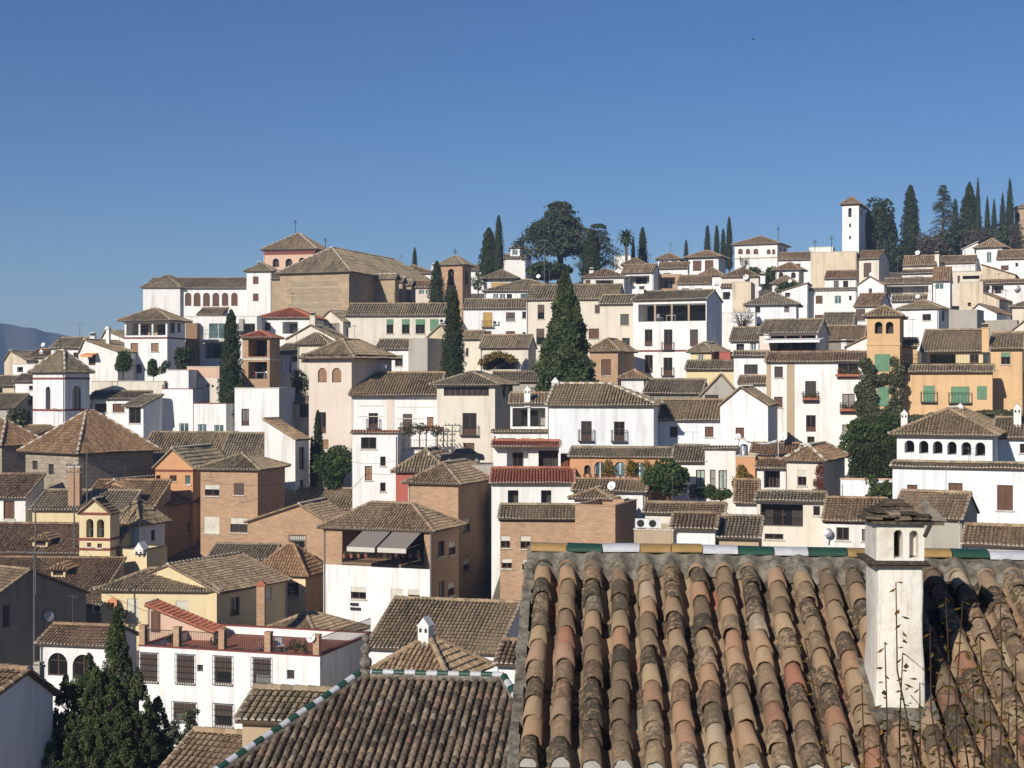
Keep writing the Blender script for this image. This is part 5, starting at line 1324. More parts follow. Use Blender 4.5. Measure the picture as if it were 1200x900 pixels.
# bells
h = h_belfry
for x in (105.2, 117.8):
    u, z = lxz(h, x, 628); mb = MB()
    mb.lathe((u, .1, z), [(.2, 0), (.17, .1), (.12, .3), (.1, .42), (.03, .5)], 12); mb.bx(u - .22, u + .22, .06, .14, z + .5, z + .58)
    mb.build('bell', 'bell', h['root'])
h = by_label('brown brick bell tower'); u, z = lxz(h, 528.5, 331); mb = MB()
mb.lathe((u, .3, z), [(.42, 0), (.35, .2), (.24, .7), (.08, 1.0)], 10); mb.bx(u - .06, u + .06, .25, .35, z + .9, z + 1.6); mb.build('bell', 'bell', h['root'])

# awnings of the brick loggia
h = by_label('two taupe awnings')
for (x0, x1, yt) in ((427, 459, 621), (462, 495, 622)):
    u0, zt = lxz(h, x0, yt); u1, _ = lxz(h, x1, yt); n_ = 3.0; dz = 1.0
    mb = MB(); mb.poly([(u0, -.05, zt), (u0, -n_, zt - dz), (u1, -n_, zt - dz), (u1, -.05, zt)][::-1]); mb.poly([(u0, -.05, zt + .03), (u0, -n_, zt - dz + .03), (u1, -n_, zt - dz + .03), (u1, -.05, zt + .03)])
    mb.bx(u0, u1, -n_ - .03, -n_ - .01, zt - dz - .32, zt - dz + .03, 1)
    mb.tube([(u0 + .1, -.05, zt - .9), (u0 + .1, -n_ + .1, zt - dz - .05)], .03, 5, 2); mb.tube([(u1 - .1, -.05, zt - .9), (u1 - .1, -n_ + .1, zt - dz - .05)], .03, 5, 2)
    mb.build('awning', ['awning_grey', 'awning_edge', 'steel'], h['root'])
u0, z0 = lxz(h, 401, 662); u1, _ = lxz(h, 500, 662)
railing(h['root'], (0, 0, 0), (1, 0, 0), (0, -1, 0), u0, u1, z0, 1.0, .06)
mb = MB(); u0, z0 = lxz(h, 411, 716); u1, z1 = lxz(h, 423, 710)
for k in range(2): mb.bx(u0, u1 - .2 * k, -.12, -.02, z0 + .1 + k * .35, z0 + .3 + k * .35)
mb.build('weathered_sign', 'iron', h['root'])
mb = MB(); ue, ze_ = lxz(h, 503, 620); mb.tube([(ue + .15, -.1, ze_ - .1), (ue + .15, -.1, 2)], .06, 6); mb.build('drainpipe', 'steel', h['root'])

# beige bands of the striped house
h = by_label('long white house with beige stripes')
for x0, x1, y0, y1 in ((453, 462, 466, 540), (411.3, 414, 466, 540), (420, 450, 475, 476), (465, 510, 476.5, 477.5), (420, 450, 487.5, 488.5), (465, 498, 490, 491), (465, 510, 502, 503)):
    u0, zt = lxz(h, x0, y0); u1, z0 = lxz(h, x1, y1); zt = lxz(h, (x0 + x1) / 2, y0)[1]; z0 = lxz(h, (x0 + x1) / 2, y1)[1]
    mb = MB(); mb.bx(max(u0, .02), u1, -.03, -.003, z0, zt); mb.build('wall_band', 'pale_pink', h['root'])
# other awnings
def awning(key, x0, x1, yt, n_, dz, mat):
    h = by_label(key); u0, zt = lxz(h, x0, yt); u1, _ = lxz(h, x1, yt); mb = MB()
    mb.box((u0, -n_, zt - dz), (u1 - u0, 0, 0), (0, n_ - .02, dz), (0, 0, .05)); mb.bx(u0, u1, -n_ - .03, -n_ - .003, zt - dz - .2, zt - dz + .05)
    mb.build('awning', mat, h['root'])
awning('long white awning', 900, 966, 397.5, 2.2, .25, 'awning_white')
awning('small orange awning', 101, 115, 414, 1.3, .3, 'awning_orange')

# terrace of the long white house: brick posts, railings
h = by_label('railed red roof terrace'); Zt = h['ze'] - h['zb_'] + .09
us = [lxz(h, x, 757)[0] for x in (166, 206, 259, 313, 370)]
for u in us:
    mb = MB(); mb.bx(u - .2, u + .2, .02, .42, Zt, Zt + 1.15); mb.bx(u - .23, u + .23, -.01, .45, Zt + 1.151, Zt + 1.25); mb.build('post', 'brick', h['root'])
for a_, b_ in zip(us[:-1], us[1:]): railing(h['root'], (0, .2, 0), (1, 0, 0), (0, -1, 0), a_ + .22, b_ - .22, Zt, 1.0)
railing(h['root'], (h['w'] - .2, 0, 0), (0, 1, 0), (1, 0, 0), .5, h['d'] - .4, Zt, 1.0)
h = by_label('brick pier before it'); u, z = lxz(h, 305, 727); p = at(306, 728, 103); mb = MB()
pier = empty('brick_pier', (p[0], p[1], p[2] - 2.5)); tag(pier, 'tall slim brick pier with small cap in the yellow courtyard', 'pier')
mb.bx(-.28, .28, -.28, .28, 0, 5.0); mb.build('shaft', 'brick', pier)
mb = MB(); mb.bx(-.36, .36, -.36, .36, 5.001, 5.1); mb.poly([(-.34, -.34, 5.1), (.34, -.34, 5.1), (0, 0, 5.4)]); mb.poly([(.34, -.34, 5.1), (.34, .34, 5.1), (0, 0, 5.4)]); mb.poly([(-.34, .34, 5.1), (-.34, -.34, 5.1), (0, 0, 5.4)]); mb.build('cap', 'red_tile', pier)
p = at(88, 580, 129); pier = empty('brick_chimney_stack', (p[0], p[1], p[2] - 2.5)); tag(pier, 'square brick chimney stack in front of the ashlar tower', 'chimney'); mb = MB()
mb.bx(-.5, .5, -.4, .4, 0, 4.9); mb.build('shaft', 'brick', pier); mb = MB(); mb.bx(-.58, .58, -.48, .48, 4.901, 5.05); mb.build('cap', 'mortar', pier)

# railings on terraces
for key, x0, x1, y in (('long ochre house with three', 1058, 1160, 429), ('raised white terrace', 468, 513, 528), ('low brick railing', 1114, 1149, 319)):
    h = by_label(key); u0, _ = lxz(h, x0, y); u1, _ = lxz(h, x1, y); Zt = h['ze'] - h['zb_'] + .1 + (h['rise'] if h['roof'] == 'shed' else 0)
    railing(h['root'], (0, (h['d'] if h['roof'] == 'shed' else .1), 0), (1, 0, 0), (0, -1, 0), u0, u1, Zt, .9, 0, False)
h = by_label('glazed corner bay'); u0, z0 = lxz(h, 220, 431); u1, _ = lxz(h, 262, 431)
railing(h['root'], (0, 0, 0), (1, 0, 0), (0, -1, 0), u0, u1, z0, 5.0, .8, False)
h = by_label('glazed corner bay'); u0, z0 = lxz(h, 238, 399); u1, _ = lxz(h, 266, 399); mb = MB(); mb.bx(u0, u1, -1.2, -.003, z0 - .15, z0 + .1); mb.build('balcony_slab', 'mortar', h['root'])
# pergola
h = by_label('raised white terrace'); Zt = h['ze'] - h['zb_']; mb = MB(); lf = MB()
for x in (.2, h['w'] / 2, h['w'] - .3):
    mb.bx(x, x + .1, .2, .3, Zt, Zt + 2.0); mb.bx(x, x + .1, 4, 4.1, Zt, Zt + 2.0)
for k in range(9): mb.bx(k * h['w'] / 9, k * h['w'] / 9 + .07, 0, 5, Zt + 2.0, Zt + 2.08)
mb.build('pergola_frame', 'wood', h['root'])
for k in range(16): leafblob(lf, (R.random() * h['w'], R.random() * 4, Zt + 1.6 + .6 * R.random()), .6, .6, .4, 50, .12, 0 if R.random() < .7 else 1)
lf.build('foliage', ['ivy', 'redleaf'], h['root'])
h = by_label('yellow vine pergola'); lf = MB()
for k in range(34):
    x = 566 + 40 * R.random(); u, z = lxz(h, x, 414 + 10 * abs((x - 588) / 22) ** 1.5 + 3 * R.random()); leafblob(lf, (u, -.7 - R.random() * .8, z), .55, .5, .4, 60, .14)
lf.build('vine', 'autumn', h['root'])
h = by_label('creeper on its corner'); lf = MB()
for k in range(30):
    y = 541 + 36 * R.random(); u, z = lxz(h, 961 + (R.random() - .5) * 5 * (1 + (y - 541) / 20), y); leafblob(lf, (min(u, h['w'] + .1), -.08 - .12 * R.random(), z), .22, .1, .3, 34, .07)
lf.build('creeper', 'redleaf', h['root'])
h = by_label('terracotta arcade'); lf = MB()
for xc in (714.5, 738, 772, 711, 741, 760):
    for k in range(9): u, z = lxz(h, xc + (R.random() - .5) * 8, 541 + 17 * R.random()); leafblob(lf, (u, -.2 - .2 * R.random(), z), .3, .2, .35, 40, .08)
lf.build('creeper', 'autumn', h['root'])


# ------------------------------------------------------------------ ivy on the ochre house, hedges
def ivy_mass(name, label, spots, Y, n, s, mat, cat, thick=.5):
    p0 = at(spots[0][0], spots[0][1], Y); root = empty(name, (p0[0], p0[1], p0[2] - 3)); tag(root, label, cat); mb = MB(); tb = MB()
    off = np.array((p0[0], p0[1], p0[2] - 3))
    for (x, y, rx, ry) in spots:
        c = at(x, y, Y) - off; a_, b_ = rx / F * Y, ry / F * Y
        d = rng.normal(size=(n, 3)); d /= np.linalg.norm(d, axis=1)[:, None]; rr = rng.random(n)[:, None] ** .33
        leaves(mb, c + d * rr * (a_, thick + .3 * R.random(), b_), s, 0, np.clip(.6 * rng.random(n) + .4 * R.random(), 0, 1))
    mb.build('foliage', mat, root)
    c = at(spots[-1][0], spots[-1][1], Y) - off; tb.tube([(c[0], .2, c[2] - 2.5), (c[0] + .05, .15, c[2] - 1), (c[0], .1, c[2])], .05, 5); tb.build('stem', 'bark', root)
    return root


S = []
for y in range(426, 500, 8):
    S.append((1017 + 3 * math.sin(y), y, 8 + (y - 426) * .05, 8)); S.append((1051 + 2 * math.sin(y * 2), y - 2, 7.5 + (y - 426) * .03, 8))
S += [(1022 + 4.5 * k, 442 + R.random() * 4, 6, 6) for k in range(7)] + [(1014 + 5 * k, 482 + 12 * R.random(), 9, 8) for k in range(9)] + [(1006 + 8 * R.random(), 455 + 40 * R.random(), 6, 7) for k in range(8)]
ivy_mass('ivy', 'tall ivy framing the two green blinds of the ochre tower', S, 135.3, 420, .14, 'ivy', 'ivy', .25)
S = [(992 + 60 * R.random(), 497 + 30 * R.random(), 11, 9) for _ in range(26)] + [(1030 + 28 * R.random(), 488 + 16 * R.random(), 9, 8) for _ in range(10)]
ivy_mass('shrub_mass', 'dark shrubs in the garden under the ochre tower', S, 129, 420, .13, 'leafy', 'shrub', 1.2)
S = [(1000 + 6.5 * k, y, 6, 8) for k in range(9) for y in (527, 537, 547, 554)]
ivy_mass('clipped_hedge', 'dark clipped hedge curtain above the white garden wall', S, 118, 260, .11, 'cypress', 'hedge', .5)
S = [(1022 + 30 * R.random(), 562 + 22 * R.random(), 8, 7) for _ in range(14)]
ivy_mass('garden_bush', 'loose bush beside the white garden wall', S, 107, 200, .11, 'leafy', 'bush', .7)
S = [(1148 + 42 * R.random(), 483 + 5 * R.random(), 7, 4) for _ in range(16)] + [(1068 + 30 * R.random(), 487 + 5 * R.random(), 6, 4) for _ in range(8)]
ivy_mass('olive_hedge', 'olive hedge behind the roof of the six-arch house', S, 122, 220, .13, 'ivy', 'hedge', .8)
S = [(862 + 16 * R.random(), 548 + 30 * R.random(), 5, 6) for _ in range(16)]
ivy_mass('yellowing_shrub', 'yellowing shrub climbing the orange satellite wall', S, 116, 120, .09, 'autumn', 'shrub', .5)
S = [(812 + 45 * R.random(), 571 + 12 * R.random(), 5, 5) for _ in range(26)]
ivy_mass('patio_plants', 'mixed potted plants on the patio before the pale curtains', S, 114, 130, .09, 'leafy', 'plants', .5)
S = [(872 + 40 * R.random(), 318 + 18 * R.random(), 7, 6) for _ in range(22)]
ivy_mass('hill_bushes', 'green bushes on the slope under the hilltop mansion', S, 284, 130, .3, 'leafy', 'bush', 1.5)
S = [(912 + 26 * R.random(), 332 + 8 * R.random(), 6, 5) for _ in range(10)]
ivy_mass('cottage_bushes', 'low bushes round the tan roof under the arched cottage', S, 247, 130, .24, 'leafy', 'bush', 1)
S = [(10 + 18 * R.random(), 482 + 14 * R.random(), 8, 6) for _ in range(10)]
ivy_mass('edge_shrub', 'olive green shrub at the left edge below the chapel tower', S, 153, 150, .2, 'ivy', 'shrub', 1)
S = [(176 + 20 * R.random(), 424 + 12 * R.random(), 5, 5) for _ in range(10)]
ivy_mass('terrace_shrub', 'leafy shrub on the terrace right of the orange tree', S, 176, 140, .16, 'leafy', 'shrub', .8)
S = [(206 + 18 * R.random(), 410 + 24 * R.random(), 6, 6) for _ in range(14)]
ivy_mass('wall_shrub', 'dark shrub climbing between galleried house and pink parapet', S, 174, 150, .16, 'cypress', 'shrub', .8)
S = [(217 + 12 * R.random(), 832 + 10 * R.random(), 6, 5) for _ in range(6)] + [(200 + 26 * R.random(), 848 + 20 * R.random(), 6, 6) for _ in range(16)] + [(222, 852, 5, 5)]
ivy_mass('courtyard_plants', 'straggly potted plants by the lower grille of the long white house', S, 82, 90, .09, 'ivy', 'plants', .7)
S = [(131 + 16 * R.random(), 713 + 12 * R.random(), 4, 4) for _ in range(10)]
ivy_mass('wall_creeper', 'creeper on the yellow house wall below the striped disc', S, 107, 110, .1, 'ivy', 'creeper', .5)

# ------------------------------------------------------------------ trees
cypress('tall dark cypress beside the brick loggia house', 271, 500, 363, 29, 162, 4600)
cypress('middle cypress between the blank gable and the ochre blinds', 531, 440, 336, 27, 163, 4200)
cypress('huge broad conifer standing above the blue-white house', 663, 458, 316, 68, 150, 15000, 'conifer', .85, 'conifer_tree', None, .2, .12)
cypress('dark cypress left of the brick bell tower', 512, 358, 306, 19, 222, 2200)
cypress('small cypress before the base of the brick bell tower', 528.5, 350, 338, 13, 215, 900)
cypress('lone small cypress on the skyline right of the church', 486, 316, 290, 8, 285, 800)
cypress('lower bushy cypress of the skyline pair left of the cedar', 573, 326, 267, 22, 268, 2200, rough=0) if False else cypress('lower bushy cypress of the skyline pair left of the cedar', 573, 326, 267, 23, 268, 2200)
cypress('slender taller cypress of the skyline pair left of the cedar', 584.5, 326, 252, 14, 266, 1800)
cypress('cypress on the skyline right of the palm', 753, 318, 266, 13.5, 292, 1600)
cypress('thin cypress touching the palm', 742, 316, 278, 6, 291, 700)
for i, (x, t, w) in enumerate(((829, 264, 10), (840, 264, 9), (847.5, 268, 8), (854.5, 254, 10))):
    cypress(('leftmost', 'second', 'third, shorter', 'tallest, rightmost')[i] + ' cypress of the row of four beside the mansion', x, 312, t, w, 306, 1200, group='row of four cypresses')
cypress('little cypress right of the corner loggia cottage', 804, 314, 281, 7, 300, 700)
broad('round dark pine right of the slim church tower', 1027, 322, 235, 48, 331, 304, 6200, 'cypress', 'pine_tree', blobs=22)
broad('dark bushy tree below the pine beside the cream window house', 1040, 326, 282, 36, 318, 322, 2600, 'cypress', 'bushy_tree', blobs=12)
cypress('broad dark cypress between pine and spruce', 1067, 318, 217, 25, 335, 3200, belly=.25)
cedar('blue green spruce with layered boughs on the right skyline', 1105, 318, 214, 58, 332, 9500, name='spruce_tree', spire=True, tiers=10, y0=310)
cypress('dark fir right of the layered spruce', 1136, 318, 214, 32, 338, 2600, top=.7)
cypress('thin cypress close behind the layered spruce', 1119.5, 310, 233, 15, 345, 1200)
for i, (x, t, w) in enumerate(((1146, 207, 12), (1157, 230, 12), (1165, 233, 12.5), (1175, 226, 14), (1183.5, 208, 16))):
    cypress(('first, very tall', 'second, short', 'third, shortest', 'fourth', 'fifth, broad and tall')[i] + ' spire cypress right of the dark fir', x, 314, t, w, 336 + i, 1300, group='spire cypresses on the right skyline', top=.75)
for x, y, w, t, lb in ((1090, 322, 46, 272, 'brownish leafless trees under the layered spruce'), (1148, 310, 44, 262, 'russet bare trees under the spire cypresses'), (1192, 312, 22, 262, 'bare tree before the far stone bell tower')):
    broad(lb, x, y, t, w, 322, y - 6, 1500, 'dry', 'bare_tree', blobs=12)
for x, y, w, t, lb in ((1058, 325, 30, 272, 'dark shrub tree left of the ornamental chimney'), (1118, 318, 48, 268, 'low dark tree under the dark fir'), (1166, 308, 56, 268, 'low dark hedge trees under the spire cypresses')):
    broad(lb, x, y, t, w, 326, y - 3, 1800, 'cypress', 'low_tree', blobs=12)
cedar('great spreading cedar on the skyline', 656, 332, 234, 128, 270, 19000, tiers=9, droop=.36, y0=306)
cedar('smaller cedar with drooping arms right of the great cedar', 701, 330, 259, 64, 262, 6500, tiers=8, droop=.35, y0=318)
cypress('dark conical tree before the smaller cedar', 692, 330, 268, 26, 258, 2200, top=.8)
broad('dark undergrowth at the foot of the great cedar', 640, 332, 305, 60, 262, 330, 2200, 'cypress', 'undergrowth_tree', blobs=14)
palm('palm tree on the skyline right of the cedars', 733.5, 306, 268, 25, 286)
broad('round orange tree on the terrace below the galleried house', 144, 448, 410, 25, 174, 440, 2600, 'leafy', 'orange_tree')
broad('green tree behind the washing line', 351, 472, 431, 26, 172, 462, 2000, 'leafy')
cypress('slim cypress in the garden before the mirador house', 372.5, 572, 481, 14, 143, 1800)
cypress('tiny cypress left of the slim garden cypress', 365.5, 560, 512, 6, 143.5, 600)
broad('dense green garden tree left of the coping house', 391, 575, 523, 46, 140, 572, 5000, 'leafy', blobs=18)
broad('dense round clipped tree before the terracotta arcade', 782, 598, 541, 52, 112.5, 578, 6500, 'leafy', 'round_tree', blobs=26)
broad('greenery at the foot of the brick bell tower', 560, 345, 318, 22, 240, 342, 900, 'leafy', blobs=8)
bare_tree('leafless tree before the bluish hip-roofed house', 870, 398, 362, 30, 205)
bare_tree('leafless tree on the lawn below the mansion', 872, 322, 298, 20, 288, n=16)
# big dark conifer in the lower left: many clumps under a leaning spike
rt, Ht, hb = tree_root('bushy_conifer', 'big bushy dark conifer in the lower left corner', 115, 905, 55, 716, None)
mb = MB(); tb = MB(); px = lambda v: v / F * 55; tb.tube([(0, 0, 0), (px(8), 0, (450 - 880) / F * 55 - rt.location.z), (px(22), 0, (450 - 730) / F * 55 - rt.location.z)], [.3, .22, .03], 8)
for (x, yt, w, n, dy) in ((137, 712, 76, 110, 0), (100, 768, 74, 70, .5), (119, 776, 84, 80, -.7), (76, 792, 70, 60, .2), (164, 780, 72, 70, -.4), (54, 820, 54, 40, 0), (182, 818, 56, 44, .3), (140, 794, 104, 80, -.9), (92, 826, 104, 70, -1.0), (42, 856, 46, 26, 0), (192, 858, 44, 26, 0), (118, 840, 130, 60, -1.2)):
    zt_ = (450 - yt) / F * 55 - rt.location.z; zb_ = (450 - 915) / F * 55 - rt.location.z; c0 = np.array((px(x - 115), dy, 0)); Rr = px(w) / 2; Hc = zt_ - zb_
    for k in range(n * 2):
        q = R.random() ** .9; rr = Rr * (1 - q) ** .75; an = R.random() * 6.283; c = c0 + np.array((rr * math.cos(an) * .9, rr * math.sin(an) * .9, zb_ + q * Hc * .97))
        rb = px(2.6 + 4.5 * (1 - q) * R.random() + 1.2 * R.random()); m = 120; d = rng.normal(size=(m, 3)); d /= np.linalg.norm(d, axis=1)[:, None]; d[:, 2] *= 1.5
        leaves(mb, c + d * rb * (.25 + .75 * rng.random(m)[:, None] ** .6), .042, 0, np.clip(.45 * rng.random(m) + .55 * R.random(), 0, 1))
        if k % 6 == 0: tb.tube([c0 * .8 + np.array((0, 0, c[2] - px(16))), c], [.05, .015], 4)
    tb.tube([(0, 0, zb_ - 1), c0 * .7 + np.array((0, 0, zb_ + .5)), c0 + np.array((0, 0, zb_ + Hc * .8))], [.14, .09, .02], 6)
for k in range(260):
    y = 795 + 120 * R.random(); hw = 30 + (y - 795) * .52; rr = hw * R.random() ** .5; an = R.random() * 6.283; c = np.array((px(118 - 115 + rr * math.cos(an)), px(rr * math.sin(an)) * .7, (450 - y) / F * 55 - rt.location.z))
    rb = px(5 + 3 * R.random()); m = 130; d = rng.normal(size=(m, 3)); d /= np.linalg.norm(d, axis=1)[:, None]; d[:, 2] *= 1.4
    leaves(mb, c + d * rb * (.25 + .75 * rng.random(m)[:, None] ** .6), .042, 0, np.clip(.45 * rng.random(m) + .55 * R.random(), 0, 1))
mb.build('crown', 'conifer', rt); tb.build('trunk', 'bark', rt)
# ------------------------------------------------------------------ foreground roofs: every tile modelled
def real_tiles(mb, poly, sp, row, r0, K=9, thick=.014, mt=0, mm=1, chan=True, off=0.0, jit=1.0):
    """poly: eave left, eave right, top right, top left (convex)."""
    P = [np.asarray(p, float) for p in poly]; A = P[0]
    u = nz(P[1] - A); n = nz(np.cross(u, P[2] - A)); v = np.cross(n, u)
    p2 = np.array([[np.dot(p - A, u), np.dot(p - A, v)] for p in P])
    nc = int((p2[:, 0].max() - p2[:, 0].min() - off) / sp)
    th = np.linspace(0, math.pi, K + 1)
    for kind in ((0, 1) if chan else (0,)):
        for i in range(nc):
            uc = p2[:, 0].min() + off + sp * (i + .5) + (sp * .5 if kind else 0)
            lo, hi = 1e9, -1e9
            for a in range(4):
                (x0, y0), (x1, y1) = p2[a], p2[(a + 1) % 4]
                if abs(x1 - x0) < 1e-9: continue
                t = (uc - x0) / (x1 - x0)
                if 0 <= t <= 1: lo = min(lo, y0 + t * (y1 - y0)); hi = max(hi, y0 + t * (y1 - y0))
            if hi - lo < .1: continue
            lo += R.gauss(0, .012) * jit
            k = int(math.ceil((hi - lo) / row)); wob = R.gauss(0, .006) * jit; prev = R.random()
            for j in range(k):
                va = lo + j * row + (R.gauss(0, .012) * jit if j else 0); vb = min(va + row * 1.22, hi + .05)
                if vb - va < .06: continue
                rn = R.random(); wob = wob * .9 + R.gauss(0, .0025) * jit; cu = uc + wob + R.gauss(0, .0035) * jit; tw = R.gauss(0, .005) * jit
                lift = .014 + abs(R.gauss(0, .005)) * jit; rs = r0 * (1 + R.gauss(0, .035) * jit)
                V = []
                for (vv, s, ln, cc) in ((va, 1.07, lift, cu - tw), (vb, .92, 0, cu + tw)):
                    for rr in (rs * s, rs * s - thick):
                        for t in th:
                            if kind == 0: d_, e_ = -math.cos(t) * rr, math.sin(t) ** .8 * rr * 1.4 + ln - .022
                            else: d_, e_ = -math.cos(t) * rr, -math.sin(t) * rr * 1.1 - .004 + ln * .5
                            V.append(A + u * (cc + d_ + R.gauss(0, .0016) * jit) + v * (vv + (R.gauss(0, .0035) * jit if vv == va else 0)) + n * (e_ + R.gauss(0, .0016) * jit))
                m = K + 1; Fc = []
                for q in range(K):
                    if kind == 0:
                        Fc += [[q, q + 1, 2 * m + q + 1, 2 * m + q], [q + 1, q, m + q, m + q + 1], [m + q + 1, m + q, 3 * m + q, 3 * m + q + 1]]
                    else:
                        Fc += [[m + q + 1, m + q, 3 * m + q, 3 * m + q + 1]]
                mb.add(V, Fc, mt, rn)
                if kind == 0 and j == 0:
                    mb.poly([V[q] + v * .006 for q in range(m)], mm)
                if kind == 0:
                    mb.poly([V[0], V[2 * m], V[3 * m], V[m]], mt, rn); mb.poly([V[K], V[m + K], V[3 * m + K], V[2 * m + K]], mt, rn)


# --- the large roof in the foreground
yw = rad(-3.2); fa = np.array((math.cos(yw), math.sin(yw), 0)); fb = np.array((-math.sin(yw), math.cos(yw), 0))
FO = at(622, 640, 13.9)
froot = empty('foreground_house', (FO[0], FO[1], -9.0), yw)
tag(froot, 'large weathered clay tile roof filling the lower right with glazed ridge tiles', 'house')
ZR = FO[2] + 9.0; pt = rad(24); cp_, sp_ = math.cos(pt), math.sin(pt); LE = 3.07; WF = 7.0; TILT = -.012
SL = lambda x, L, h=0: np.array((x, -L * cp_ - h * -sp_ * 0, ZR - .10 - L * sp_ + TILT * x + h))
mb = MB()
real_tiles(mb, [SL(0, LE), SL(WF, LE), SL(WF, .2), SL(0, .2)], .2365, .256, .0765, 10)
dk = [SL(-.02, LE - .02, -.11), SL(WF, LE - .02, -.11), SL(WF, 0, -.11), SL(-.02, 0, -.11)]
mb.poly(dk, 2); q = [p + np.array((0, 0, -.12)) for p in dk]; mb.poly(q[::-1], 2)
for i in range(4): mb.poly([q[i], q[(i + 1) % 4], dk[(i + 1) % 4], dk[i]], 2)
bk = [SL(WF, 0, -.03), SL(-.02, 0, -.03)]; b2 = [p + np.array((0, 3.2, -1.4)) for p in bk]
mb.poly([b2[0], b2[1], bk[1], bk[0]], 0, .3)
roofF = mb.build('roof', ['fg_tile', 'mortar', 'cement'], froot, True)
# cement bed under the ridge, lumpy
mb = MB(); nx, ny = 240, 12; V = []
for j in range(ny + 1):
    for i in range(nx + 1):
        x = -.03 + (WF + .03) * i / nx; ph = ((x) / .2365) % 1.0
        L = .0 + (.30 + .05 * math.sin(x * 3.1) + .05 * math.cos(2 * math.pi * (ph - .5))) * j / ny
        hh = .105 - .07 * (j / ny) ** 2 - (.05 if j == ny else 0) + .012 * math.sin(x * 17 + j) + .008 * R.random() + .05 * math.cos(2 * math.pi * (ph - .5)) * (j / ny)
        V.append(SL(x, L, hh))
mb.add(V, [[(j + 1) * (nx + 1) + i, (j + 1) * (nx + 1) + i + 1, j * (nx + 1) + i + 1, j * (nx + 1) + i] for j in range(ny) for i in range(nx)])
mb.build('ridge_bed', 'cement', roofF, True)
seg = [('o', .337), ('g', .337), ('w', .345), ('o', .29), ('o', .29), ('w', .33), ('g', .33), ('w', .315), ('g', .355), ('o', .33), ('o', .33), ('o', .29), ('g', .34), ('w', .35), ('o', .33), ('g', .33), ('w', .33), ('o', .33), ('g', .33), ('w', .33)]
x = 0.0; th = np.linspace(-.2, math.pi + .2, 12)
for c, ln in seg:
    mb = MB(); V = []; dz = R.gauss(0, .004); dz2 = dz + R.gauss(0, .004)
    for (xx, s, dd) in ((x + .004, 1.0, dz), (x + ln - .004, .96, dz2)):
        for t in th: V.append(np.array((xx, -math.cos(t) * .11 * s, ZR + TILT * xx - .02 + math.sin(t) * .06 * s + dd)))
    mb.add(V, [[i, i + 1, i + 13, i + 12] for i in range(11)]); mb.poly(V[:12][::-1]); mb.poly(V[12:])
    mb.build('ridge_tile', {'o': 'g_ochre', 'g': 'g_green', 'w': 'g_white'}[c], roofF, True); x += ln
mb = MB(); mb.bx(.05, WF - .1, -LE * cp_ + .35, 2.9, 0, ZR - LE * sp_ - .25); mb.poly([(.05, -LE * cp_ + .35, ZR - LE * sp_ - .25), (.05, 2.9, ZR - LE * sp_ - .25), (.05, 0, ZR - .3)][::-1]); mb.build('wall', 'cream', froot)
# verge mortar
mb = MB()
for k in range(40):
    L0, L1 = LE * k / 40, LE * (k + 1) / 40; hh = .1 + R.gauss(0, .012); a0 = SL(-.055 + R.gauss(0, .008), L0, -.1)
    mb.box(a0, np.array((.085 + R.gauss(0, .006), 0, 0)), SL(0, L1) - SL(0, L0), np.array((0, 0, hh)))
mb.build('verge_mortar', 'cement', roofF)
# chimney on the foreground roof
cx0, cx1, cy0, cy1 = 2.815, 3.165, -2.15, -1.66
zb_ = ZR - .1 + cy0 * math.tan(pt) - .25; ztop = at(1050, 661, 11.75)[2] + 9.0
mb = MB()
def taper(mb, x0, x1, y0, y1, z0, z1, e, m=0, n=7):
    for i in range(n):
        f0, f1 = i / n, (i + 1) / n; q = []
        for f in (f0, f1):
            w = e * (1 - f) ** 1.6; z = z0 + (z1 - z0) * f
            q.append([np.array(p) for p in ((x0 - w, y0 - w, z), (x1 + w, y0 - w, z), (x1 + w, y1 + w, z), (x0 - w, y1 + w, z))])
        for a in range(4): mb.poly([q[0][a], q[0][(a + 1) % 4], q[1][(a + 1) % 4], q[1][a]], m)
taper(mb, cx0, cx1, cy0, cy1, zb_, ztop, .028)
chim = mb.build('chimney', 'chim_plaster', roofF, True)
bm = bmesh.new(); bm.from_mesh(chim.data); bmesh.ops.remove_doubles(bm, verts=bm.verts, dist=.0008)
sharp = [e for e in bm.edges if len(e.link_faces) == 2 and e.calc_face_angle() > .8]
bmesh.ops.bevel(bm, geom=sharp, offset=.022, segments=3, affect='EDGES', profile=.5)
for v_ in bm.verts: v_.co.x += .006 * math.sin(v_.co.z * 9 + v_.co.y * 7) + R.gauss(0, .0012); v_.co.y += .005 * math.sin(v_.co.z * 7 + v_.co.x * 11)
bm.to_mesh(chim.data); bm.free()
mb = MB()
mb.bx(cx0 - .05, cx1 + .05, cy0 - .05, cy1 + .05, ztop + .001, ztop + .02, 0); mb.bx(cx0 - .07, cx1 + .03, cy0 - .065, cy1 + .05, ztop + .021, ztop + .045, 0)
mb.build('ledge', 'fg_grey', chim)
mb = MB()
for (x0, x1, y0, y1) in ((cx0 - .1, cx1 + .1, cy0 - .13, cy0 - .02), (cx0 - .1, cx0 - .015, cy0 - .02, cy1 + .1), (cx1 + .015, cx1 + .1, cy0 - .02, cy1 + .1)):
    zf = lambda y: ZR - .1 + y * math.tan(pt) + .06
    mb.box((x0, y0, zf(y0) - .1), (x1 - x0, 0, 0), (0, y1 - y0, zf(y1) - zf(y0)), (0, 0, .1))
mb.build('mortar_collar', 'cement', chim)
zc0 = ztop + .046; zc1 = zc0 + .285
mb = MB(); O_ = lambda x, y: np.array((x, y, 0.))
hs = [dict(u0=.135, u1=.205, z0=zc0 + .02, z1=zc1 - .045, r=.2, arch=True), dict(u0=.255, u1=.325, z0=zc0 + .02, z1=zc1 - .05, r=.2, arch=True)]
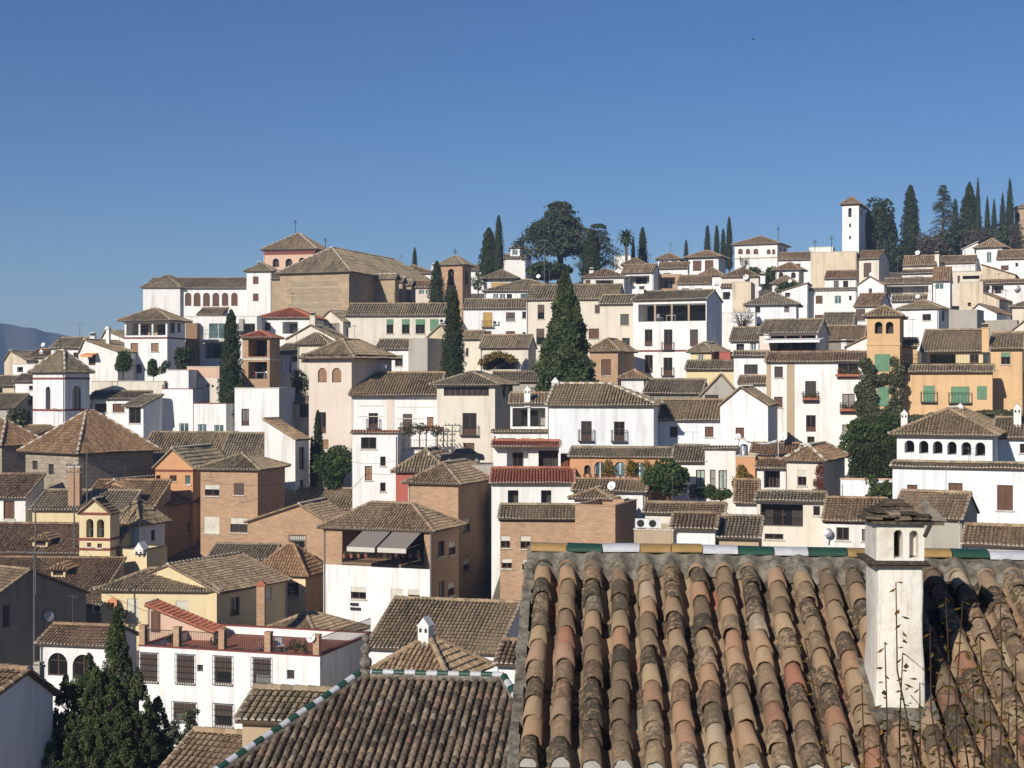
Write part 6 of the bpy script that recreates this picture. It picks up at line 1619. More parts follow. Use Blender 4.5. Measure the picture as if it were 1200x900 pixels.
facade(mb, O_(cx0 - .01, cy0), (1, 0, 0), (0, -1, 0), cx1 - cx0 + .02, zc0, zc1, hs)
facade(mb, O_(cx1 + .01, cy0), (0, 1, 0), (1, 0, 0), cy1 - cy0, zc0, zc1, [dict(u0=.1, u1=.2, z0=zc0 + .03, z1=zc1 - .05, r=.1, arch=True)])
facade(mb, O_(cx1 + .01, cy1), (-1, 0, 0), (0, 1, 0), cx1 - cx0 + .02, zc0, zc1, [])
facade(mb, O_(cx0 - .01, cy1), (0, -1, 0), (-1, 0, 0), cy1 - cy0, zc0, zc1, [])
for (a, b) in ((.13, .21), (.25, .33)): mb.poly([(cx0 - .01 + a, cy0 + .2, zc0), (cx0 - .01 + b, cy0 + .2, zc0), (cx0 - .01 + b, cy0 + .2, zc1), (cx0 - .01 + a, cy0 + .2, zc1)], 1)
mb.poly([(cx1 - .09, cy0 + .1, zc0), (cx1 - .09, cy0 + .2, zc0), (cx1 - .09, cy0 + .2, zc1), (cx1 - .09, cy0 + .1, zc1)], 1)  # dark sheets behind the arches painted as the unlit flue
mb.build('smoke_chamber', ['chim_plaster', 'recess_shade'], chim)
mb = MB()  # ragged cap of flat clay slabs, one upright ridge piece
def slab(cx, cy, z, w, d, t, rz, tx, ty, m=0):
    c_, s_ = math.cos(rz), math.sin(rz); ax = np.array((c_, s_, ty)) * w; ay = np.array((-s_, c_, tx)) * d
    mb.box(np.array((cx, cy, z)) - ax / 2 - ay / 2, ax, ay, (0, 0, t), m, R.random())
mx, my = (cx0 + cx1) / 2, (cy0 + cy1) / 2
slab(mx, my, zc1 + .004, .47, .6, .02, .03, .0, -.02)
for lv in range(7):
    w_ = .45 * (1 - lv / 8.5); d_ = .58 * (1 - lv / 8.5); n_ = max(1, 4 - lv // 2)
    for q in range(n_):
        slab(mx - .01 + (q - (n_ - 1) / 2) * w_ / n_ + R.gauss(0, .008), my + R.gauss(0, .015), zc1 + .026 + lv * .021, w_ / n_ * 1.12, d_ * R.uniform(.88, 1.05), .02, R.gauss(0, .07), R.gauss(0, .03), R.gauss(0, .05))
slab(cx1 + .08, my - .12, zc1 - .005, .2, .3, .02, -.15, 0, .02, 1)
mb.poly([(cx1 - .02, my - .2, zc1 + .03), (cx1 + .2, my - .2, zc1 + .02), (cx1 + .03, my - .12, zc1 + .21)], 2); mb.poly([(cx1 + .2, my - .2, zc1 + .02), (cx1 + .1, my + .06, zc1 + .03), (cx1 + .03, my - .12, zc1 + .21)], 2); mb.poly([(cx1 + .1, my + .06, zc1 + .03), (cx1 - .02, my - .2, zc1 + .03), (cx1 + .03, my - .12, zc1 + .21)], 2)
mb.tube([(cx1 + .0, cy0 - .06, zc1 - .09), (cx1 + .05, cy0 - .03, zc1 + .0)], .018, 5, 1)
mb.build('cap', ['fg_grey', 'fg_tile', 'cement'], chim)

# --- hipped roof with green and white glazed ridge (middle foreground)
mw = rad(-9); ma = np.array((math.cos(mw), math.sin(mw), 0)); mbk = np.array((-math.sin(mw), math.cos(mw), 0))
MO = at(424, 790, 44.0); mroot = empty('glazed_ridge_house', (MO[0], MO[1], -20.0), mw)
tag(mroot, 'tile roof with green and white glazed hip tiles and a ball finial', 'house')
mn = nz(np.array((0, -math.sin(rad(24)), math.cos(rad(24)))))
def on_m(x, y):  # pixel -> local point on the front slope
    n_w = ma * mn[0] + mbk * mn[1] + np.array((0, 0, mn[2])); d = np.array(((x - 600) / F, 1, (450 - y) / F))
    p = d * (np.dot(MO, n_w) / np.dot(d, n_w)) - MO
    return np.array((np.dot(p, ma), np.dot(p, mbk), p[2] + MO[2] + 20))
TL = on_m(424, 793); TR = on_m(590, 797)
dirL = on_m(272, 896) - TL; dirR = on_m(608, 828) - TR; drop = 2.45
BL = TL + dirL * (drop / -dirL[2]); BR = TR + dirR * (drop / -dirR[2])
mb = MB(); real_tiles(mb, [BL, BR, TR, TL], .236, .265, .08, 7, .014)
bkl = np.array((BL[0], -BL[1] + 0.0, BL[2])); bkr = np.array((BR[0], -BR[1], BR[2]))
mb.poly([p_ - np.array((0, 0, .09)) for p_ in (BL, BR, TR, TL)], 2); mb.poly([bkr, bkl, TL, TR], 0, .3); mb.poly([bkl, BL, TL], 0, .3); mb.poly([BR, bkr, TR], 0, .3)
mroof = mb.build('roof', ['fg_grey', 'mortar', 'cement'], mroot, True)
mb = MB(); mb.bx(BL[0] + .4, BR[0] - .4, BL[1] + .4, -BL[1] - .4, 0, BL[2] - .1); mb.build('wall', 'cream', mroot)
def glazed(p, q, name, first):
    L = np.linalg.norm(q - p); k = int(L / .31); d = (q - p) / L; s = nz(np.cross(d, UP)); up = np.cross(s, d)
    mb = MB(); mb.tube([p - up * .02, q - up * .02], .13, 8, 2)
    for i in range(k):
        a, b = p + d * (L * i / k + .005), p + d * (L * (i + 1) / k - .005); V = []
        lf = .05 + R.gauss(0, .006)
        for c, sc in ((a, 1), (b, .96)):
            for t in np.linspace(-.3, math.pi + .3, 9): V.append(c + s * math.cos(t) * .11 * sc + up * (math.sin(t) * .095 * sc + lf + .035))
        m = (i + first) % 2
        mb.add(V, [[j, j + 1, j + 10, j + 9] for j in range(8)], m); mb.poly(V[:9][::-1], m); mb.poly(V[9:], m)
    mb.build(name, ['g_white', 'g_green', 'cement'], mroof, False)
up_ = np.array((0, 0, .06))
glazed(TL + up_, TR + up_, 'ridge_tiles', 0); glazed(TL + up_, BL + up_, 'hip_tiles', 1); glazed(TR + up_, BR + up_, 'hip_tiles', 1)
mb = MB(); c = TL + np.array((.12, 0, .1))
mb.bx(c[0] - .14, c[0] + .14, c[1] - .14, c[1] + .14, c[2] - .1, c[2] + .14)
def ball(z, r): mb.lathe(c + (0, 0, z), [(r * math.sin(t), -r * math.cos(t)) for t in np.linspace(.2, 2.94, 9)], 14)
ball(.33, .19); ball(.55, .09); ball(.72, .16); ball(.88, .08); ball(1.02, .13); ball(1.16, .05)
mb.build('finial', 'cement', mroof, True)

# --- weeds growing on the bank below the window
mb = MB(); bank = MB(); nx = 30
V = [(-8 + 20 * i / nx, 2 + 7.2 * j / 8, -3.5 + .12 * math.sin(i * 1.3 + j) + .08 * R.random()) for j in range(9) for i in range(nx + 1)]
bank.add(V, [[j * (nx + 1) + i, j * (nx + 1) + i + 1, (j + 1) * (nx + 1) + i + 1, (j + 1) * (nx + 1) + i] for j in range(8) for i in range(nx)])
bank.add(V + [(v_[0], v_[1], -9) for v_ in V[8 * (nx + 1):]], [[8 * (nx + 1) + i + 1, 8 * (nx + 1) + i, 9 * (nx + 1) + i, 9 * (nx + 1) + i + 1] for i in range(nx)])
o = bank.build('earth_bank', 'ground'); tag(o, 'earth bank in front of the foreground roof', 'ground', None, 'structure')
WD = [(1050, 682, 1088, 8.2, 'tall weed crossing the chimney with a pair of open leaves'), (1037, 752, 1046, 7.6, 'leafy reddish weed before the chimney foot'), (1058, 765, 1062, 7.8, 'weed with two brown leaves beside the chimney foot'), (1090, 735, 1098, 8, 'weed with a bright tip in the chimney shadow'),
      (1108, 700, 1118, 8.4, 'weed rising at the edge of the chimney shadow'), (1128, 705, 1136, 8, 'tall leafy weed right of the chimney shadow'), (1148, 745, 1156, 7.4, 'orange leaved weed among the right weeds'), (1172, 700, 1180, 8.2, 'tallest weed near the right edge'),
      (1190, 770, 1193, 7.2, 'weed at the very right edge'), (943, 748, 1010, 8.4, 'thin leaning weed left of the chimney'), (1010, 800, 1030, 7.4, 'short weed left of the chimney foot'), (1078, 800, 1084, 7.2, 'short yellowing weed below the chimney shadow'),
      (1120, 800, 1126, 7.0, 'bushy yellow leaved weed low on the right'), (1160, 815, 1162, 7, 'bushy brown leaved weed low on the right'), (985, 862, 1000, 7.2, 'small green weed at the bottom left of the weeds'), (1100, 850, 1103, 6.8, 'lowest bright green weed'),
      (1140, 790, 1148, 7.8, 'weed with curled brown leaves'), (1182, 835, 1186, 6.8, 'low weed by the right edge'), (1030, 845, 1038, 6.9, 'low green weed before the tiles'), (1068, 850, 1071, 7, 'low weed with yellow leaf')]
for (xt, yt, xb, Y, lb) in WD:
    t = at(xt, yt, Y); b = at(xb, 930, Y); b[2] = -3.55
    root = empty('weed', b); tag(root, lb, 'weed', 'weeds before the foreground roof')
    st = MB(); lf = MB(); T = t - b; md = T * .5 + np.array((R.gauss(0, .05), R.gauss(0, .05), 0))
    st.tube([(0, 0, 0), md, T * .8 + md * .0 + np.array((R.gauss(0, .02), 0, 0)), T], [.008, .006, .0045, .003], 5)
    hv = min(.95, (t[2] + .27 * Y) / T[2] + .1); nl = int(6 + hv * 44)
    for k in range(nl):
        f_ = 1 - hv * (k / nl) ** 1.1; p = T * f_ + (md - T * .5) * (1 - abs(2 * f_ - 1)); an = k * 2.4 + R.random()
        if k > 1 and k < 4: continue
        ln = R.uniform(.028, .06); d = np.array((math.cos(an), math.sin(an) * .7, R.uniform(-.9, .1))); d = nz(d); s = nz(np.cross(d, UP)) * ln * .3
        q = p + d * .003
        if k % 5 == 0 and f_ < .9:
            br = p + d * R.uniform(.05, .12); st.tube([p, br], [.003, .002], 3); q = br
        nn = np.cross(s, d) * 1.2; rn = R.random()
        lf.poly([q, q + d * ln * .5 + s - nn * .3, q + d * ln, q + d * ln * .5 + nn * .25], 0, rn); lf.poly([q, q + d * ln * .5 + nn * .25, q + d * ln, q + d * ln * .5 - s - nn * .3], 0, rn)
    st.build('stem', 'weed_stem', root); lf.build('leaves', 'weed', root)

# ------------------------------------------------------------------ small things
def place(x, y, Y, dz=0): p = at(x, y, Y); p[2] += dz; return p
def flower_pot(x, y, Y, label, group, plant='leafy', pot='pot', s=1.0):
    p = place(x, y, Y); root = empty('flower_pot', p); tag(root, label, 'flower pot', group)
    mb = MB(); mb.lathe((0, 0, 0), [(.11 * s, 0), (.16 * s, .26 * s), (.18 * s, .27 * s), (.18 * s, .32 * s), (.14 * s, .32 * s)], 10); mb.build('pot', pot, root)
    mb = MB(); leafblob(mb, (0, 0, .45 * s), .24 * s, .24 * s, .24 * s, 70, .06 * s); mb.build('foliage', plant, root)
    return root
h = by_label('row of red flower pots'); Zt = h['ze'] + h['rise']
p0 = flower_pot(680, 560, 116, 'clay flower pot in the row on the arcade terrace edge', 'flower pots on the arcade terrace edge', 'redleaf', 's' and 'pot', .6)
base = h['L'] + h['b'] * (h['d'] + .05); p0.location = [float(q) for q in (base + h['a'] * .6 + np.array((0, 0, h['rise'] + .05)))]
for k in range(1, 11): dup(p0, base + h['a'] * (.6 + k * .46) + np.array((0, 0, h['rise'] + .05)))
h = by_label('two taupe awnings'); f0 = None
for k in range(11):
    u, z = lxz(h, 404 + k * 8.6, 653.5); loc = h['L'] + h['a'] * u - h['b'] * .1; loc[2] = z + h['zb_']
    if f0 is None: f0 = flower_pot(400, 650, 115, 'small potted plant hung on the awning house railing', 'pots along the awning house railing', 'ivy', 'pot', .9); f0.location = [float(q) for q in loc]
    else: dup(f0, loc)
h = by_label('railed red roof terrace'); zfl = h['ze'] - .55
for x, lb, pl in ((186, 'dark potted shrub beside the red terrace door', 'cypress'), (238, 'potted plant in the second bay of the red terrace', 'ivy'), (342, 'potted plant at the right end of the red terrace', 'leafy'), (330, 'clipped pot near the satellite dish of the red terrace', 'leafy')):
    u, _ = lxz(h, x, 757); q = h['L'] + h['a'] * u + h['b'] * 1.6; q[2] = zfl; flower_pot(x, 750, 95, lb, None, pl, 'pot', 1.8).location = [float(v_) for v_ in q]


def chair(loc, mat, label, rz=0.0):
    root = empty('patio_chair', loc, rz); tag(root, label, 'chair', 'terrace chairs')
    mb = MB(); mb.bx(-.24, .24, -.24, .24, .42, .46); mb.build('seat', mat, root)
    mb = MB(); mb.bx(-.24, .24, .2, .24, .46, .9); mb.build('backrest', mat, root)
    for (x, y) in ((-.22, -.22), (.2, -.22), (-.22, .2), (.2, .2)): mb = MB(); mb.bx(x, x + .03, y, y + .03, 0, .42); mb.build('leg', 'steel', root)
    return root
def table(loc, label, mat='plas_white'):
    root = empty('patio_table', loc); tag(root, label, 'table')
    mb = MB(); mb.bx(-.6, .6, -.4, .4, .71, .75); mb.build('tabletop', mat, root)
    for (x, y) in ((-.55, -.35), (.5, -.35), (-.55, .3), (.5, .3)): mb = MB(); mb.bx(x, x + .05, y, y + .05, 0, .71); mb.build('leg', 'steel', root)
def onfloor(key, x, y, back):
    h = by_label(key); u, z = lxz(h, x, y); q = h['L'] + h['a'] * u + h['b'] * back; q[2] = z + h['zb_'] + .01; return q
g = 'dark glazed terrace'
for x, m, lb in ((897, 'plas_lilac', 'lilac chair at the left of the glazed terrace'), (907, 'plas_blue', 'blue chair on the glazed terrace'), (917, 'plas_white', 'white chair by the glazed terrace table'), (931, 'steel', 'grey chair at the right of the glazed terrace')):
    chair(onfloor(g, x, 616.8, .9 + R.random()), m, lb, R.uniform(-.6, .6))
table(onfloor(g, 924, 616.8, 1.4), 'pale table on the glazed terrace', 'steel')
b = 'open terracotta loggia'
chair(onfloor(b, 295, 443.8, 1.0), 'plas_red', 'red chair in the lower terracotta loggia', .4); chair(onfloor(b, 308, 443.8, 1.2), 'plas_white', 'white chair in the lower terracotta loggia', -.4); table(onfloor(b, 302, 443.8, 1.0), 'white table in the lower terracotta loggia')
b = 'open roof terrace over three'
table(onfloor(b, 782, 376.3, 1.6), 'white table on the open roof terrace'); chair(onfloor(b, 770, 376.3, 1.4), 'plas_white', 'white chair on the open roof terrace', .8); chair(onfloor(b, 765, 376.3, 2), 'wood_light', 'brown chair on the open roof terrace', .3)
h = by_label('railed red roof terrace')
for x, bk, m, lb in ((226, 3.0, 'iron', 'dark chair behind the second post of the red terrace'), (292, 2.6, 'iron', 'dark chair in the third bay of the red terrace'), (300, 3.4, 'plas_white', 'white chair in the third bay of the red terrace')):
    u, _ = lxz(h, x, 757); q = h['L'] + h['a'] * u + h['b'] * bk; q[2] = h['ze'] - .54; chair(q, m, lb, R.uniform(-1, 1))
u, _ = lxz(h, 286, 757); q = h['L'] + h['a'] * u + h['b'] * 3.2; q[2] = h['ze'] - .54; table(q, 'wooden table in the third bay of the red terrace', 'wood_light')
# washing lines
for key, xs, y, back, lb in (('washing on a line', ((337.5, 'plas_white'), (340.5, 'plas_lilac'), (343.5, 'plas_lilac'), (346, 'plas_blue')), 424, -1.2, 'washing hung by the patio house'),):
    h = by_label(key); u, z = lxz(h, 342, y); q = h['L'] + h['a'] * u + h['b'] * back; q[2] = z + h['zb_'] - 1.9
    root = empty('washing_line', q); tag(root, 'washing line with white, lilac and blue cloths by the patio house', 'washing line'); mb = MB()
    mb.tube([(-.6, 0, 0), (-.6, 0, 1.95)], .03, 5); mb.tube([(.6, 0, 0), (.6, 0, 1.95)], .03, 5); mb.tube([(-.6, 0, 1.9), (.6, 0, 1.9)], .012, 4); mb.build('line', 'steel', root)
    for i, (x, m) in enumerate(xs):
        mb = MB(); x0 = -.55 + i * .28; V = []
        for j in range(7):
            for k in range(5): V.append((x0 + .24 * k / 4, .04 * math.sin(j * .9 + k * 1.7), 1.88 - (1.1 + .3 * (i % 2)) * j / 6))
        mb.add(V, [[j * 5 + k, j * 5 + k + 1, (j + 1) * 5 + k + 1, (j + 1) * 5 + k] for j in range(6) for k in range(4)]); mb.build('cloth', m, root)
# air conditioners
def acu(q, label, rz=0.0):
    root = empty('air_conditioner', q, rz); tag(root, label, 'air conditioner'); mb = MB(); mb.bx(-.42, .42, -.16, .16, .06, .62); mb.bx(-.38, -.3, -.14, .14, 0, .059); mb.bx(.3, .38, -.14, .14, 0, .059); mb.build('casing', 'dish', root)
    mb = MB(); mb.lathe((0, 0, 0), [(.23, -.01), (.23, .012), (.17, .012)], 16); 
    o = mb.build('fan_grille', 'iron', root); o.rotation_euler = (rad(90), 0, 0); o.location = (-.1, -.163, .34)
    return root
h = by_label('carrying two white air')
for x, lb in ((752, 'left one of two white air conditioners on the service house'), (766, 'right one of two white air conditioners on the service house')):
    u, _ = lxz(h, x, 621); q = h['L'] + h['a'] * u + h['b'] * .12; q[2] = h['ze'] + .085; acu(q, lb)
h = by_label('tall ochre blind'); u, z = lxz(h, 580.5, 381); q = h['L'] + h['a'] * u - h['b'] * .18; q[2] = z + h['zb_']; acu(q, 'air conditioner beside the tall ochre blind')
h = by_label('four green blinds'); u, z = lxz(h, 518.5, 379); q = h['L'] + h['a'] * u - h['b'] * .18; q[2] = z + h['zb_']; acu(q, 'air conditioner at the end of the green blinds')
h = by_label('tile roof and air conditioner'); u, z = lxz(h, 117, 718); q = h['L'] + h['a'] * u - h['b'] * .18; q[2] = z + h['zb_']; acu(q, 'air conditioner on the small tan annex')
# water tank beside the white sail
h = by_label('metal tank and white sail'); q = h['L'] + h['a'] * (h['w'] * .35) + h['b'] * 1.2; q[2] = h['ze'] - .5
root = empty('water_tank', q); tag(root, 'shiny metal water tank on the orange walled house', 'water tank'); mb = MB(); mb.lathe((0, 0, 0), [(.3, 0), (.32, .05), (.32, 1.3), (.2, 1.42), (.08, 1.45)], 14); mb.build('tank', 'steel', root, True)
q2 = q + np.array((.4, .6, 0)); root = empty('shade_sail', q2); tag(root, 'white shade sail on poles above the brown tile strip', 'shade sail')
for (x, y) in ((0, 0), (2.4, -.4), (2.6, 1.6)): mb = MB(); mb.tube([(x, y, 0), (x, y, 1.75)], .03, 6); mb.build('pole', 'dish', root)
mb = MB(); V = [(2.5 * i / 8, -.4 * i / 8 + 2.0 * j / 4, 1.7 - .28 * math.sin(math.pi * i / 8) - .1 * math.sin(math.pi * j / 4)) for j in range(5) for i in range(9)]
mb.add(V, [[j * 9 + i, j * 9 + i + 1, (j + 1) * 9 + i + 1, (j + 1) * 9 + i] for j in range(4) for i in range(8)]); mb.build('sail', 'awning_white', root)
# utility poles
def upole(x, yt, yb, Y, label, arms=2, lamp=False):
    p = at(x, yb, Y); root = empty('utility_pole', p); tag(root, label, 'utility pole'); H_ = (yb - yt) / F * Y
    mb = MB(); mb.tube([(0, 0, -1), (0, 0, H_)], [.075, .045], 8); mb.build('pole', 'pole_grey', root)
    for k in range(arms):
        mb = MB(); z = H_ - .15 - .55 * k; mb.bx(-.7, .7, -.04, .04, z, z + .07)
        for xx in (-.6, -.3, .3, .6): mb.lathe((xx, 0, z + .071), [(.04, 0), (.05, .08), (.02, .14)], 6)
        mb.build('crossarm', 'pole_grey', root)
upole(530, 497, 552, 131, 'utility pole before the strip-window house'); upole(524.5, 508, 552, 130.5, 'shorter double pole beside the parked black car', 3)
upole(40, 645, 790, 98, 'tall grey mast in front of the shaded gable', 1); upole(87, 544, 640, 122, 'thin mast beside the brick chimney stack', 2); upole(102, 530, 606, 122, 'thin rod mast in front of the ashlar tower', 0)
upole(41.5, 590, 680, 100, 'thin antenna mast left of the belfry', 1); upole(638, 281, 330, 252, 'tall white lamp mast before the great cedar', 1)
# parked car
p = at(541, 542.5, 131); root = empty('parked_car', p, rad(8)); tag(root, 'black car parked on the lane before the strip-window house', 'car')
mb = MB(); prof = [(-1.95, .35), (-1.95, .75), (-1.75, .9), (-1.05, .95), (-.5, 1.38), (.75, 1.42), (1.35, 1.0), (1.85, .85), (1.95, .6), (1.95, .35)]
wv = lambda z: .82 if z < 1.0 else .62
V = [(x, -wv(z), z) for x, z in prof] + [(x, wv(z), z) for x, z in prof]; n = len(prof)
mb.add(V, [[i, (i + 1) % n, n + (i + 1) % n, n + i][::-1] for i in range(n)]); mb.poly(V[:n][::-1]); mb.poly(V[n:])
body = mb.build('body', 'car', root)
mb = MB()
for sgn in (-1, 1): mb.poly([(-.85, sgn * .775, 1.02), (1.1, sgn * .775, 1.02), (.7, sgn * .655, 1.36), (-.48, sgn * .655, 1.34)])
mb.build('side_glass', 'glass', root)
for (x, y) in ((-1.2, -.8), (1.2, -.8), (-1.2, .8), (1.2, .8)):
    mb = MB(); mb.lathe((0, 0, 0), [(.25, -.1), (.32, -.08), (.32, .08), (.25, .1)], 16); o = mb.build('wheel', 'rubber', root); o.rotation_euler = (rad(90), 0, 0); o.location = (x, y, .32)
    mb = MB(); mb.lathe((0, 0, 0), [(.18, -.11), (.18, .11)], 12); mb.build('rim', 'steel', o)
for y in (-.55, .55):
    mb = MB(); mb.bx(-1.975, -1.952, y - .18, y + .18, .62, .76); mb.build('headlight', 'dish', root)
# lane under the car
mb = MB(); q = [at(505, 545, 129.5), at(585, 544, 129.5)]; mb.bx(q[0][0], q[1][0], 128.6, 133.2, q[0][2] - 9, q[0][2] + .02); o = mb.build('lane', 'grey'); tag(o, 'grey lane on a retaining wall under the black car', 'lane', None, 'structure')
root.location.z = float(q[0][2] + .022)
# overhead cables
for (x0, y0, Y0, x1, y1, Y1, lb) in ((235, 562, 126, 413, 541, 132, 'thin overhead cable crossing the brown brick house'), (413, 541, 132, 530, 503, 131, 'thin overhead cable rising to the utility pole'), (40, 650, 98, 92, 640, 120, 'thin overhead cable from the tall grey mast to the belfry')):
    a_, b_ = at(x0, y0, Y0), at(x1, y1, Y1); mb = MB(); mb.tube([(b_ - a_) * t - np.array((0, 0, 1.2 * 4 * t * (1 - t))) for t in np.linspace(0, 1, 13)], .016, 4)
    o = mb.build('overhead_cable', 'iron'); o.location = [float(v_) for v_ in a_]; tag(o, lb, 'cable')
# bird
p = at(883, 46.5, 75); root = empty('bird', p); tag(root, 'tiny dark bird high in the blue sky', 'bird'); mb = MB()
mb.lathe((0, 0, 0), [(.0, -.07), (.018, -.03), (.02, .015), (.006, .06)], 8)
for sgn in (-1, 1): mb.box((sgn * .01, 0, -.015), (sgn * .09, .02, .015), (0, .01, .04), (0, .012, 0))
o = mb.build('body', 'bird', root); o.rotation_euler = (rad(75), 0, rad(40))
# brown pilasters of the tall white house, red return slope of the red roof house
h = by_label('brown pilasters')
for x0, x1 in ((898.3, 903.5), (922, 931)):
    u0, z1 = lxz(h, x0, 425); u1, _ = lxz(h, x1, 425); mb = MB(); mb.bx(max(u0, .02), u1, -.05, -.003, 0, z1); mb.build('pilaster', 'tan', h['root'])
h = by_label('bright red tile lean-to'); mb = MB(); Zt = h['ze'] - h['zb_']; sl = h['rise'] / (h['d'] + h['oh']); f_ = lambda y: Zt + (y + h['oh']) * sl
tile_plane(mb, [(h['w'] - 1.0, h['d'] + .13, f_(h['d'] + .13)), (h['w'] + .1, h['d'] + .13, f_(h['d'] + .13)), (h['w'] + .1, h['d'] + 3.4, f_(h['d'] + 3.4)), (h['w'] - 1.0, h['d'] + 3.4, f_(h['d'] + 3.4))], 0, capw=False)
mb.bx(h['w'] - .9, h['w'], h['d'] + .2, h['d'] + 3.3, Zt - 2, Zt + h['rise'] - .1, 1)
mb.build('return_roof', ['red_tile', 'mortar', 'deck'], h['root'])
# rooftop aerials
for key, x, yt, f2 in (('brown hips left of the brick', 470, 298, .5), ('long cream house with four green', 452, 341, .5), ('ribbon of small windows', 644, 316, .5), ('long brown roof below the cedars', 716, 300, .4), ('dark loggia under tan tiles', 762, 296, .5), ('corner loggia left', 786, 284, .5), ('two wide dark openings', 832, 280, .5), ('tan hipped roof house with white dish', 868, 300, .5),
        ('long low house with dark veranda', 1052, 300, .8), ('tall dark window right of the bare', 1036, 280, .5), ('steep tile roof and blue window', 1104, 300, .5), ('tile roofed house right of the orn', 1126, 283, .5), ('hipped roof and one window right', 1090, 338, .5), ('white house with small shutters', 1184, 278, .5), ('open roof terrace over three', 812, 326, .5), ('white awning over a roof', 946, 356, .5),
        ('corbelled brown eaves', 470, 424, .5), ('large blue white', 706, 430, .5), ('tiled pyramid roof beside', 0, 0, 0)):
    hh = [q for q in HOUSES if key in q['label']]
    if not hh or not x: continue
    h = hh[0]; uu, yy, zt = h['loc'](x, yt, f2); cm = MB(); t = .02 * max(1, h['Y'] / 130); z0 = h['ze'] - h['zb_']
    cm.tube([(uu, yy, z0), (uu, yy, zt)], t, 5)
    for i in range(4): cm.tube([(uu - .35 + .06 * i, yy, zt - .1 - .22 * i), (uu + .35 - .06 * i, yy, zt - .1 - .22 * i)], t * .5, 4)
    cm.build('antenna', 'pole_grey', h['roofo'])
# dormers on the church roofs
for key, xc, yc, wpx in (('church nave roof', 45, 635, 18), ('lower church aisle', 66, 670, 17)):
    h = by_label(key); sl = h['rise'] / (h['d'] / (2 if h['roof'] == 'gx' else 1) + h['oh']); w = wpx / F * h['Y'] / 2
    u, z0 = lxz(h, xc, yc + 8); y_ = .5
    for _ in range(30):
        p = h['L'] + h['a'] * u + h['b'] * y_; kx = (xc - 600) / F
        u = (kx * p[1] - h['L'][0] - h['b'][0] * y_) / (h['a'][0] - kx * h['a'][1]); p = h['L'] + h['a'] * u + h['b'] * y_
        zr_ = h['ze'] - h['zb_'] + (y_ + h['oh']) * sl; zp = (450 - (yc + 6)) / F * p[1] - h['zb_']; y_ = max(0.2, y_ + (zp - zr_) * .6)
    z0 = zr_ - .1; hh = .75; dp = 2.4; mb = MB()
    facade(mb, (u - w, y_, 0), (1, 0, 0), (0, -1, 0), 2 * w, z0, z0 + hh, [dict(u0=.15, u1=2 * w - .15, z0=z0 + .2, z1=z0 + hh - .12, r=.2)])
    mb.poly([(u - w, y_, z0), (u - w, y_, z0 + hh), (u - w, y_ + dp, z0 + hh)], 0); mb.poly([(u + w, y_, z0), (u + w, y_ + dp, z0 + hh), (u + w, y_, z0 + hh)], 0)
    mb.poly([(u - w + .1, y_ + .19, z0), (u + w - .1, y_ + .19, z0), (u + w - .1, y_ + .19, z0 + hh), (u - w + .1, y_ + .19, z0 + hh)], 1)  # dark sheet painted as the shade behind the dormer hole
    dm = mb.build('dormer', ['yellow', 'recess_shade'], h['roofo'])
    rm = MB(); zt = z0 + hh; e = .3
    tile_plane(rm, [(u - w - e, y_ + dp, zt - .08), (u - w - e, y_ - e, zt - .08), (u, y_ + .2, zt + .42), (u, y_ + dp, zt + .42)], 0); tile_plane(rm, [(u + w + e, y_ - e, zt - .08), (u + w + e, y_ + dp, zt - .08), (u, y_ + dp, zt + .42), (u, y_ + .2, zt + .42)], 0)
    tile_plane(rm, [(u - w - e, y_ - e, zt - .08), (u + w + e, y_ - e, zt - .08), (u, y_ + .2, zt + .42)], 0)
    V0 = rm.build('dormer_roof', ['brown', 'mortar', 'deck'], h['roofo'])

# ------------------------------------------------------------------ ground, hills, haze, light, camera
xs = np.unique(np.concatenate([np.linspace(-200, 200, 161), np.sinh(np.linspace(-4.2, 4.2, 41)) * 260]))
ys = np.unique(np.concatenate([np.linspace(-60, 420, 201), 420 + np.sinh(np.linspace(0, 4.3, 30)) * 330, -60 - np.sinh(np.linspace(0, 3, 8)) * 60]))
gx, gy = np.meshgrid(xs, ys); gz = terrain(gx.ravel(), gy.ravel())
near = (np.abs(gx.ravel()) < 40) & (gy.ravel() < 42); gz = np.where(near, np.minimum(gz, -9.5), gz)
nx, ny = len(xs), len(ys); I = np.arange(nx * ny).reshape(ny, nx)
Fc = np.stack([I[:-1, :-1], I[:-1, 1:], I[1:, 1:], I[1:, :-1]], -1).reshape(-1, 4)
mb = MB(); mb.add(np.stack([gx.ravel(), gy.ravel(), gz], 1), Fc); o = mb.build('ground', 'ground', None, True); tag(o, 'earth hillside the town stands on, running out to the plain', 'ground', None, 'structure')
mb = MB(); prof = [(-900, 330), (-600, 352), (-350, 362), (-150, 372), (-60, 374), (0, 378), (25, 384), (47, 386), (80, 393), (100, 401), (130, 412), (170, 424), (230, 436)]
n = 90; X = np.linspace(-900, 230, n); Yh = np.interp(X, [p[0] for p in prof], [p[1] for p in prof]) + np.array([1.2 * math.sin(i * 1.1) + .8 * math.sin(i * 2.7) for i in range(n)])
V = []
for i in range(n):
    p = at(X[i], Yh[i], 1900); wob = 80 * math.sin(i * .7)
    V += [(p[0] * .78, 1400 + wob, -62), (p[0] * .88 + 20 * math.sin(i * 1.9), 1650 + wob * .5, -62 + (p[2] + 62) * (.45 + .12 * math.sin(i * 1.3))), tuple(p), (p[0] * 1.15, 2300, -62)]
mb.add(V, [[i * 4 + k, (i + 1) * 4 + k, (i + 1) * 4 + k + 1, i * 4 + k + 1] for i in range(n - 1) for k in range(3)])
o = mb.build('hills', 'hills', None, True); tag(o, 'blue hills beyond the town on the left', 'hills', None, 'structure')
mb = MB(); mb.bx(-1800, 1200, -200, 2500, -63, 112)
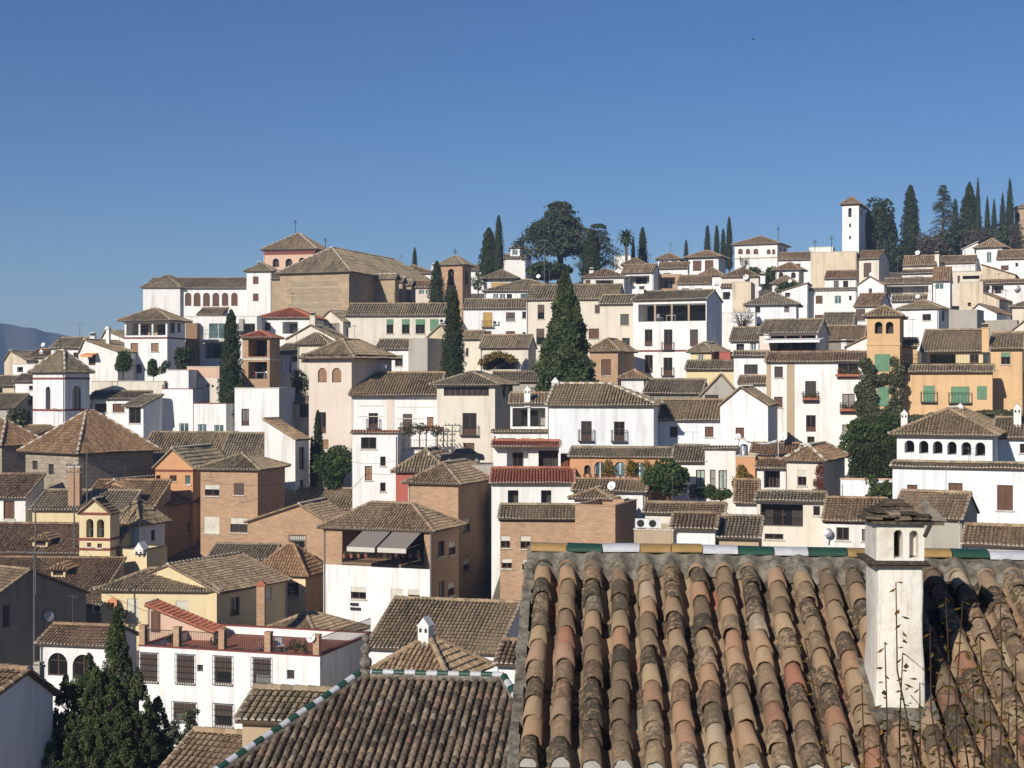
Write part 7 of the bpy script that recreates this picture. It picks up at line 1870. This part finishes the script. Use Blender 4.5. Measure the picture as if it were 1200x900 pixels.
hm = bpy.data.materials.new('haze_air'); hm.use_nodes = True; nt = hm.node_tree; nt.nodes.remove(nt.nodes['Principled BSDF'])
pv = nt.nodes.new('ShaderNodeVolumePrincipled'); pv.inputs['Color'].default_value = (.45, .62, .95, 1); pv.inputs['Density'].default_value = 3.2e-4; pv.inputs['Anisotropy'].default_value = .0
nt.links.new(pv.outputs[0], nt.nodes['Material Output'].inputs['Volume'])
HAZE = True
if HAZE:
    o = mb.build('haze', hm); tag(o, 'thin blue haze in the air over the valley', 'haze', None, 'stuff')

w = bpy.data.worlds.new('World'); SC.world = w; w.use_nodes = True
nt = w.node_tree; bg = nt.nodes['Background']; sky = nt.nodes.new('ShaderNodeTexSky'); sky.sky_type = 'NISHITA'; sky.sun_disc = False
sky.sun_elevation = rad(SUN_EL); sky.sun_rotation = rad(180 + SUN_AZ); sky.altitude = 700; sky.air_density = 1.0; sky.dust_density = 0.0; sky.ozone_density = 6.0
hs = nt.nodes.new('ShaderNodeHueSaturation'); hs.inputs['Saturation'].default_value = 1.1; hs.inputs['Hue'].default_value = .508; nt.links.new(sky.outputs[0], hs.inputs['Color']); nt.links.new(hs.outputs[0], bg.inputs[0]); bg.inputs[1].default_value = .07
sun = bpy.data.lights.new('sun', 'SUN'); sun.energy = 4.9; sun.angle = rad(.5); sun.color = (1, .935, .84)
so = bpy.data.objects.new('sun', sun); COL.objects.link(so)
D = Vector((-math.sin(rad(SUN_AZ)) * math.cos(rad(SUN_EL)), -math.cos(rad(SUN_AZ)) * math.cos(rad(SUN_EL)), math.sin(rad(SUN_EL))))
so.rotation_euler = D.to_track_quat('Z', 'Y').to_euler(); so.location = (-100, -200, 150)
cam = bpy.data.cameras.new('camera'); cam.sensor_width = 36; cam.lens = F / 1200 * 36; cam.clip_end = 30000; cam.clip_start = .1
co = bpy.data.objects.new('camera', cam); COL.objects.link(co); co.rotation_euler = (rad(90), 0, 0); SC.camera = co
SC.view_settings.view_transform = 'Standard'; SC.view_settings.look = 'None'; SC.view_settings.exposure = .08; SC.view_settings.gamma = 1
SC.render.engine = 'CYCLES'; SC.cycles.use_denoising = True; SC.cycles.max_bounces = 5; SC.cycles.volume_bounces = 0
SC.cycles.diffuse_bounces = 2; SC.cycles.glossy_bounces = 2; SC.cycles.transparent_max_bounces = 6
